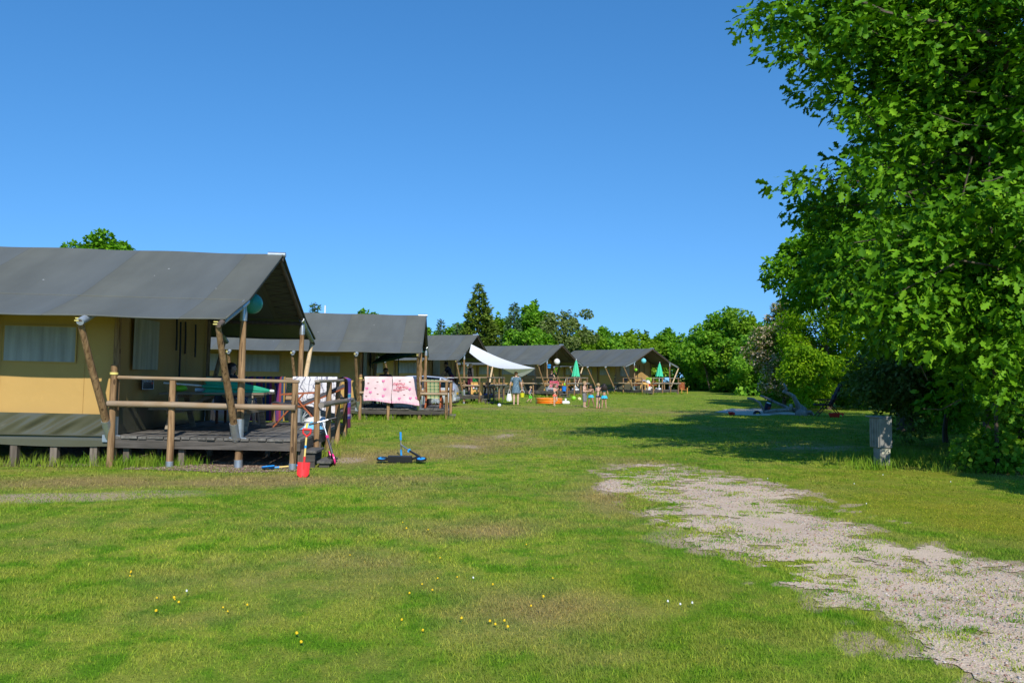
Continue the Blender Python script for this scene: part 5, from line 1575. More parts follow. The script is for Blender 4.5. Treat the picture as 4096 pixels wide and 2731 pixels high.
def scooter(p, R, label, deck_c, grip_c, wheel_c, stem_c, L=.56, stem=.80, lean=14, wr=.09, tyre=None, group='kick scooters'):
    t = thing('kick_scooter', label, 'scooter', p, R.to_euler(), group)
    mb = MB(); mb.box((0, 0, .085), (L * .72, .115, .05)); mb.build('footboard', deck_c, t, bevel=.008)
    mb = MB(); mb.tube([(L * .36, 0, .10), (L * .44, 0, .17), (L * .5, 0, .22)], .02, 8); mb.build('neck', deck_c, t, smooth='auto')
    for x in (-L * .5 - .02, L * .5 + .07):
        w = thing_part = link('wheel', MB().lathe([(wr * .74, -.014), (wr, -.012), (wr, .012), (wr * .74, .014), (wr * .74, -.014)], 22, (x, 0, wr), Matrix.Rotation(math.pi / 2, 3, 'X')).mesh('wheel', tyre or M_rubber, 'auto'), t)
        mb = MB(); mb.lathe([(0, -.013), (wr * .74, -.013), (wr * .74, .013), (0, .013)], 18, (x, 0, wr), Matrix.Rotation(math.pi / 2, 3, 'X')); mb.build('rim', wheel_c, w, smooth='auto')
    mb = MB(); mb.beam((-L * .36, .02, .085), (-L * .5 - .03, .024, wr), .008, .035); mb.beam((-L * .36, -.02, .085), (-L * .5 - .03, -.024, wr), .008, .035); mb.build('fork', deck_c, t)
    a = math.radians(lean)
    top = Vector((L * .5 - math.sin(a) * stem, 0, .16 + math.cos(a) * stem)); bot = Vector((L * .5 + .07, 0, wr))
    mb = MB(); mb.tube([bot, Vector((L * .5 + .02, 0, .22)), bot.lerp(top, .6)], [.016, .020, .017], 10); mb.build('stem', stem_c, t, smooth='auto')
    mb = MB(); mb.tube([bot.lerp(top, .58), top], .013, 10); mb.build('upper_stem', M_galv, t, smooth='auto')
    mb = MB(); mb.lathe([(.026, -.03), (.026, .03)], 10, tuple(bot.lerp(top, .58))); mb.build('clamp', wheel_c, t, smooth='auto')
    mb = MB(); mb.tube([top + Vector((0, -.10, 0)), top + Vector((0, .10, 0))], .012, 8); mb.build('handlebar', M_galv, t, smooth='auto')
    for s in (-1, 1):
        mb = MB(); mb.tube([top + Vector((0, s * .09, 0)), top + Vector((0, s * .225, 0))], .019, 10); mb.build('grip', grip_c, t, smooth='auto')
    return t
R = Matrix.Translation((0, 0, 0)) @ Matrix.Rotation(math.radians(-3), 4, 'Z') @ Matrix.Rotation(math.radians(-78), 4, 'X')
scooter((-1.84, 13.10, gf(-1.84, 13.10) + .055), R, 'black scooter with bright blue grips lying on its side on the lawn', M_blackm, P_('sky_blue_grip', (.04, .36, .80), rough=.4), P_('sky_blue_rim', (.04, .36, .80), rough=.35), M_blackm, .56, .84, 30)
R = Matrix.Rotation(math.radians(-70), 4, 'Z') @ Matrix.Rotation(math.radians(14), 4, 'X')
scooter((-2.96, 13.25, gf(-2.96, 13.25)), R, 'pink and black scooter leaning against the side of the nearest deck', M_blackm, M_blackm, M_pinkp, P_('grey_metal', (.06, .06, .065), rough=.4), .42, .60, 24, tyre=M_pinkp)

# green awning and lantern things on the second deck
t = thing('green_parasol', 'tilted dark green parasol opened under the second roof', 'parasol', place(2, -.92, 2.6), yaw(2))
mb = MB()
def awn(i, j):
    a = 2 * math.pi * i; r = 1.02 * j
    q = Matrix.Rotation(math.radians(-13), 3, 'Y') @ Vector((r * math.cos(a), r * math.sin(a), .30 * (1 - j * j)))
    return (q.x, q.y, q.z + 1.70)
mb.grid(awn, 16, 6); mb.build('canopy', M_dgreen, t, smooth=True)
mb = MB(); mb.tube([(0, 0, 0), (.02, 0, 1.95)], .018, 8); mb.build('pole', M_dgreen, t, smooth='auto')
t = thing('white_box', 'low white box on the second deck under the pink towels', 'box', place(2, -.62, 1.0), yaw(2))
mb = MB(); mb.box((0, 0, .09), (.62, .36, .18)); mb.build('body', M_white, t, bevel=.02)
mb = MB(); mb.box((0, 0, .19), (.64, .38, .025)); mb.build('lid', M_white, t, bevel=.006)
hang('blue_cloth', 'royal blue cloth over the right-hand rail of the second deck', 'cloth', dk(2, 1.06, 1.45), dk(2, 1.06, 1.95), .36, .1, .99, M_royal, ragged=.3)

# ball lanterns and balloon
def lantern(p, r, label, mat, group='ball lanterns hung under the gables', cord=.35):
    t = thing('ball_lantern', label, 'lantern', p, 0, group)
    mb = MB(); mb.ball((0, 0, 0), r, 24, 16); mb.build('shade', mat, t, smooth=True)
    mb = MB(); mb.tube([(0, 0, r * .98), (0, 0, r + cord)], .006, 5); mb.build('cord', M_cord, t)
    mb = MB(); mb.lathe([(r * .22, -.01), (r * .22, .01)], 12, (0, 0, r * .975)); mb.build('collar', M_white, t)
M_teal = P_('teal_balloon', (.035, .30, .25), rough=.4, var=.04)
p = place(1, -.16, 1.02, 2.655)
t = thing('teal_balloon', 'teal balloon hanging under the nearest gable', 'balloon', p)
mb = MB(); mb.ball((0, 0, 0), (.165, .165, .175), 24, 16); mb.build('skin', M_teal, t, smooth=True)
mb = MB(); mb.lathe([(.0, .19), (.016, .18), (.022, .20)], 10); mb.tube([(0, 0, .19), (0, 0, .46)], .004, 4); mb.build('knot', M_teal, t)
lantern(place(4, -.10, 1.55, 2.47), .215, 'white ball lantern under the fourth gable', M_white, cord=.7)
lantern(place(5, -.12, 1.20, 2.68), .205, 'pale blue ball lantern under the farthest gable', P_('pale_teal_paper', (.16, .60, .66), rough=.6, var=.04), cord=.4)

# third deck: stool, wreath, gear
t = thing('wooden_stool', 'pale orange square wooden stool frame on the third deck', 'stool', place(3, .48, .70), yaw(3, 12))
M_pine = wood('pine', (.62, .34, .09), (.82, .50, .17), 2, 4)
for sx in (-.24, .24):
    for sy in (-.24, .24):
        mb = MB(); mb.box((sx, sy, .32), (.10, .06, .64)); mb.build('leg', M_pine, t)
for z in (.22, .58):
    for s in (-.24, .24):
        mb = MB(); mb.box((0, s, z), (.40, .045, .10)); mb.build('rail', M_pine, t)
        mb = MB(); mb.box((s, 0, z), (.045, .42, .10)); mb.build('rail', M_pine, t)
mb = MB(); mb.box((0, 0, .655), (.60, .58, .03)); mb.build('seat', M_pine, t)
t = thing('green_wreath', 'tangle of green tinsel lying on the pale stool', 'wreath', place(3, .48, .70, DT + .67))
mb = MB()
for k in range(26):
    a = k * .7; mb.tube([(.2 * math.cos(a), .2 * math.sin(a), .02), (.24 * math.cos(a + .5), .2 * math.sin(a + .5), .12 + .08 * math.sin(k)), (.2 * math.cos(a + 1), .2 * math.sin(a + 1), .03)], .016, 5)
mb.build('tinsel', P_('tinsel_green', (.02, .28, .06), rough=.4), t, smooth=True)
t = thing('hanging_toy', 'small red and white toy dangling at the front of the pale stool', 'toy', place(3, .40, .36, DT + .36))
mb = MB(); mb.ball((0, 0, 0), .05, 10, 7); mb.build('body', M_white, t, smooth=True)
mb = MB(); mb.ball((-.02, 0, .08), .045, 10, 7); mb.build('head', M_pinkp, t, smooth=True)
mb = MB(); mb.tube([(0, 0, .10), (.01, 0, .30)], .005, 4); mb.build('string', M_cord, t)
t = thing('blue_sheet', 'flat royal blue sheet at the right edge of the third deck', 'sheet', place(3, .72, 1.75, DT + .006), yaw(3))
mb = MB(); mb.grid(lambda i, j: (-.3 + .55 * i, -.3 + .6 * j, .02 + .02 * math.sin(i * 9 + j * 5)), 10, 10); mb.build('cloth', M_royal, t, smooth=True)
t = thing('glass_tray', 'row of glasses on the left half of the third deck rail table', 'glasses', place(3, -1.55, .55, DT + .88), yaw(3))
mb = MB(); mb.box((0, 0, -.02), (.75, .35, .02)); mb.build('tray', M_teakd, t)
for k in range(6):
    mb = MB(); mb.lathe([(.025, 0), (.032, .10), (.030, .10), (.022, .01)], 10, (-.3 + .12 * k, .06 * (k % 2), -.01)); mb.build('glass', P_('smoky_glass', (.10, .12, .11), rough=.15), t, smooth='auto')
t = thing('side_table', 'narrow dark table carrying the glasses on the third deck', 'table', place(3, -1.55, .55), yaw(3))
mb = MB(); mb.box((0, 0, .83), (.85, .42, .035)); mb.build('top', M_teakd, t)
for sx in (-.36, .36):
    for sy in (-.16, .16):
        mb = MB(); mb.box((sx, sy, .41), (.05, .05, .81)); mb.build('leg', M_teakd, t)
# sun sail with its two poles
t = thing('sun_sail', 'white sun sail slung from the third gable to two thin poles', 'sail', (0, 0, 0))
A_, B_ = Vector((-2.16, 42.0, 3.12)), Vector((-2.22, 41.4, 2.66))
P1, P2, TIP = Vector((-.43, 38.35, 1.80)), Vector((1.17, 39.75, 1.84)), Vector((.53, 43.0, 1.42))
def sail(i, j):
    a = A_.lerp(B_, j); b_ = P2.lerp(P1, j)
    p = a.lerp(b_, i); p.z -= .30 * math.sin(math.pi * i) * (.5 + .1 * j) + .02 * math.sin(math.pi * j) * i; return tuple(p)
mb = MB(); mb.grid(sail, 24, 12)
def flap(i, j):
    a = Vector(sail(1, 1 - i)); p = a.lerp(TIP, j); p.z -= .04 * math.sin(math.pi * j); return tuple(p)
mb.grid(flap, 12, 10); mb.build('cloth', M_sail, t, smooth=True)
for q, base in ((P1, (-.46, 38.2)), (P2, (1.22, 39.7))):
    mb = MB(); mb.tube([(base[0], base[1], gf(*base) - .05), (q.x, q.y, q.z + .03)], .014, 6); mb.build('pole', M_blackm, t)
mb = MB(); mb.tube([tuple(TIP), (.6, 44.4, .05)], .005, 4); mb.tube([tuple(P2), (2.6, 41.5, .03)], .005, 4); mb.build('guy_rope', M_cord, t)
mb = MB(); mb.tube([tuple(A_), tuple(place(3, .05, .9, 3.25))], .008, 4); mb.tube([tuple(B_), tuple(place(3, .05, .1, 2.75))], .008, 4); mb.build('rope', M_cord, t)

# lawn toys in the distance
def ball(label, x, y, r, mats, name='ball'):
    t = thing(name, label, 'ball', (x, y, gf(x, y) + r * .96), Euler((.4, .3, .6)), None)
    mb = MB()
    for k in range(6):
        def f(i, j, k=k):
            a = (k + i) * math.pi / 3; th = math.pi * j
            return (r * math.sin(th) * math.cos(a), r * math.sin(th) * math.sin(a), -r * math.cos(th))
        m2 = MB(); m2.grid(f, 4, 12); m2.build('panel', mats[k % len(mats)], t, smooth=True)
ball('white and blue ball on the grass before the woman', -.58, 37.4, .085, [M_white, M_white, P_('ball_blue', (.12, .14, .55), rough=.4)])
ball('lime green ball near the fourth deck', 3.78, 48.5, .14, [M_lime], 'lime_ball')
t = thing('yellow_toy', 'small pale yellow ring toy beside the lime ball', 'toy', (4.22, 49.5, gf(4.2, 49.5) + .07), Euler((.9, 0, .3)))
mb = MB(); mb.lathe([(.04, -.035), (.095, -.04), (.11, 0), (.095, .04), (.04, .035), (.04, -.035)], 16); mb.build('ring', P_('pale_yellow', (.78, .70, .38), rough=.5), t, smooth=True)
t = thing('paddling_pool', 'round inflatable orange paddling pool on the lawn', 'pool', (2.0, 42.2, gf(2, 42.2)))
for k, (c, r) in enumerate((((.88, .22, .015), .695), ((.92, .33, .03), .70), ((.88, .24, .015), .705))):
    mb = MB(); prof = [(r - .09 + .09 * math.cos(a), .06 + .098 * k + .055 * math.sin(a)) for a in [2 * math.pi * q / 14 for q in range(15)]]
    mb.lathe(prof, 40); mb.build('ring', P_('pool_orange_%s' % 'abc'[k], c, rough=.25, var=.04), t, smooth=True)
mb = MB(); mb.lathe([(0, .14), (.63, .14)], 30); mb.build('water', P_('pool_water', (.30, .42, .42), rough=.05), t, smooth=True)
t = thing('parasol_foot', 'white plastic parasol foot lying on the lawn beside the orange pool', 'parasol foot', (2.85, 41.9, gf(2.85, 41.9)))
mb = MB(); mb.box((0, 0, .085), (.40, .36, .16)); mb.build('tank', M_white, t, bevel=.045)
mb = MB(); mb.lathe([(.055, .15), (.04, .20), (.055, .24), (.05, .29), (0, .30)], 14, (-.01, 0, 0)); mb.build('socket', M_white, t, smooth=True)

# fourth deck
hang('spotted_towel', 'red towel with white spots hung on the fourth deck rail', 'towel', dk(4, .33, -.16), dk(4, .98, -.16), .42, .3, 1.12, None or M_red, gap=.07)
M_dot, nt, b = new_mat('red_white_spots')
v = coords(nt, 'Object', (1, 0, 1)); vo = N(nt, 'ShaderNodeTexVoronoi', Scale=11.0); vo.inputs['Randomness'].default_value = .25; nt.links.new(v, vo.inputs['Vector'])
nt.links.new(mixc(nt, (.62, .02, .08), (.85, .80, .80), math_n(nt, 'LESS_THAN', vo.outputs['Distance'], .27)), b.inputs['Base Color']); b.inputs['Roughness'].default_value = .9
for o in list(COL.objects):
    if o.get('label', '').startswith('red towel with white spots'):
        for ch in o.children: ch.data.materials[0] = M_dot
t = thing('blue_bucket', 'bright blue bucket on the front edge of the fourth deck', 'bucket', place(4, 1.02, .55, DT), yaw(4))
mb = MB(); mb.lathe([(.13, 0), (.16, .30), (.17, .30), (.17, .33), (.155, .33), (.15, .30), (.125, .02), (0, .02)], 20); mb.build('body', P_('bucket_blue', (.02, .20, .70), rough=.3), t, smooth='auto')
mb = MB(); mb.tube([(.16 * math.cos(a), 0.02, .30 + .10 * math.sin(a) - .14) for a in [math.pi * q / 10 for q in range(11)]], .008, 5); mb.build('handle', M_white, t)
t = thing('blue_lantern', 'small bright blue box lamp fixed to the fourth tent post', 'lamp', place(4, .16, -.02, 2.12), yaw(4))
mb = MB(); mb.box((0, 0, .08), (.22, .14, .12)); mb.box((0, 0, -.07), (.20, .12, .12)); mb.build('housing', M_blue, t, bevel=.015)
mb = MB(); mb.box((0, 0, .005), (.18, .11, .03)); mb.build('slot', M_navy, t)
t = thing('green_net', 'small green net hanging on the post beside the steps of the fourth deck', 'net', place(4, .93, 1.03, 1.30), yaw(4))
mb = MB(); mb.tube([(0, 0, .05), (-.04, -.06, -.15), (-.08, -.07, -.32)], .012, 5); mb.build('string', M_white, t)
mb = MB(); mb.ball((-.10, -.07, -.40), (.07, .05, .12), 10, 7); mb.build('bag', M_lime, t, smooth=True)
t = thing('grey_screen', 'grey folded play tent under the table on the fourth deck', 'play tent', place(4, -.1, .85), yaw(4))
mb = MB(); mb.add([(-.4, -.2, 0), (.4, -.2, 0), (.4, .2, 0), (-.4, .2, 0), (-.12, 0, .52), (.35, 0, .50)], [(0, 1, 5, 4), (1, 2, 5), (2, 3, 4, 5), (3, 0, 4), (0, 3, 2, 1)]); mb.build('cloth', P_('pale_grey_cloth', (.40, .38, .38), rough=.9), t)

# farthest deck
t = thing('lime_cushion', 'lime green cushion propped on the farthest deck', 'cushion', place(5, .45, 1.15, DT + .55), yaw(5))
mb = MB(); mb.box((0, 0, .2), (.55, .12, .42)); mb.build('pad', P_('lime_cloth', (.30, .48, .05), rough=.9), t, bevel=.05)
t = thing('white_cloth', 'crumpled white cloth heaped before the lime cushion', 'cloth', place(5, .52, .95, DT + .50), yaw(5))
mb = MB(); mb.ball((0, 0, .10), (.19, .12, .16), 12, 8); mb.ball((.10, 0, .04), (.14, .10, .10), 12, 8); mb.build('cloth', M_white, t, smooth=True)
t = thing('camp_chair', 'wooden camp chair holding the lime cushion', 'chair', place(5, .45, 1.2), yaw(5))
for sx in (-.25, .25):
    for y0, y1 in ((-.3, .25), (.3, -.25)):
        mb = MB(); mb.beam((sx, y0, 0), (sx, y1, .55), .05, .04, up=(1, 0, 0)); mb.build('leg', M_honey, t)
mb = MB(); mb.box((0, 0, .52), (.56, .5, .04)); mb.build('seat', M_honey, t)
hang('pale_blue_cloth', 'pale blue cloth over the side rail of the farthest deck', 'cloth', dk(5, .99, 2.30), dk(5, .99, 2.85), .42, .35, RZT, M_sky, ragged=.25)
t = thing('lime_pouch', 'lime green pouch hanging on the farthest tent post', 'pouch', place(5, .18, -.05, 1.98), yaw(5))
mb = MB(); mb.ball((0, 0, 0), (.15, .08, .12), 12, 8); mb.build('bag', M_lime, t, smooth=True)
mb = MB(); mb.tube([(-.08, 0, .10), (.04, 0, .34), (.12, 0, .08)], .01, 5); mb.build('strap', M_cord, t)
t = thing('wooden_toy_plane', 'wooden rocking toy plane on the farthest deck', 'toy', place(5, .70, .28), yaw(5, 10))
t.scale = (.75, .75, .75)
mb = MB(); mb.tube([(-.45, 0, .62), (-.2, 0, .66), (.25, 0, .60), (.45, 0, .55)], [.06, .15, .13, .05], 12); mb.build('body', M_pine, t, smooth='auto')
mb = MB(); mb.lathe([(0, -.36), (.07, -.15), (.085, 0), (.07, .15), (0, .36)], 8, (.48, 0, .42)); mb.build('propeller', M_pine, t, smooth=True)
for s in (-1, 1):
    mb = MB(); mb.beam((-.25, s * .1, .55), (-.35, s * .2, 0), .05, .07); mb.build('leg', M_pine, t)
    mb = MB(); mb.beam((.2, s * .1, .55), (.3, s * .2, 0), .05, .07); mb.build('leg', M_pine, t)
t = thing('red_white_toy', 'small red and white toy house on the farthest deck', 'toy', place(5, .72, .78), yaw(5))
mb = MB(); mb.box((0, 0, .16), (.26, .26, .32)); mb.build('body', M_white, t, bevel=.02)
mb = MB(); mb.lathe([(.22, .30), (.0, .50)], 4, (0, 0, 0)); mb.build('roof', M_red, t)
t = thing('checked_cloth', 'navy and white cloth on the table of the farthest deck', 'cloth', place(5, -.35, 1.45, DT + .665), yaw(5))
mb = MB(); mb.grid(lambda i, j: (-.3 + .6 * i, -.2 + .4 * j, .02 + .10 * math.sin(math.pi * i) * math.sin(math.pi * j)), 10, 8); mb.build('cloth', stripes('navy_white', [(0, (.02, .03, .10)), (.5, (.6, .6, .65))], 0, 7), t, smooth=True)
t = thing('dark_chair', 'dark red slatted wooden chair on the grass right of the farthest deck', 'chair', (14.15, 65.6, gf(14.1, 65.6)), yaw(5, 60))
t.scale = (.8, .8, .8)
for k in range(9):
    mb = MB(); mb.box((0, .35 + .01 * k, .42 + .085 * k), (.62, .025, .07)); mb.build('slat', M_teak, t)
for k in range(5):
    mb = MB(); mb.box((0, -.28 + .12 * k, .40), (.62, .09, .025)); mb.build('seat_slat', M_honey, t)
for sx in (-.30, .30):
    mb = MB(); mb.box((sx, -.30, .30), (.06, .06, .60)); mb.build('leg', M_honey, t)
    mb = MB(); mb.beam((sx, .32, 0), (sx, .45, 1.18), .06, .05, up=(1, 0, 0)); mb.build('leg', M_teakd, t)
    mb = MB(); mb.box((sx, .02, .60), (.07, .72, .03)); mb.build('armrest', M_teak, t)

# dead log by the sandpit with bag, toys
t = thing('dead_log', 'bare grey dead tree trunk with upright limb lying by the sandpit', 'log', (0, 0, 0))
M_dead = wood('dead_wood', (.16, .135, .11), (.44, .39, .33), 2, 2.5)
z0 = gf(11.0, 31)
def log_part(nm, pts, rs, n=10):
    mb = MB(); mb.tube([(x, y, z + z0) for x, y, z in pts], rs, n, cap=True); return mb
mb = log_part('trunk', [(11.03, 30.25, -.1), (11.06, 30.3, .08), (11.11, 30.4, .235), (10.96, 30.45, .36), (10.87, 30.45, .55), (10.80, 30.5, .73), (10.66, 30.5, .81), (10.47, 30.55, .90), (10.55, 30.55, .99), (10.50, 30.55, 1.10), (10.46, 30.6, 1.22)], [.24, .21, .15, .115, .085, .075, .068, .06, .05, .042, .035])
mb.ball((11.02, 30.3, z0 + .05), (.24, .22, .20), 14, 9); mb.ball((10.45, 30.55, z0 + .90), (.07, .06, .06), 8, 6)
mb.tube([(11.1, 30.3, z0 + .1), (11.4, 30.4, z0 + .12), (11.55, 30.5, z0 + .02)], [.12, .08, .05], 8); mb.build('trunk', M_dead, t, smooth=True)
mb = log_part('branch', [(10.95, 30.6, .2), (10.75, 30.8, .22), (10.6, 30.9, .32), (10.35, 31.0, .44), (10.1, 31.2, .59), (9.86, 31.3, .70), (9.78, 31.3, .72)], [.08, .07, .06, .05, .045, .04, .03]); mb.build('branch', M_dead, t, smooth=True)
mb = log_part('branch', [(10.95, 30.6, .18), (10.75, 30.7, .2), (10.2, 30.95, .16), (9.83, 31, .10), (9.78, 31, .24), (9.65, 31, .465), (9.42, 31, .60), (9.18, 31, .63)], [.09, .08, .07, .06, .05, .045, .045, .05]); mb.build('branch', M_dead, t, smooth=True)
mb = log_part('stub', [(10.72, 30.55, .15), (10.70, 30.5, .42)], [.075, .06]); mb.build('stub', M_dead, t, smooth=True)
t = thing('black_bag', 'black bag with pale top hanging from the branch of the dead log', 'bag', (9.95, 31.05, z0 + .13), Euler((0, math.radians(12), 0)))
mb = MB(); mb.box((0, 0, .16), (.23, .15, .32)); mb.build('body', M_navy, t, bevel=.035)
mb = MB(); mb.ball((0, 0, .32), (.10, .07, .035), 12, 7); mb.build('top', M_white, t, smooth=True)
mb = MB(); mb.tube([(-.10, 0, .30), (-.06, 0, .50), (.08, .08, .55)], .011, 5); mb.build('strap', M_navy, t)
mb = MB(); mb.tube([(.10, 0, .30), (.12, 0, .50), (.09, .08, .55)], .011, 5); mb.build('strap', M_navy, t)
mb = MB(); mb.box((.04, -.077, .13), (.11, .006, .13)); mb.build('patch', P_('bag_red', (.16, .03, .03)), t)
t = thing('red_toy', 'small red toy at the near corner of the sandpit', 'toy', (8.45, 30.75, gf(8.5, 30.7)))
mb = MB(); mb.lathe([(.05, 0), (.10, .10), (.11, .10), (.10, .13), (.04, .10), (0, .02)], 12); mb.ball((.12, 0, .06), .06, 10, 6); mb.build('cup', M_red, t, smooth='auto')
t = thing('wheel_toy', 'yellow and black toy wheel half buried in the sand', 'toy', (9.5, 30.85, gf(9.5, 30.8) + .03), Euler((.2, 0, .1)))
mb = MB(); mb.lathe([(.07, -.05), (.14, -.05), (.14, .05), (.07, .05), (.07, -.05)], 18, (0, 0, 0), Matrix.Rotation(math.pi / 2, 3, 'X')); mb.build('tyre', M_rubber, t, smooth='auto')
mb = MB(); mb.lathe([(0, -.055), (.075, -.055), (.075, .055), (0, .055)], 14, (0, 0, 0), Matrix.Rotation(math.pi / 2, 3, 'X')); mb.build('rim', P_('toy_yellow', (.75, .5, .04), rough=.4), t, smooth='auto')
t = thing('red_tray', 'red plastic tray on the grass in front of the dark recliner', 'tray', (11.9, 29.2, gf(12, 29.2)), .2)
mb = MB(); mb.lathe([(.20, .02), (.26, .16), (.28, .16), (.21, .0), (0, .0)], 4, (0, 0, 0), None, 0, 1.2, .8); mb.build('tray', M_red, t)
mb = MB(); mb.ball((.05, -.2, .05), .05, 8, 6); mb.build('knob', M_lime, t, smooth=True)

# concrete meter box at the right
t = thing('concrete_box', 'grey concrete power box on a short post under the oak', 'power box', (6.17, 13.30, gf(6.17, 13.3)), math.radians(9))
mb = MB(); mb.box((0, 0, .085), (.185, .20, .41)); mb.build('post', M_conc, t, bevel=.012)
mb = MB(); mb.box((.0, .02, .535), (.225, .30, .50)); mb.build('cabinet', M_conc, t, bevel=.012)
mb = MB(); mb.box((-.012, .07, .797), (.27, .34, .022)); mb.build('lid', M_conc, t, bevel=.006)
for k in range(4):
    mb = MB(); mb.box((-.118, -.09 + .07 * k, .535), (.016, .022, .48)); mb.build('rib', M_conc, t, bevel=.004)
mb = MB(); mb.box((.01, -.103, .235), (.15, .006, .09)); mb.build('plate', P_('pale_plate', (.50, .47, .33)), t)
for x_, z_ in ((-.03, .235), (.05, .225)):
    mb = MB(); mb.lathe([(.009, 0), (.009, .012)], 8, (x_, -.106, z_), Matrix.Rotation(math.pi / 2, 3, 'X')); mb.build('bolt', M_blackm, t)

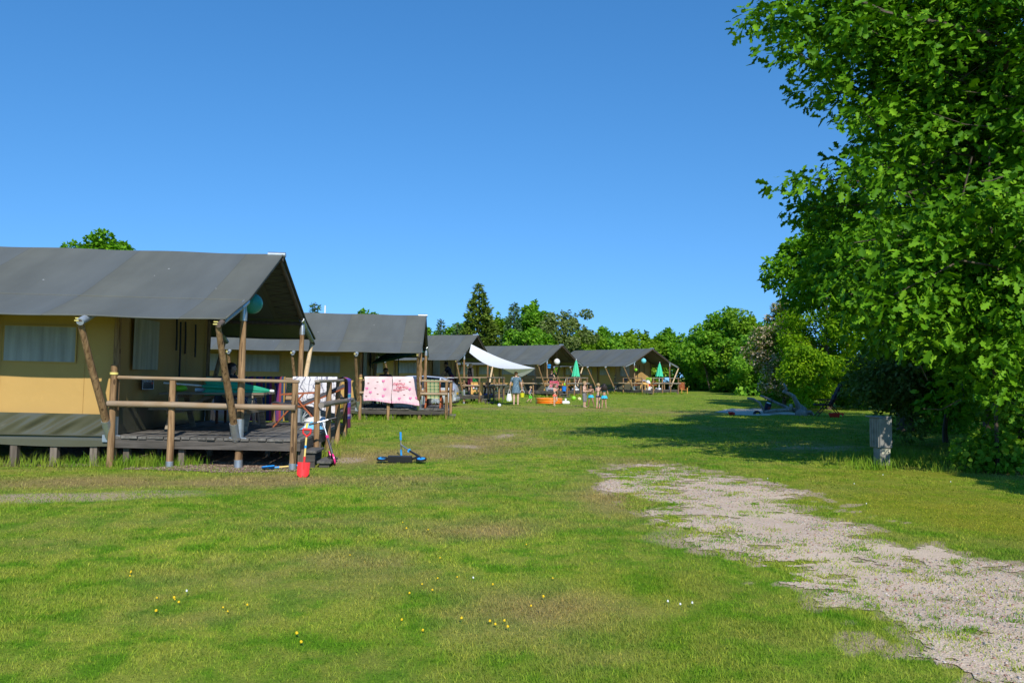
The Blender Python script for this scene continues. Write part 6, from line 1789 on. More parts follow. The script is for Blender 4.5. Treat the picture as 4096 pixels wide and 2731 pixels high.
# ------------------------------------------------------------------ cars
M_glass, nt, b = new_mat('car_glass')
nt.nodes.remove(b)
tb = N(nt, 'ShaderNodeBsdfTransparent'); tb.inputs[0].default_value = (.22, .32, .32, 1)
gb = N(nt, 'ShaderNodeBsdfGlossy'); gb.inputs['Roughness'].default_value = .03; gb.inputs[0].default_value = (.8, .8, .8, 1)
fr = N(nt, 'ShaderNodeFresnel'); fr.inputs[0].default_value = 1.5
mx = N(nt, 'ShaderNodeMixShader'); nt.links.new(fr.outputs[0], mx.inputs[0]); nt.links.new(tb.outputs[0], mx.inputs[1]); nt.links.new(gb.outputs[0], mx.inputs[2])
nt.links.new(mx.outputs[0], nt.nodes['Material Output'].inputs['Surface'])
def car(label, p, rot, col, h=1.48, metal=.6, L=4.4):
    """hatchback: +X is the nose, sides at +-Y"""
    t = thing('parked_car', label, 'car', p, rot, 'cars parked between the tents')
    mat = P_('car_paint_' + label.split()[0], col, rough=.28, metal=metal, var=.02, spec=.6)
    s = h / 1.48
    # stations: x, z bottom, z shoulder, z top, half width low, half width shoulder, half width top
    S = [(-2.20, .42, .80, .86, .72, .74, .64), (-2.12, .30, .92, 1.02, .82, .83, .68), (-1.95, .27, .95, 1.22, .87, .87, .63), (-1.50, .25, .95, 1.42, .89, .89, .61), (-.7, .24, .94, 1.48, .90, .90, .61),
         (.1, .24, .92, 1.47, .90, .90, .62), (.55, .24, .91, 1.38, .90, .89, .63), (1.15, .25, .90, 1.02, .89, .87, .70), (1.75, .27, .82, .88, .87, .83, .68), (2.10, .32, .68, .74, .80, .76, .6), (2.22, .40, .58, .60, .66, .64, .5)]
    S = [(x * L / 4.4, a, b2 * s, c * s, w1, w2, w3) for x, a, b2, c, w1, w2, w3 in S]
    def sec(q):
        x, zb, zs, zt, wl, ws, wt = q
        return [(x, 0, zb), (x, wl * .9, zb), (x, wl, zb + .12), (x, (wl + ws) / 2 + .015, (zb + zs) / 2), (x, ws, zs), (x, wt, zt - .03), (x, wt * .86, zt), (x, 0, zt + .02)]
    mb = MB(); gl = MB()
    full = []
    for q in S:
        a = sec(q); full.append(a + [(x, -y, z) for x, y, z in a[-2:0:-1]])
    n = len(full[0])
    vs = [v for r_ in full for v in r_]
    fs, gf_ = [], []
    for i in range(len(S) - 1):
        for k in range(n):
            k2 = (k + 1) % n
            f = (i * n + k, i * n + k2, (i + 1) * n + k2, (i + 1) * n + k)
            side = k in (4, n - 5)                                     # greenhouse side band
            rear = i in (1, 2) and k in (5, 6, 7, 8) and False
            (gf_ if (side and 2 <= i <= 6) else fs).append(f)
    fs.append(tuple(range(n - 1, -1, -1))); fs.append(tuple(range((len(S) - 1) * n, len(S) * n)))
    mb.add(vs, fs); mb.build('body', mat, t, smooth='auto')
    gl.add(vs, gf_); gl.build('side_window', M_glass, t)
    for x0, i in ((-.75, 4), (.52, 6), (-1.62, 3)):                     # pillars
        for sd in (-1, 1):
            a = sec(S[i]); m2 = MB(); m2.beam((a[4][0], sd * (a[4][1] + .005), a[4][2]), (a[5][0], sd * (a[5][1] + .005), a[5][2]), .07, .02, up=(0, 1, 0)); m2.build('pillar', M_blackm if i == 4 else mat, t)
    a1, a2 = sec(S[1]), sec(S[3])
    m2 = MB()                                                           # rear screen and windscreen, a hair proud
    def rs(i, j):
        q = [Vector(a1[5]).lerp(Vector(a2[5]), .22 + .62 * j), 0][0]; w = q.y * .88
        return (q.x - .055, w * (2 * i - 1), q.z + .02)
    m2.grid(rs, 4, 4); m2.build('rear_window', P_('dark_glass', (.02, .025, .03), rough=.06, spec=.8), t, smooth=True)
    b1, b2 = sec(S[7]), sec(S[6])
    m2 = MB(); m2.grid(lambda i, j: (Vector(b1[5]).lerp(Vector(b2[5]), .1 + .8 * j).x + .03, Vector(b1[5]).lerp(Vector(b2[5]), .1 + .8 * j).y * .9 * (2 * i - 1), Vector(b1[5]).lerp(Vector(b2[5]), .1 + .8 * j).z + .045), 4, 4); m2.build('windscreen', MATS['dark_glass'], t, smooth=True)
    for sd in (-1, 1):
        m2 = MB(); m2.grid(lambda i, j: (-2.16 * L / 4.4 + .42 * i, sd * (.80 + .095 * i ** .5 - .01), (.78 + .03 * i + (.10 - .075 * i) * j * 1.2) * s), 6, 3)
        m2.build('tail_light', P_('tail_red', (.60, .02, .02), rough=.2), t, smooth=True)
        m2 = MB(); m2.grid(lambda i, j: (1.72 * L / 4.4 + .40 * i, sd * (.86 - .12 * i * i + .012), (.68 - .05 * i + .09 * j) * s), 6, 3); m2.build('headlight', P_('lamp_glass', (.7, .72, .75), rough=.1), t, smooth=True)
        m2 = MB(); m2.box((-.15, sd * .915, .80 * s), (.14, .02, .022)); m2.build('door_handle', mat, t)
        m2 = MB(); m2.ball((.72, sd * .98, .97 * s), (.10, .09, .07), 10, 7); m2.build('mirror', mat, t, smooth=True)
        for x in (-1.32 * L / 4.4, 1.36 * L / 4.4):
            Rx = Matrix.Rotation(math.pi / 2, 3, 'X')
            m2 = MB(); m2.lathe([(.30, -.02), (.375, -.02), (.375, .02), (.30, .02), (.30, -.02)], 26, (x, sd * .885, .335), Rx); m2.build('wheel_arch', M_blackm, t, smooth='auto')
            m2 = MB(); m2.lathe([(.20, -.10), (.30, -.10), (.32, -.07), (.32, .07), (.30, .10), (.20, .10), (.20, -.10)], 28, (x, sd * .82, .32), Rx)
            w = m2.build('wheel', M_rubber, t, smooth='auto')
            m2 = MB(); m2.lathe([(.215, -.105), (.205, -.105), (.205, .105), (.215, .105), (.215, -.105)], 24, (x, sd * .82, .32), Rx)
            m2.lathe([(.0, -.02), (.05, -.02), (.05, .03), (0, .03)], 12, (x, sd * .90, .32), Rx)
            for k in range(10):
                a = 2 * math.pi * k / 10 + .12 * (1 if k % 2 else -1)
                m2.beam((x + .04 * math.cos(a), sd * .905, .32 + .04 * math.sin(a)), (x + .205 * math.cos(a), sd * .895, .32 + .205 * math.sin(a)), .032, .02, up=(0, 1, 0))
            m2.build('rim', M_galv, w, smooth='auto')
    m2 = MB(); m2.box((-2.225 * L / 4.4, 0, .68 * s), (.015, .50, .105)); m2.build('number_plate', P_('plate_yellow', (.80, .48, .03), rough=.4), t)
    m2 = MB(); m2.box((-2.16 * L / 4.4, 0, .42), (.16, 1.52, .18)); m2.build('bumper', mat, t, bevel=.04)
    m2 = MB(); m2.box((-2.14 * L / 4.4, 0, .28), (.14, 1.4, .12)); m2.build('lower_bumper', M_blackm, t, bevel=.03)
    m2 = MB(); m2.box((-1.95, 0, 1.40 * s), (.34, 1.18, .035)); m2.build('spoiler', mat, t, bevel=.012)
    return t
car('silver hatchback parked behind the second deck, tail towards the lawn', (-4.78, 37.9, gf(-5, 37.9) - .07), math.radians(176), (.60, .62, .65), 1.50, .3)
car('navy low car parked between the two nearest tents', (-7.0, 22.3, gf(-7, 22.3) - .08), math.radians(183), (.018, .028, .055), 1.36, .2)

# white caravan behind the hedge
t = thing('white_caravan', 'white caravan glimpsed through the hedge beyond the farthest deck', 'caravan', (23.0, 88, gf(23, 88)), math.radians(-8))
mb = MB(); mb.box((0, 0, 1.55), (6.2, 2.2, 2.1)); mb.build('body', M_white, t, bevel=.22)
for x in (-1.9, .2, 2.1):
    mb = MB(); mb.box((x, -1.105, 1.75), (1.0, .02, .6)); mb.build('window', MATS['dark_glass'], t, bevel=.005)
for x in (-.5, .5):
    mb = MB(); mb.lathe([(.0, -.1), (.30, -.1), (.32, 0), (.30, .1), (0, .1)], 16, (x, -.95, .32), Matrix.Rotation(math.pi / 2, 3, 'X')); mb.build('wheel', M_rubber, t, smooth='auto')
mb = MB(); mb.box((0, -1.108, 1.2), (6.0, .012, .12)); mb.build('trim', M_blue, t)
t = thing('white_caravan', 'white caravan behind the hedge, right of the tallest maple', 'caravan', (30.2, 86, gf(30, 86)), math.radians(5))
mb = MB(); mb.box((0, 0, 1.5), (4.6, 2.1, 2.0)); mb.build('body', M_white, t, bevel=.2)
mb = MB(); mb.box((-.8, -1.055, 1.7), (1.1, .02, .6)); mb.build('window', MATS['dark_glass'], t, bevel=.005)
mb = MB(); mb.lathe([(.0, -.1), (.30, -.1), (.32, 0), (.30, .1), (0, .1)], 16, (0, -.9, .32), Matrix.Rotation(math.pi / 2, 3, 'X')); mb.build('wheel', M_rubber, t, smooth='auto')

# dandelions and daisies in the lawn
M_dand = P_('dandelion_yellow', (.85, .55, .01), rough=.7)
M_dais = P_('daisy_white', (.80, .80, .76), rough=.7)
M_stem = P_('flower_stem', (.10, .18, .03), rough=.7)
def flower_mesh(mat, r):
    mb = MB(); mb.lathe([(0, .0), (r, .006), (r * .8, .014), (0, .018)], 9, (0, 0, .032)); mb.tube([(0, 0, -.01), (.003, 0, .034)], .0022, 4, mi=1)
    return mb.mesh('flower', [mat, M_stem], 'auto')
fm, dm = flower_mesh(M_dand, .0078), flower_mesh(M_dais, .0065)
FL = [(-2.76, 5.8), (-2.74, 5.79), (-2.73, 5.69), (-2.14, 5.11), (-2.11, 5.08), (-2.08, 4.99), (-1.77, 4.89), (-1.69, 4.87), (-1.64, 4.97), (-1.15, 4.44), (-1.08, 4.3), (-2.24, 5.12), (-2.15, 4.84), (-1.05, 7.78), (-0.96, 7.41), (-0.76, 7.42), (0.12, 6.83), (-1.26, 6.34), (-0.53, 6.23), (-0.38, 5.67), (-0.63, 5.52), (-0.53, 5.63), (-0.51, 5.37), (-0.14, 5.48), (0.29, 5.66), (-0.66, 5.25), (-0.29, 4.74), (-0.12, 4.67), (-0.09, 4.64), (-0.06, 4.67), (-0.01, 4.6), (0.12, 4.97), (0.21, 5.16), (-0.52, 4.54), (-0.65, 4.75), (2.45, 13.8), (2.6, 13.9), (3.0, 13.7)]
for x, y in FL:
    o = link('dandelion', fm, None, (x + random.uniform(-.02, .02), y + random.uniform(-.03, .03), gf(x, y) - .012), (random.uniform(-.4, .4), random.uniform(-.4, .4), 0))
    o.scale = (random.uniform(.75, 1.15),) * 3
    tag(o, 'small yellow dandelion in the mown grass', 'flower', 'yellow dandelions in the lawn')
for x, y in ((1.05, 4.95), (1.12, 4.98), (.98, 5.0), (-.25, 5.6), (-2.1, 5.22), (4.6, 10.7), (4.0, 9.0), (-2.9, 4.35), (-2.85, 4.38), (3.6, 11.2), (5.4, 11.6), (6.0, 10.9)):
    o = link('daisy', dm, None, (x, y, gf(x, y) - .002), (random.uniform(-.3, .3), random.uniform(-.3, .3), 0))
    tag(o, 'small white daisy in the mown grass', 'flower', 'white daisies in the lawn')

# ------------------------------------------------------------------ people
def skin_mat(name, c):
    m, nt, b = new_mat(name)
    nz = N(nt, 'ShaderNodeTexNoise', Scale=14.0, Detail=3.0); nt.links.new(coords(nt), nz.inputs['Vector'])
    nt.links.new(ramp(nt, [(.35, tuple(x * .92 for x in c)), (.65, (min(1, c[0] * 1.06), c[1] * 1.0, c[2] * .98))], nz.outputs[0]), b.inputs['Base Color'])
    b.inputs['Roughness'].default_value = .5
    b.inputs['Subsurface Weight'].default_value = .08
    b.inputs['Subsurface Radius'].default_value = (.02, .008, .004)
    return m
SK_fair = skin_mat('skin_fair', (.62, .40, .29)); SK_tan = skin_mat('skin_tan', (.46, .27, .17)); SK_brown = skin_mat('skin_brown', (.34, .19, .115))
H_blond = plain('hair_blond', (.40, .27, .12), .6, var=.3, scale=40); H_brown = plain('hair_brown', (.10, .055, .028), .55, var=.3, scale=40)
H_dark = plain('hair_dark', (.025, .016, .012), .5, var=.3, scale=40); H_red = plain('hair_auburn', (.26, .12, .05), .6, var=.3, scale=40)
M_eye = plain('eye_dark', (.015, .012, .01), .2); M_lip = plain('lip', (.40, .13, .11), .5)

def remesh(mb, mat, voxel, smooth=4, name='body'):
    me = mb.mesh(name, mat)
    o = bpy.data.objects.new('tmp', me); COL.objects.link(o)
    r = o.modifiers.new('r', 'REMESH'); r.mode = 'VOXEL'; r.voxel_size = voxel; r.use_smooth_shade = True
    s = o.modifiers.new('s', 'SMOOTH'); s.iterations = smooth; s.factor = .5
    bpy.context.view_layer.update()
    dg = bpy.context.evaluated_depsgraph_get()
    out = bpy.data.meshes.new_from_object(o.evaluated_get(dg))
    bpy.data.objects.remove(o); bpy.data.meshes.remove(me)
    out.materials.clear(); out.materials.append(mat)
    out.polygons.foreach_set('use_smooth', [True] * len(out.polygons))
    return out

ADULT = dict(head=.930, hr=.064, shz=.815, shx=.108, hipz=.515, hipx=.055, knee=.275, elb=.625, wri=.485, neck=.865, f=1.0)
CHILD = dict(head=.905, hr=.080, shz=.775, shx=.098, hipz=.470, hipx=.050, knee=.255, elb=.600, wri=.475, neck=.825, f=.95)
def person(label, loc, rot, h, kind, skin, pose=None, hair=('short', H_brown), clothes=(), head_turn=0.0, head_tilt=0.0, fem=False, shoe=None, group=None, base_z=None, lean=0.0, thick=1.0):
    """faces -Y before rot; pose gives joints as fractions of the height"""
    K = ADULT if kind == 'adult' else CHILD
    P = dict(pose or {})
    x, y = loc[0], loc[1]; z = gf(x, y) if len(loc) < 3 else loc[2]
    t = thing('person', label, 'person', (x, y, z), rot, group)
    V = lambda q: Vector(q) * h
    def up(q, zp=K['hipz']):                                            # lean of the trunk about the hips
        q = Vector(q); d = q - Vector((0, 0, zp)); c, s = math.cos(lean), math.sin(lean)
        return Vector((q.x, d.y * c - d.z * s, zp + d.y * s + d.z * c))
    J = {}
    for s, sx in (('L', 1), ('R', -1)):
        J['hip' + s] = V(P.get('hip' + s, (sx * K['hipx'], 0, K['hipz'])))
        J['kne' + s] = V(P.get('kne' + s, (sx * (K['hipx'] + .004), -.012, K['knee'])))
        J['ank' + s] = V(P.get('ank' + s, (sx * (K['hipx'] + .006), .008, .040)))
        J['sho' + s] = V(up((sx * K['shx'], .004, K['shz'])))
        J['elb' + s] = V(P.get('elb' + s, tuple(up((sx * (K['shx'] + .035), .012, K['elb'])))))
        J['wri' + s] = V(P.get('wri' + s, tuple(up((sx * (K['shx'] + .045), -.025, K['wri'])))))
    J['pel'] = V((0, .004, K['hipz'] + .012)); J['wai'] = V(up((0, .002, K['hipz'] + .105))); J['che'] = V(up((0, 0, K['shz'] - .075))); J['nec'] = V(up((0, .008, K['shz'] + .025))); J['hea'] = V(up((0, -.004, K['head'])))
    th = thick
    seg = {}
    f = K['f']
    for s in 'LR':
        seg['thigh' + s] = (J['hip' + s], J['kne' + s], .058 * f * th * h, .036 * f * th * h)
        seg['calf' + s] = (J['kne' + s].lerp(J['ank' + s], .25), J['ank' + s], .036 * f * th * h, .021 * f * h)
        seg['kneel' + s] = (J['kne' + s], J['kne' + s].lerp(J['ank' + s], .3), .034 * f * th * h, .036 * f * th * h)
        seg['arm' + s] = (J['sho' + s], J['elb' + s], .030 * f * th * h, .023 * f * th * h)
        seg['fore' + s] = (J['elb' + s], J['wri' + s], .024 * f * th * h, .0155 * f * h)
    W_ = (.080 if fem else .086) * f * th * h
    def trunk(m, g=0.0, lo=True, hi=True):
        R = Matrix.Rotation(lean, 3, 'X')
        if lo:
            m.ball(J['pel'], (W_ * 1.08 + g, .066 * f * th * h + g, .062 * h + g), 16, 10)
        m.ball(J['wai'], (W_ * (.86 if fem else .93) + g, .056 * f * th * h + g, .085 * h + g), 16, 10, R)
        if hi:
            m.ball(J['che'], (W_ * 1.10 + g, .066 * f * th * h + g, .085 * h + g), 16, 10, R)
            m.cone(J['shoL'] * .86 + J['shoR'] * .14, J['shoR'] * .86 + J['shoL'] * .14, .036 * f * h + g, .036 * f * h + g, 10)
    m = MB()
    trunk(m)
    for q in seg.values():
        m.cone(*q)
    m.cone(J['nec'] - V((0, 0, .02)), J['nec'].lerp(J['hea'], .55), .033 * f * h, .028 * f * h)
    # feet
    for s, sx in (('L', 1), ('R', -1)):
        a = J['ank' + s]; td = Vector(P.get('toe' + s, (sx * .18, -1, -.12))).normalized()
        m.cone(a - td * .012 * h - V((0, 0, .012)), a + td * .055 * h - V((0, 0, .018)), .021 * f * h, .017 * f * h)
        m.cone(a + td * .05 * h - V((0, 0, .022)), a + td * .085 * h - V((0, 0, .026)), .018 * f * h, .011 * f * h)
        # hand: palm, four fingers, thumb
        w = J['wri' + s]; d = (w - J['elb' + s]).normalized()
        if 'han' + s in P: d = Vector(P['han' + s]).normalized()
        side = d.cross(Vector((sx, 0, 0.2))).normalized()
        m.cone(w, w + d * .035 * h, .015 * f * h, .018 * f * h, 8)
        pc = w + d * .045 * h
        cur = Vector((-sx, -.3, 0)).normalized()
        for k in range(4):
            b0 = pc + side * (k - 1.5) * .0085 * h; L_ = (.040, .047, .044, .034)[k] * h
            m1 = b0 + d * L_ * .55; m2 = m1 + (d * .8 + cur * .6).normalized() * L_ * .5
            m.cone(b0, m1, .0055 * h, .005 * h, 6); m.cone(m1, m2, .005 * h, .004 * h, 6)
        tb_ = w + d * .018 * h - side * .013 * h
        m.cone(tb_, tb_ + (d * .6 - side * .7).normalized() * .035 * h, .006 * h, .0045 * h, 6)
    # head
    hr = K['hr'] * h
    RH = Matrix.Rotation(head_turn, 3, 'Z') @ Matrix.Rotation(head_tilt, 3, 'X')
    hp = lambda a, b_, c: J['hea'] + RH @ Vector((a * hr, b_ * hr, c * hr))
    m.ball(hp(0, .06, .12), (hr * .80, hr * .97, hr * .90), 16, 11, RH)
    m.ball(hp(0, -.18, -.38), (hr * .60, hr * .66, hr * .66), 14, 9, RH)
    m.cone(hp(0, -.93, .02), hp(0, -1.06, -.22), hr * .09, hr * .13, 8)
    for sx in (-1, 1):
        m.ball(hp(sx * .80, .05, -.08), (hr * .12, hr * .2, hr * .26), 8, 6, RH)
        m.ball(hp(sx * .36, -.62, -.25), (hr * .25, hr * .25, hr * .22), 8, 6, RH)
    link('body', remesh(m, skin, max(.0065, .0062 * h)), t)
    for sx in (-1, 1):
        e = MB(); e.ball(hp(sx * .32, -.84, .06), (hr * .11, hr * .07, hr * .075), 8, 6, RH); e.build('eye', M_eye, t, smooth=True)
    e = MB(); e.ball(hp(0, -.80, -.52), (hr * .24, hr * .09, hr * .055), 8, 6, RH); e.build('mouth', M_lip, t, smooth=True)
    # hair
    st, hm = hair
    hb = MB()
    def cap(low, back, n=22, g=1.09):
        def fh(i, j):
            a = 2 * math.pi * i
            front = .5 - .5 * math.sin(a)                               # 1 at the face
            th0 = math.pi * (low + (back - low) * (1 - front))
            q = th0 * j
            rr = g * (1 + .035 * math.sin(a * 9 + j * 7) * j)
            return tuple(hp(.84 * rr * math.sin(q) * math.cos(a), .06 + 1.0 * rr * math.sin(q) * math.sin(a), .12 + .93 * rr * math.cos(q)))
        hb.grid(fh, n, 9)
    if st == 'short': cap(.36, .68)
    if st == 'bun':
        cap(.36, .66); hb.ball(hp(.25, 1.02, .35), (hr * .42, hr * .36, hr * .36), 12, 8); hb.ball(hp(-.25, 1.0, .15), (hr * .34, hr * .3, hr * .34), 12, 8)
    if st == 'bob':
        cap(.36, .72)
        for k in range(26):
            a = -.5 + 4.1 * k / 25
            hb.cone(hp(.84 * math.cos(a), .06 + .95 * math.sin(a), -.1), hp(.95 * math.cos(a + .1), .05 + 1.05 * math.sin(a), -1.0 + .2 * math.sin(k * 2.3)), hr * .20, hr * .12, 6)
    if st in ('long', 'curly'):
        cap(.36, .72, g=1.14)
        g_ = random.Random(3)
        n_ = 40
        for k in range(n_):
            a = -.35 + 3.84 * k / (n_ - 1); r = 1.0 if st == 'long' else 1.2
            p = hp(.86 * math.cos(a), .10 + .98 * math.sin(a), .1)
            pts = [p]; dz = 2.4 if st == 'curly' else 1.9
            for q in range(1, 7):
                b_ = hp(r * math.cos(a) * (1 + .05 * q) + g_.uniform(-.08, .08), .15 + r * math.sin(a) * .95 + g_.uniform(-.08, .08), .1 - dz * q / 6)
                pts.append(b_)
            hb.tube(pts, [hr * .2] * 5 + [hr * .15, hr * .06], 6)
    hb.build('hair', hm, t, smooth=True)
    # clothes
    for c in clothes:
        kind_, mat = c[0], c[1]; g = .011 * h
        nm = c[2] if len(c) > 2 else kind_
        cb = MB()
        if kind_ in ('tshirt', 'vest', 'top'):
            trunk(cb, g * .9, lo=(kind_ != 'top'))
            if kind_ == 'top':
                cb = MB(); cb.ball(J['che'] - V((0, 0, .004)), (W_ * 1.10 + g, .066 * f * th * h + g, .050 * h), 16, 9, Matrix.Rotation(lean, 3, 'X'))
                for sx in ('L', 'R'):
                    q = J['sho' + sx] * .5 + (J['shoL'] + J['shoR']) * .25
                    cb.cone(J['che'] + V((0, -.05, .02)), q + V((0, 0, .036)), .009 * h, .009 * h, 6); cb.cone(J['che'] + V((0, .055, .02)), q + V((0, 0, .036)), .009 * h, .009 * h, 6)
            if kind_ == 'tshirt':
                for s in 'LR': cb.cone(J['sho' + s], J['sho' + s].lerp(J['elb' + s], .62), .040 * f * th * h + g * .3, .040 * f * th * h, 10)
        if kind_ in ('shorts', 'trunks'):
            k = .86 if kind_ == 'shorts' else 1.02
            cb.ball(J['pel'], (W_ * 1.08 + g, .066 * f * th * h + g, .058 * h + g), 16, 10)
            for s in 'LR': cb.cone(J['hip' + s], J['hip' + s].lerp(J['kne' + s], k), .060 * f * th * h + g, .052 * f * th * h + g, 12)
        if kind_ == 'briefs':
            cb.ball(J['pel'] + V((0, 0, -.002)), (W_ * 1.08 + g * .7, .066 * f * th * h + g * .7, .048 * h), 16, 10)
            for s in 'LR': cb.cone(J['hip' + s], J['hip' + s].lerp(J['kne' + s], .10), .057 * f * th * h + g * .6, .056 * f * th * h + g * .5, 10)
        if kind_ in ('skirt', 'frill'):
            r0, r1, z0, z1 = (W_ * 1.12 + g, W_ * 1.75, K['hipz'] + .055, K['hipz'] - .062) if kind_ == 'skirt' else (W_ * 1.1 + g, W_ * 1.5, K['hipz'] + .035, K['hipz'] - .035)
            def sk(i, j):
                a = 2 * math.pi * i; r = r0 + (r1 - r0) * j + .012 * h * math.sin(a * 9) * j
                return (r * math.cos(a), r * .80 * math.sin(a) + .004 * h, (z0 + (z1 - z0) * j) * h + .006 * h * math.sin(a * 9 + 1) * j)
            cb.grid(sk, 54, 6); cb.build(nm, mat, t, smooth=True); continue
        if kind_ == 'dress':
            def dr(i, j):
                a = 2 * math.pi * i
                prof = [(K['shz'] + .028, .050), (K['shz'] + .012, .092), (K['shz'] - .04, .098), (K['shz'] - .12, .093), (K['hipz'] + .11, .090), (K['hipz'] + .01, .108), (K['hipz'] - .08, .118), (K['hipz'] - .16, .122)]
                q = j * 7; k = min(6, int(q)); fr = q - k
                zz = prof[k][0] * (1 - fr) + prof[k + 1][0] * fr; rr = prof[k][1] * (1 - fr) + prof[k + 1][1] * fr
                rr *= 1 + .035 * math.sin(a * 7) * max(0, j - .6) * 2
                return tuple(V((rr * math.cos(a), rr * .74 * math.sin(a) + .003, zz + .012 * math.sin(a) * j)))
            cb.grid(dr, 48, 28)
            for s in 'LR': cb.cone(J['sho' + s] * .94 + J['che'] * .06, J['sho' + s].lerp(J['elb' + s], .5), .040 * h, .039 * h, 12)
            cb.build(nm, mat, t, smooth=True); continue
        link(nm, remesh(cb, mat, max(.010, .009 * h), 3, nm), t)
    if shoe:
        for s, sx in (('L', 1), ('R', -1)):
            cb = MB(); a = J['ank' + s]; td = Vector(P.get('toe' + s, (sx * .18, -1, -.12))).normalized()
            cb.cone(a - td * .018 * h - V((0, 0, .018)), a + td * .085 * h - V((0, 0, .026)), .024 * h, .020 * h, 10); cb.build('shoe', shoe, t, smooth=True)
    return t, J

C_check = stripes('checked_trunks', [(0, (.03, .03, .04)), (.35, (.55, .54, .52)), (.5, (.05, .05, .07)), (.8, (.50, .42, .40))], 2, 13)
M_dress, nt, b = new_mat('blue_patterned_dress')
v = coords(nt, 'Object'); vo = N(nt, 'ShaderNodeTexVoronoi', Scale=26.0); vo.feature = 'DISTANCE_TO_EDGE'; nt.links.new(v, vo.inputs['Vector'])
nt.links.new(ramp(nt, [(.0, (.30, .42, .46)), (.05, (.22, .34, .40)), (.08, (.035, .08, .14)), (1, (.05, .12, .20))], vo.outputs['Distance']), b.inputs['Base Color']); b.inputs['Roughness'].default_value = .85
M_floral, nt, b = new_mat('floral_cloth')
v = coords(nt, 'Object'); vo = N(nt, 'ShaderNodeTexVoronoi', Scale=34.0); nt.links.new(v, vo.inputs['Vector'])
nt.links.new(mixc(nt, (.05, .05, .09), (.60, .50, .55), math_n(nt, 'LESS_THAN', vo.outputs['Distance'], .32)), b.inputs['Base Color']); b.inputs['Roughness'].default_value = .85
M_coral = plain('coral_cloth', (.88, .16, .10), .8, var=.05)
M_turq = plain('turquoise_cloth', (.04, .48, .70), .8, var=.05)
M_teald = plain('teal_top', (.02, .16, .18), .8)
M_limec = plain('lime_shorts', (.12, .62, .05), .8)
M_burg = plain('burgundy_cloth', (.17, .022, .05), .85)
M_blk = plain('black_cloth', (.012, .012, .014), .9)
M_vest = plain('grey_print_vest', (.16, .19, .26), .9, var=.7, scale=26)

# woman with bag and basket, seen from behind
tw, J = person('woman in blue patterned dress seen from behind, carrying a white bag and a yellow basket', (.21, 39.4), math.radians(180), 1.66, 'adult', SK_fair,
    dict(ankL=(.060, .01, .036), ankR=(-.060, .01, .036), elbL=(.165, .02, .625), wriL=(.185, -.05, .485), elbR=(-.165, .02, .62), wriR=(-.175, -.03, .47)),
    ('short', H_red), (('dress', M_dress),), fem=True, head_tilt=.12)
wz = gf(.21, 39.4)
t = thing('yellow_basket', 'yellow basket held in the right hand of the woman in the dress', 'basket', (.21 + .31, 39.46, wz + .40), .2)
mb = MB()
mb.lathe([(.07, 0), (.11, .20), (.12, .20), (.08, -.005), (0, -.005)], 16); mb.build('body', plain('basket_yellow', (.72, .70, .03), .5), t, smooth='auto')
mb = MB(); mb.tube([(.11 * math.cos(a), 0, .20 + .16 * math.sin(a)) for a in [math.pi * q / 10 for q in range(11)]], .010, 6); mb.build('handle', M_white, t, smooth=True)
t = thing('white_bag', 'white cloth bag hanging from the left hand of the woman in the dress', 'bag', (.21 - .33, 39.48, wz + .20), .1)
mb = MB()
def bagf(i, j):
    a = 2 * math.pi * i; r = .13 + .03 * math.sin(a * 3) * (1 - j)
    k = 1 - .28 * j ** 2 if j > .15 else .8 + j
    return (r * k * math.cos(a), r * .5 * k * math.sin(a), .36 * j + .012 * math.sin(a * 5))
mb.grid(bagf, 30, 10); mb.grid(lambda i, j: (.10 * (2 * i - 1), .05 * (2 * j - 1), .01), 2, 2); mb.build('bag', M_white, t, smooth=True)
mb = MB(); mb.tube([(-.07, 0, .34), (-.02, 0, .55), (.0, 0, .60)], .008, 5); mb.tube([(.07, 0, .34), (.03, 0, .55), (.01, 0, .60)], .008, 5); mb.build('strap', M_white, t)

person('small blond toddler in lime shorts running to the right', (.98, 43.1), math.radians(88), .92, 'child', SK_fair,
    dict(kneL=(.06, -.10, .27), ankL=(.06, -.05, .06), kneR=(-.05, .00, .25), ankR=(-.05, .17, .08), elbL=(.15, -.04, .60), wriL=(.10, -.13, .56), elbR=(-.15, .06, .60), wriR=(-.16, -.03, .48), toeR=(0, -.5, -.8)),
    ('short', H_blond), (('vest', M_vest), ('shorts', M_limec)), head_tilt=.35, shoe=M_blk, lean=.12)
person('girl in coral bikini with frilled bottoms, hands at her mouth, by the orange pool', (2.12, 39.2), math.radians(55), 1.10, 'child', SK_fair,
    dict(kneL=(.065, -.075, .27), ankL=(.055, .06, .12), toeL=(.1, -.6, -.7), elbL=(.13, -.06, .62), wriL=(.05, -.15, .74), elbR=(-.13, -.05, .62), wriR=(-.03, -.15, .73), hanL=(-.4, -.3, .8), hanR=(.4, -.3, .8)),
    ('bob', H_brown), (('top', M_coral, 'bikini_top'), ('briefs', M_coral, 'bikini_bottoms'), ('frill', M_coral)), fem=True, head_tilt=.25)
person('boy in black and white checked swim shorts facing the girls', (3.43, 37.5), math.radians(62), 1.24, 'child', SK_fair,
    dict(elbL=(.14, .0, .60), wriL=(.07, -.16, .60), elbR=(-.14, -.02, .60), wriR=(-.04, -.19, .62), hanL=(-.3, -1, .1), hanR=(.3, -1, .1)),
    ('short', H_blond), (('trunks', C_check, 'swim_shorts'),), head_tilt=.22)
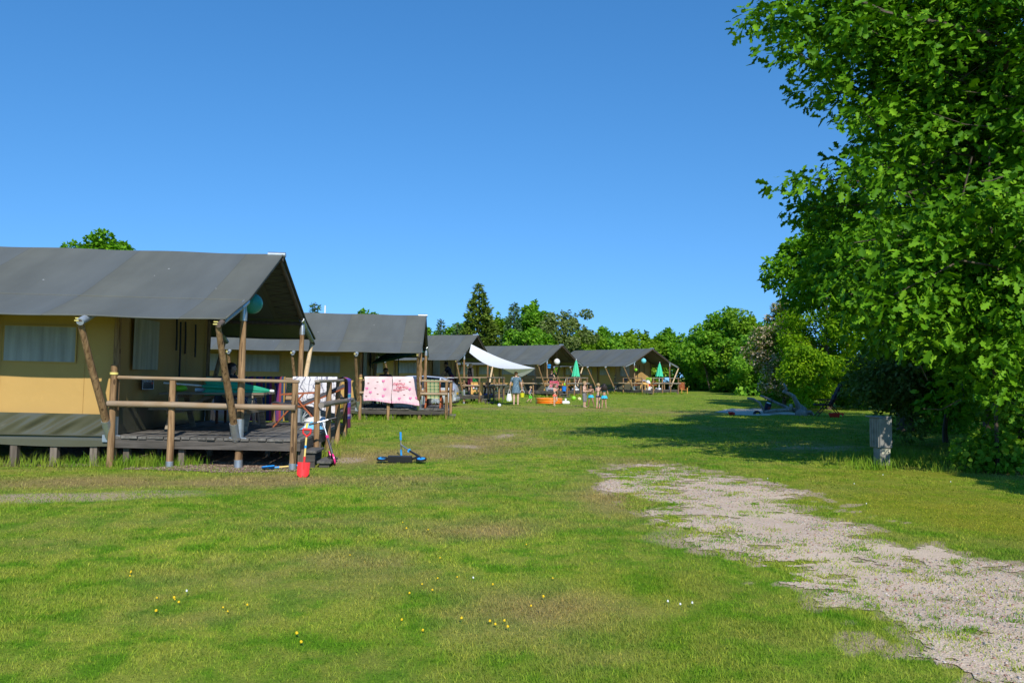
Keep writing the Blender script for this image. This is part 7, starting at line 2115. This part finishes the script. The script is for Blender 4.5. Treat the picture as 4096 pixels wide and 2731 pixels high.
person('dark-haired girl in turquoise skirt eating, between the boy and the girl with flowers', (3.80, 38.2), math.radians(-25), 1.08, 'child', SK_brown,
    dict(ankL=(.14, .03, .036), kneL=(.105, -.03, .25), ankR=(-.13, .04, .036), kneR=(-.08, -.02, .25), elbL=(.14, -.03, .60), wriL=(.06, -.14, .71), hanL=(-.4, -.2, .8), elbR=(-.14, .0, .60), wriR=(-.02, -.13, .66), hanR=(.3, -.3, .8)),
    ('bob', H_dark), (('top', M_navy, 'swim_top'), ('briefs', M_navy), ('skirt', M_turq)), fem=True, head_tilt=.12)
person('girl with flowers in her pinned hair and patterned swim bottoms, hands raised', (3.98, 36.6), math.radians(150), 1.16, 'child', SK_fair,
    dict(elbL=(.14, -.06, .62), wriL=(.06, -.15, .74), elbR=(-.14, -.06, .62), wriR=(-.07, -.14, .76), hanL=(-.2, -.2, 1), hanR=(.2, -.2, 1)),
    ('bun', H_blond), (('briefs', M_floral, 'swim_bottoms'),), fem=True, shoe=plain('pink_sandal', (.75, .22, .22), .6))
person('girl with long curly dark hair and turquoise skirt, back turned', (4.22, 36.3), math.radians(172), 1.13, 'child', SK_tan,
    dict(ankL=(.095, .0, .036), kneL=(.075, -.012, .25), ankR=(-.075, .0, .036), elbL=(.14, .0, .60), wriL=(.10, -.13, .56), elbR=(-.15, .01, .59), wriR=(-.15, -.08, .50)),
    ('curly', H_dark), (('top', M_teald, 'swim_top'), ('briefs', M_navy), ('skirt', M_turq)), fem=True)
# on the third deck
person('man in navy T-shirt and dark red shorts bending over the glasses on the third deck', tuple(place(3, -1.02, .95)), yaw(3) + math.radians(-78), 1.80, 'adult', SK_tan,
    dict(elbL=(.13, -.20, .66), wriL=(.10, -.31, .56), elbR=(-.13, -.16, .62), wriR=(-.12, -.26, .52)),
    ('short', H_dark), (('tshirt', M_navy), ('shorts', M_burg)), lean=.42, head_tilt=.2, head_turn=-.5)
person('woman in sleeveless black top and burgundy shorts turned away on the third deck', tuple(place(3, .02, 1.0)), yaw(3) + math.radians(140), 1.66, 'adult', SK_fair,
    None, ('short', H_blond), (('vest', M_blk, 'black_top'), ('shorts', M_burg)), fem=True, thick=1.12)
# seated in the shade of the nearest tent
p = place(1, -1.12, 3.35, DT - .10)
SIT = dict(kneL=(.075, -.27, .53), ankL=(.075, -.30, .27), kneR=(-.075, -.27, .53), ankR=(-.075, -.30, .27), elbL=(.15, -.05, .62), wriL=(.10, -.20, .60), elbR=(-.15, -.05, .62), wriR=(-.10, -.20, .60))
SITZ = .24
person('dark-haired person in floral shorts sitting behind the nearest picnic table', (p.x, p.y, DT - SITZ * 1.62), yaw(1, 84), 1.62, 'adult', SK_tan, SIT, ('long', H_dark), (('vest', M_blk), ('shorts', M_floral)), fem=True, lean=-.08)
t = thing('low_chair', 'low dark chair under the person behind the nearest picnic table', 'chair', place(1, -1.12, 3.35), yaw(1, 84))
mb = MB(); mb.box((0, .02, .31), (.46, .46, .05)); mb.build('seat', M_teakd, t)
mb = MB(); mb.box((0, .27, .58), (.46, .04, .52)); mb.build('backrest', M_cushion, t)
for sx in (-.2, .2):
    for sy in (-.18, .24):
        mb = MB(); mb.box((sx, sy, .15), (.04, .04, .29)); mb.build('leg', M_teakd, t)
p2 = place(2, -1.40, 3.05)
person('dark-haired person seated behind the pink towels on the second deck', (p2.x, p2.y, DT - SITZ * 1.65 + .02), yaw(2, 20), 1.65, 'adult', SK_tan, SIT, ('short', H_dark), (('tshirt', M_navy), ('shorts', M_navy)))
t = thing('camp_stool', 'low dark stool under the person on the second deck', 'stool', p2, yaw(2, 20))
mb = MB(); mb.box((0, .02, .33), (.44, .44, .05)); mb.build('seat', M_teakd, t)
for sx in (-.18, .18):
    for sy in (-.16, .18):
        mb = MB(); mb.box((sx, sy, .16), (.04, .04, .31)); mb.build('leg', M_teakd, t)
p4 = place(4, -.35, 1.12)
person('person in dark top leaning bare arms on the honey coloured table of the fourth deck', (p4.x, p4.y, DT - SITZ * 1.68 + .12), yaw(4, 180), 1.68, 'adult', SK_fair, dict(SIT, elbL=(.14, -.14, .66), wriL=(.06, -.28, .66), elbR=(-.14, -.14, .66), wriR=(-.06, -.28, .66)), ('short', H_brown), (('vest', M_blk), ('shorts', M_blk)), lean=.2)
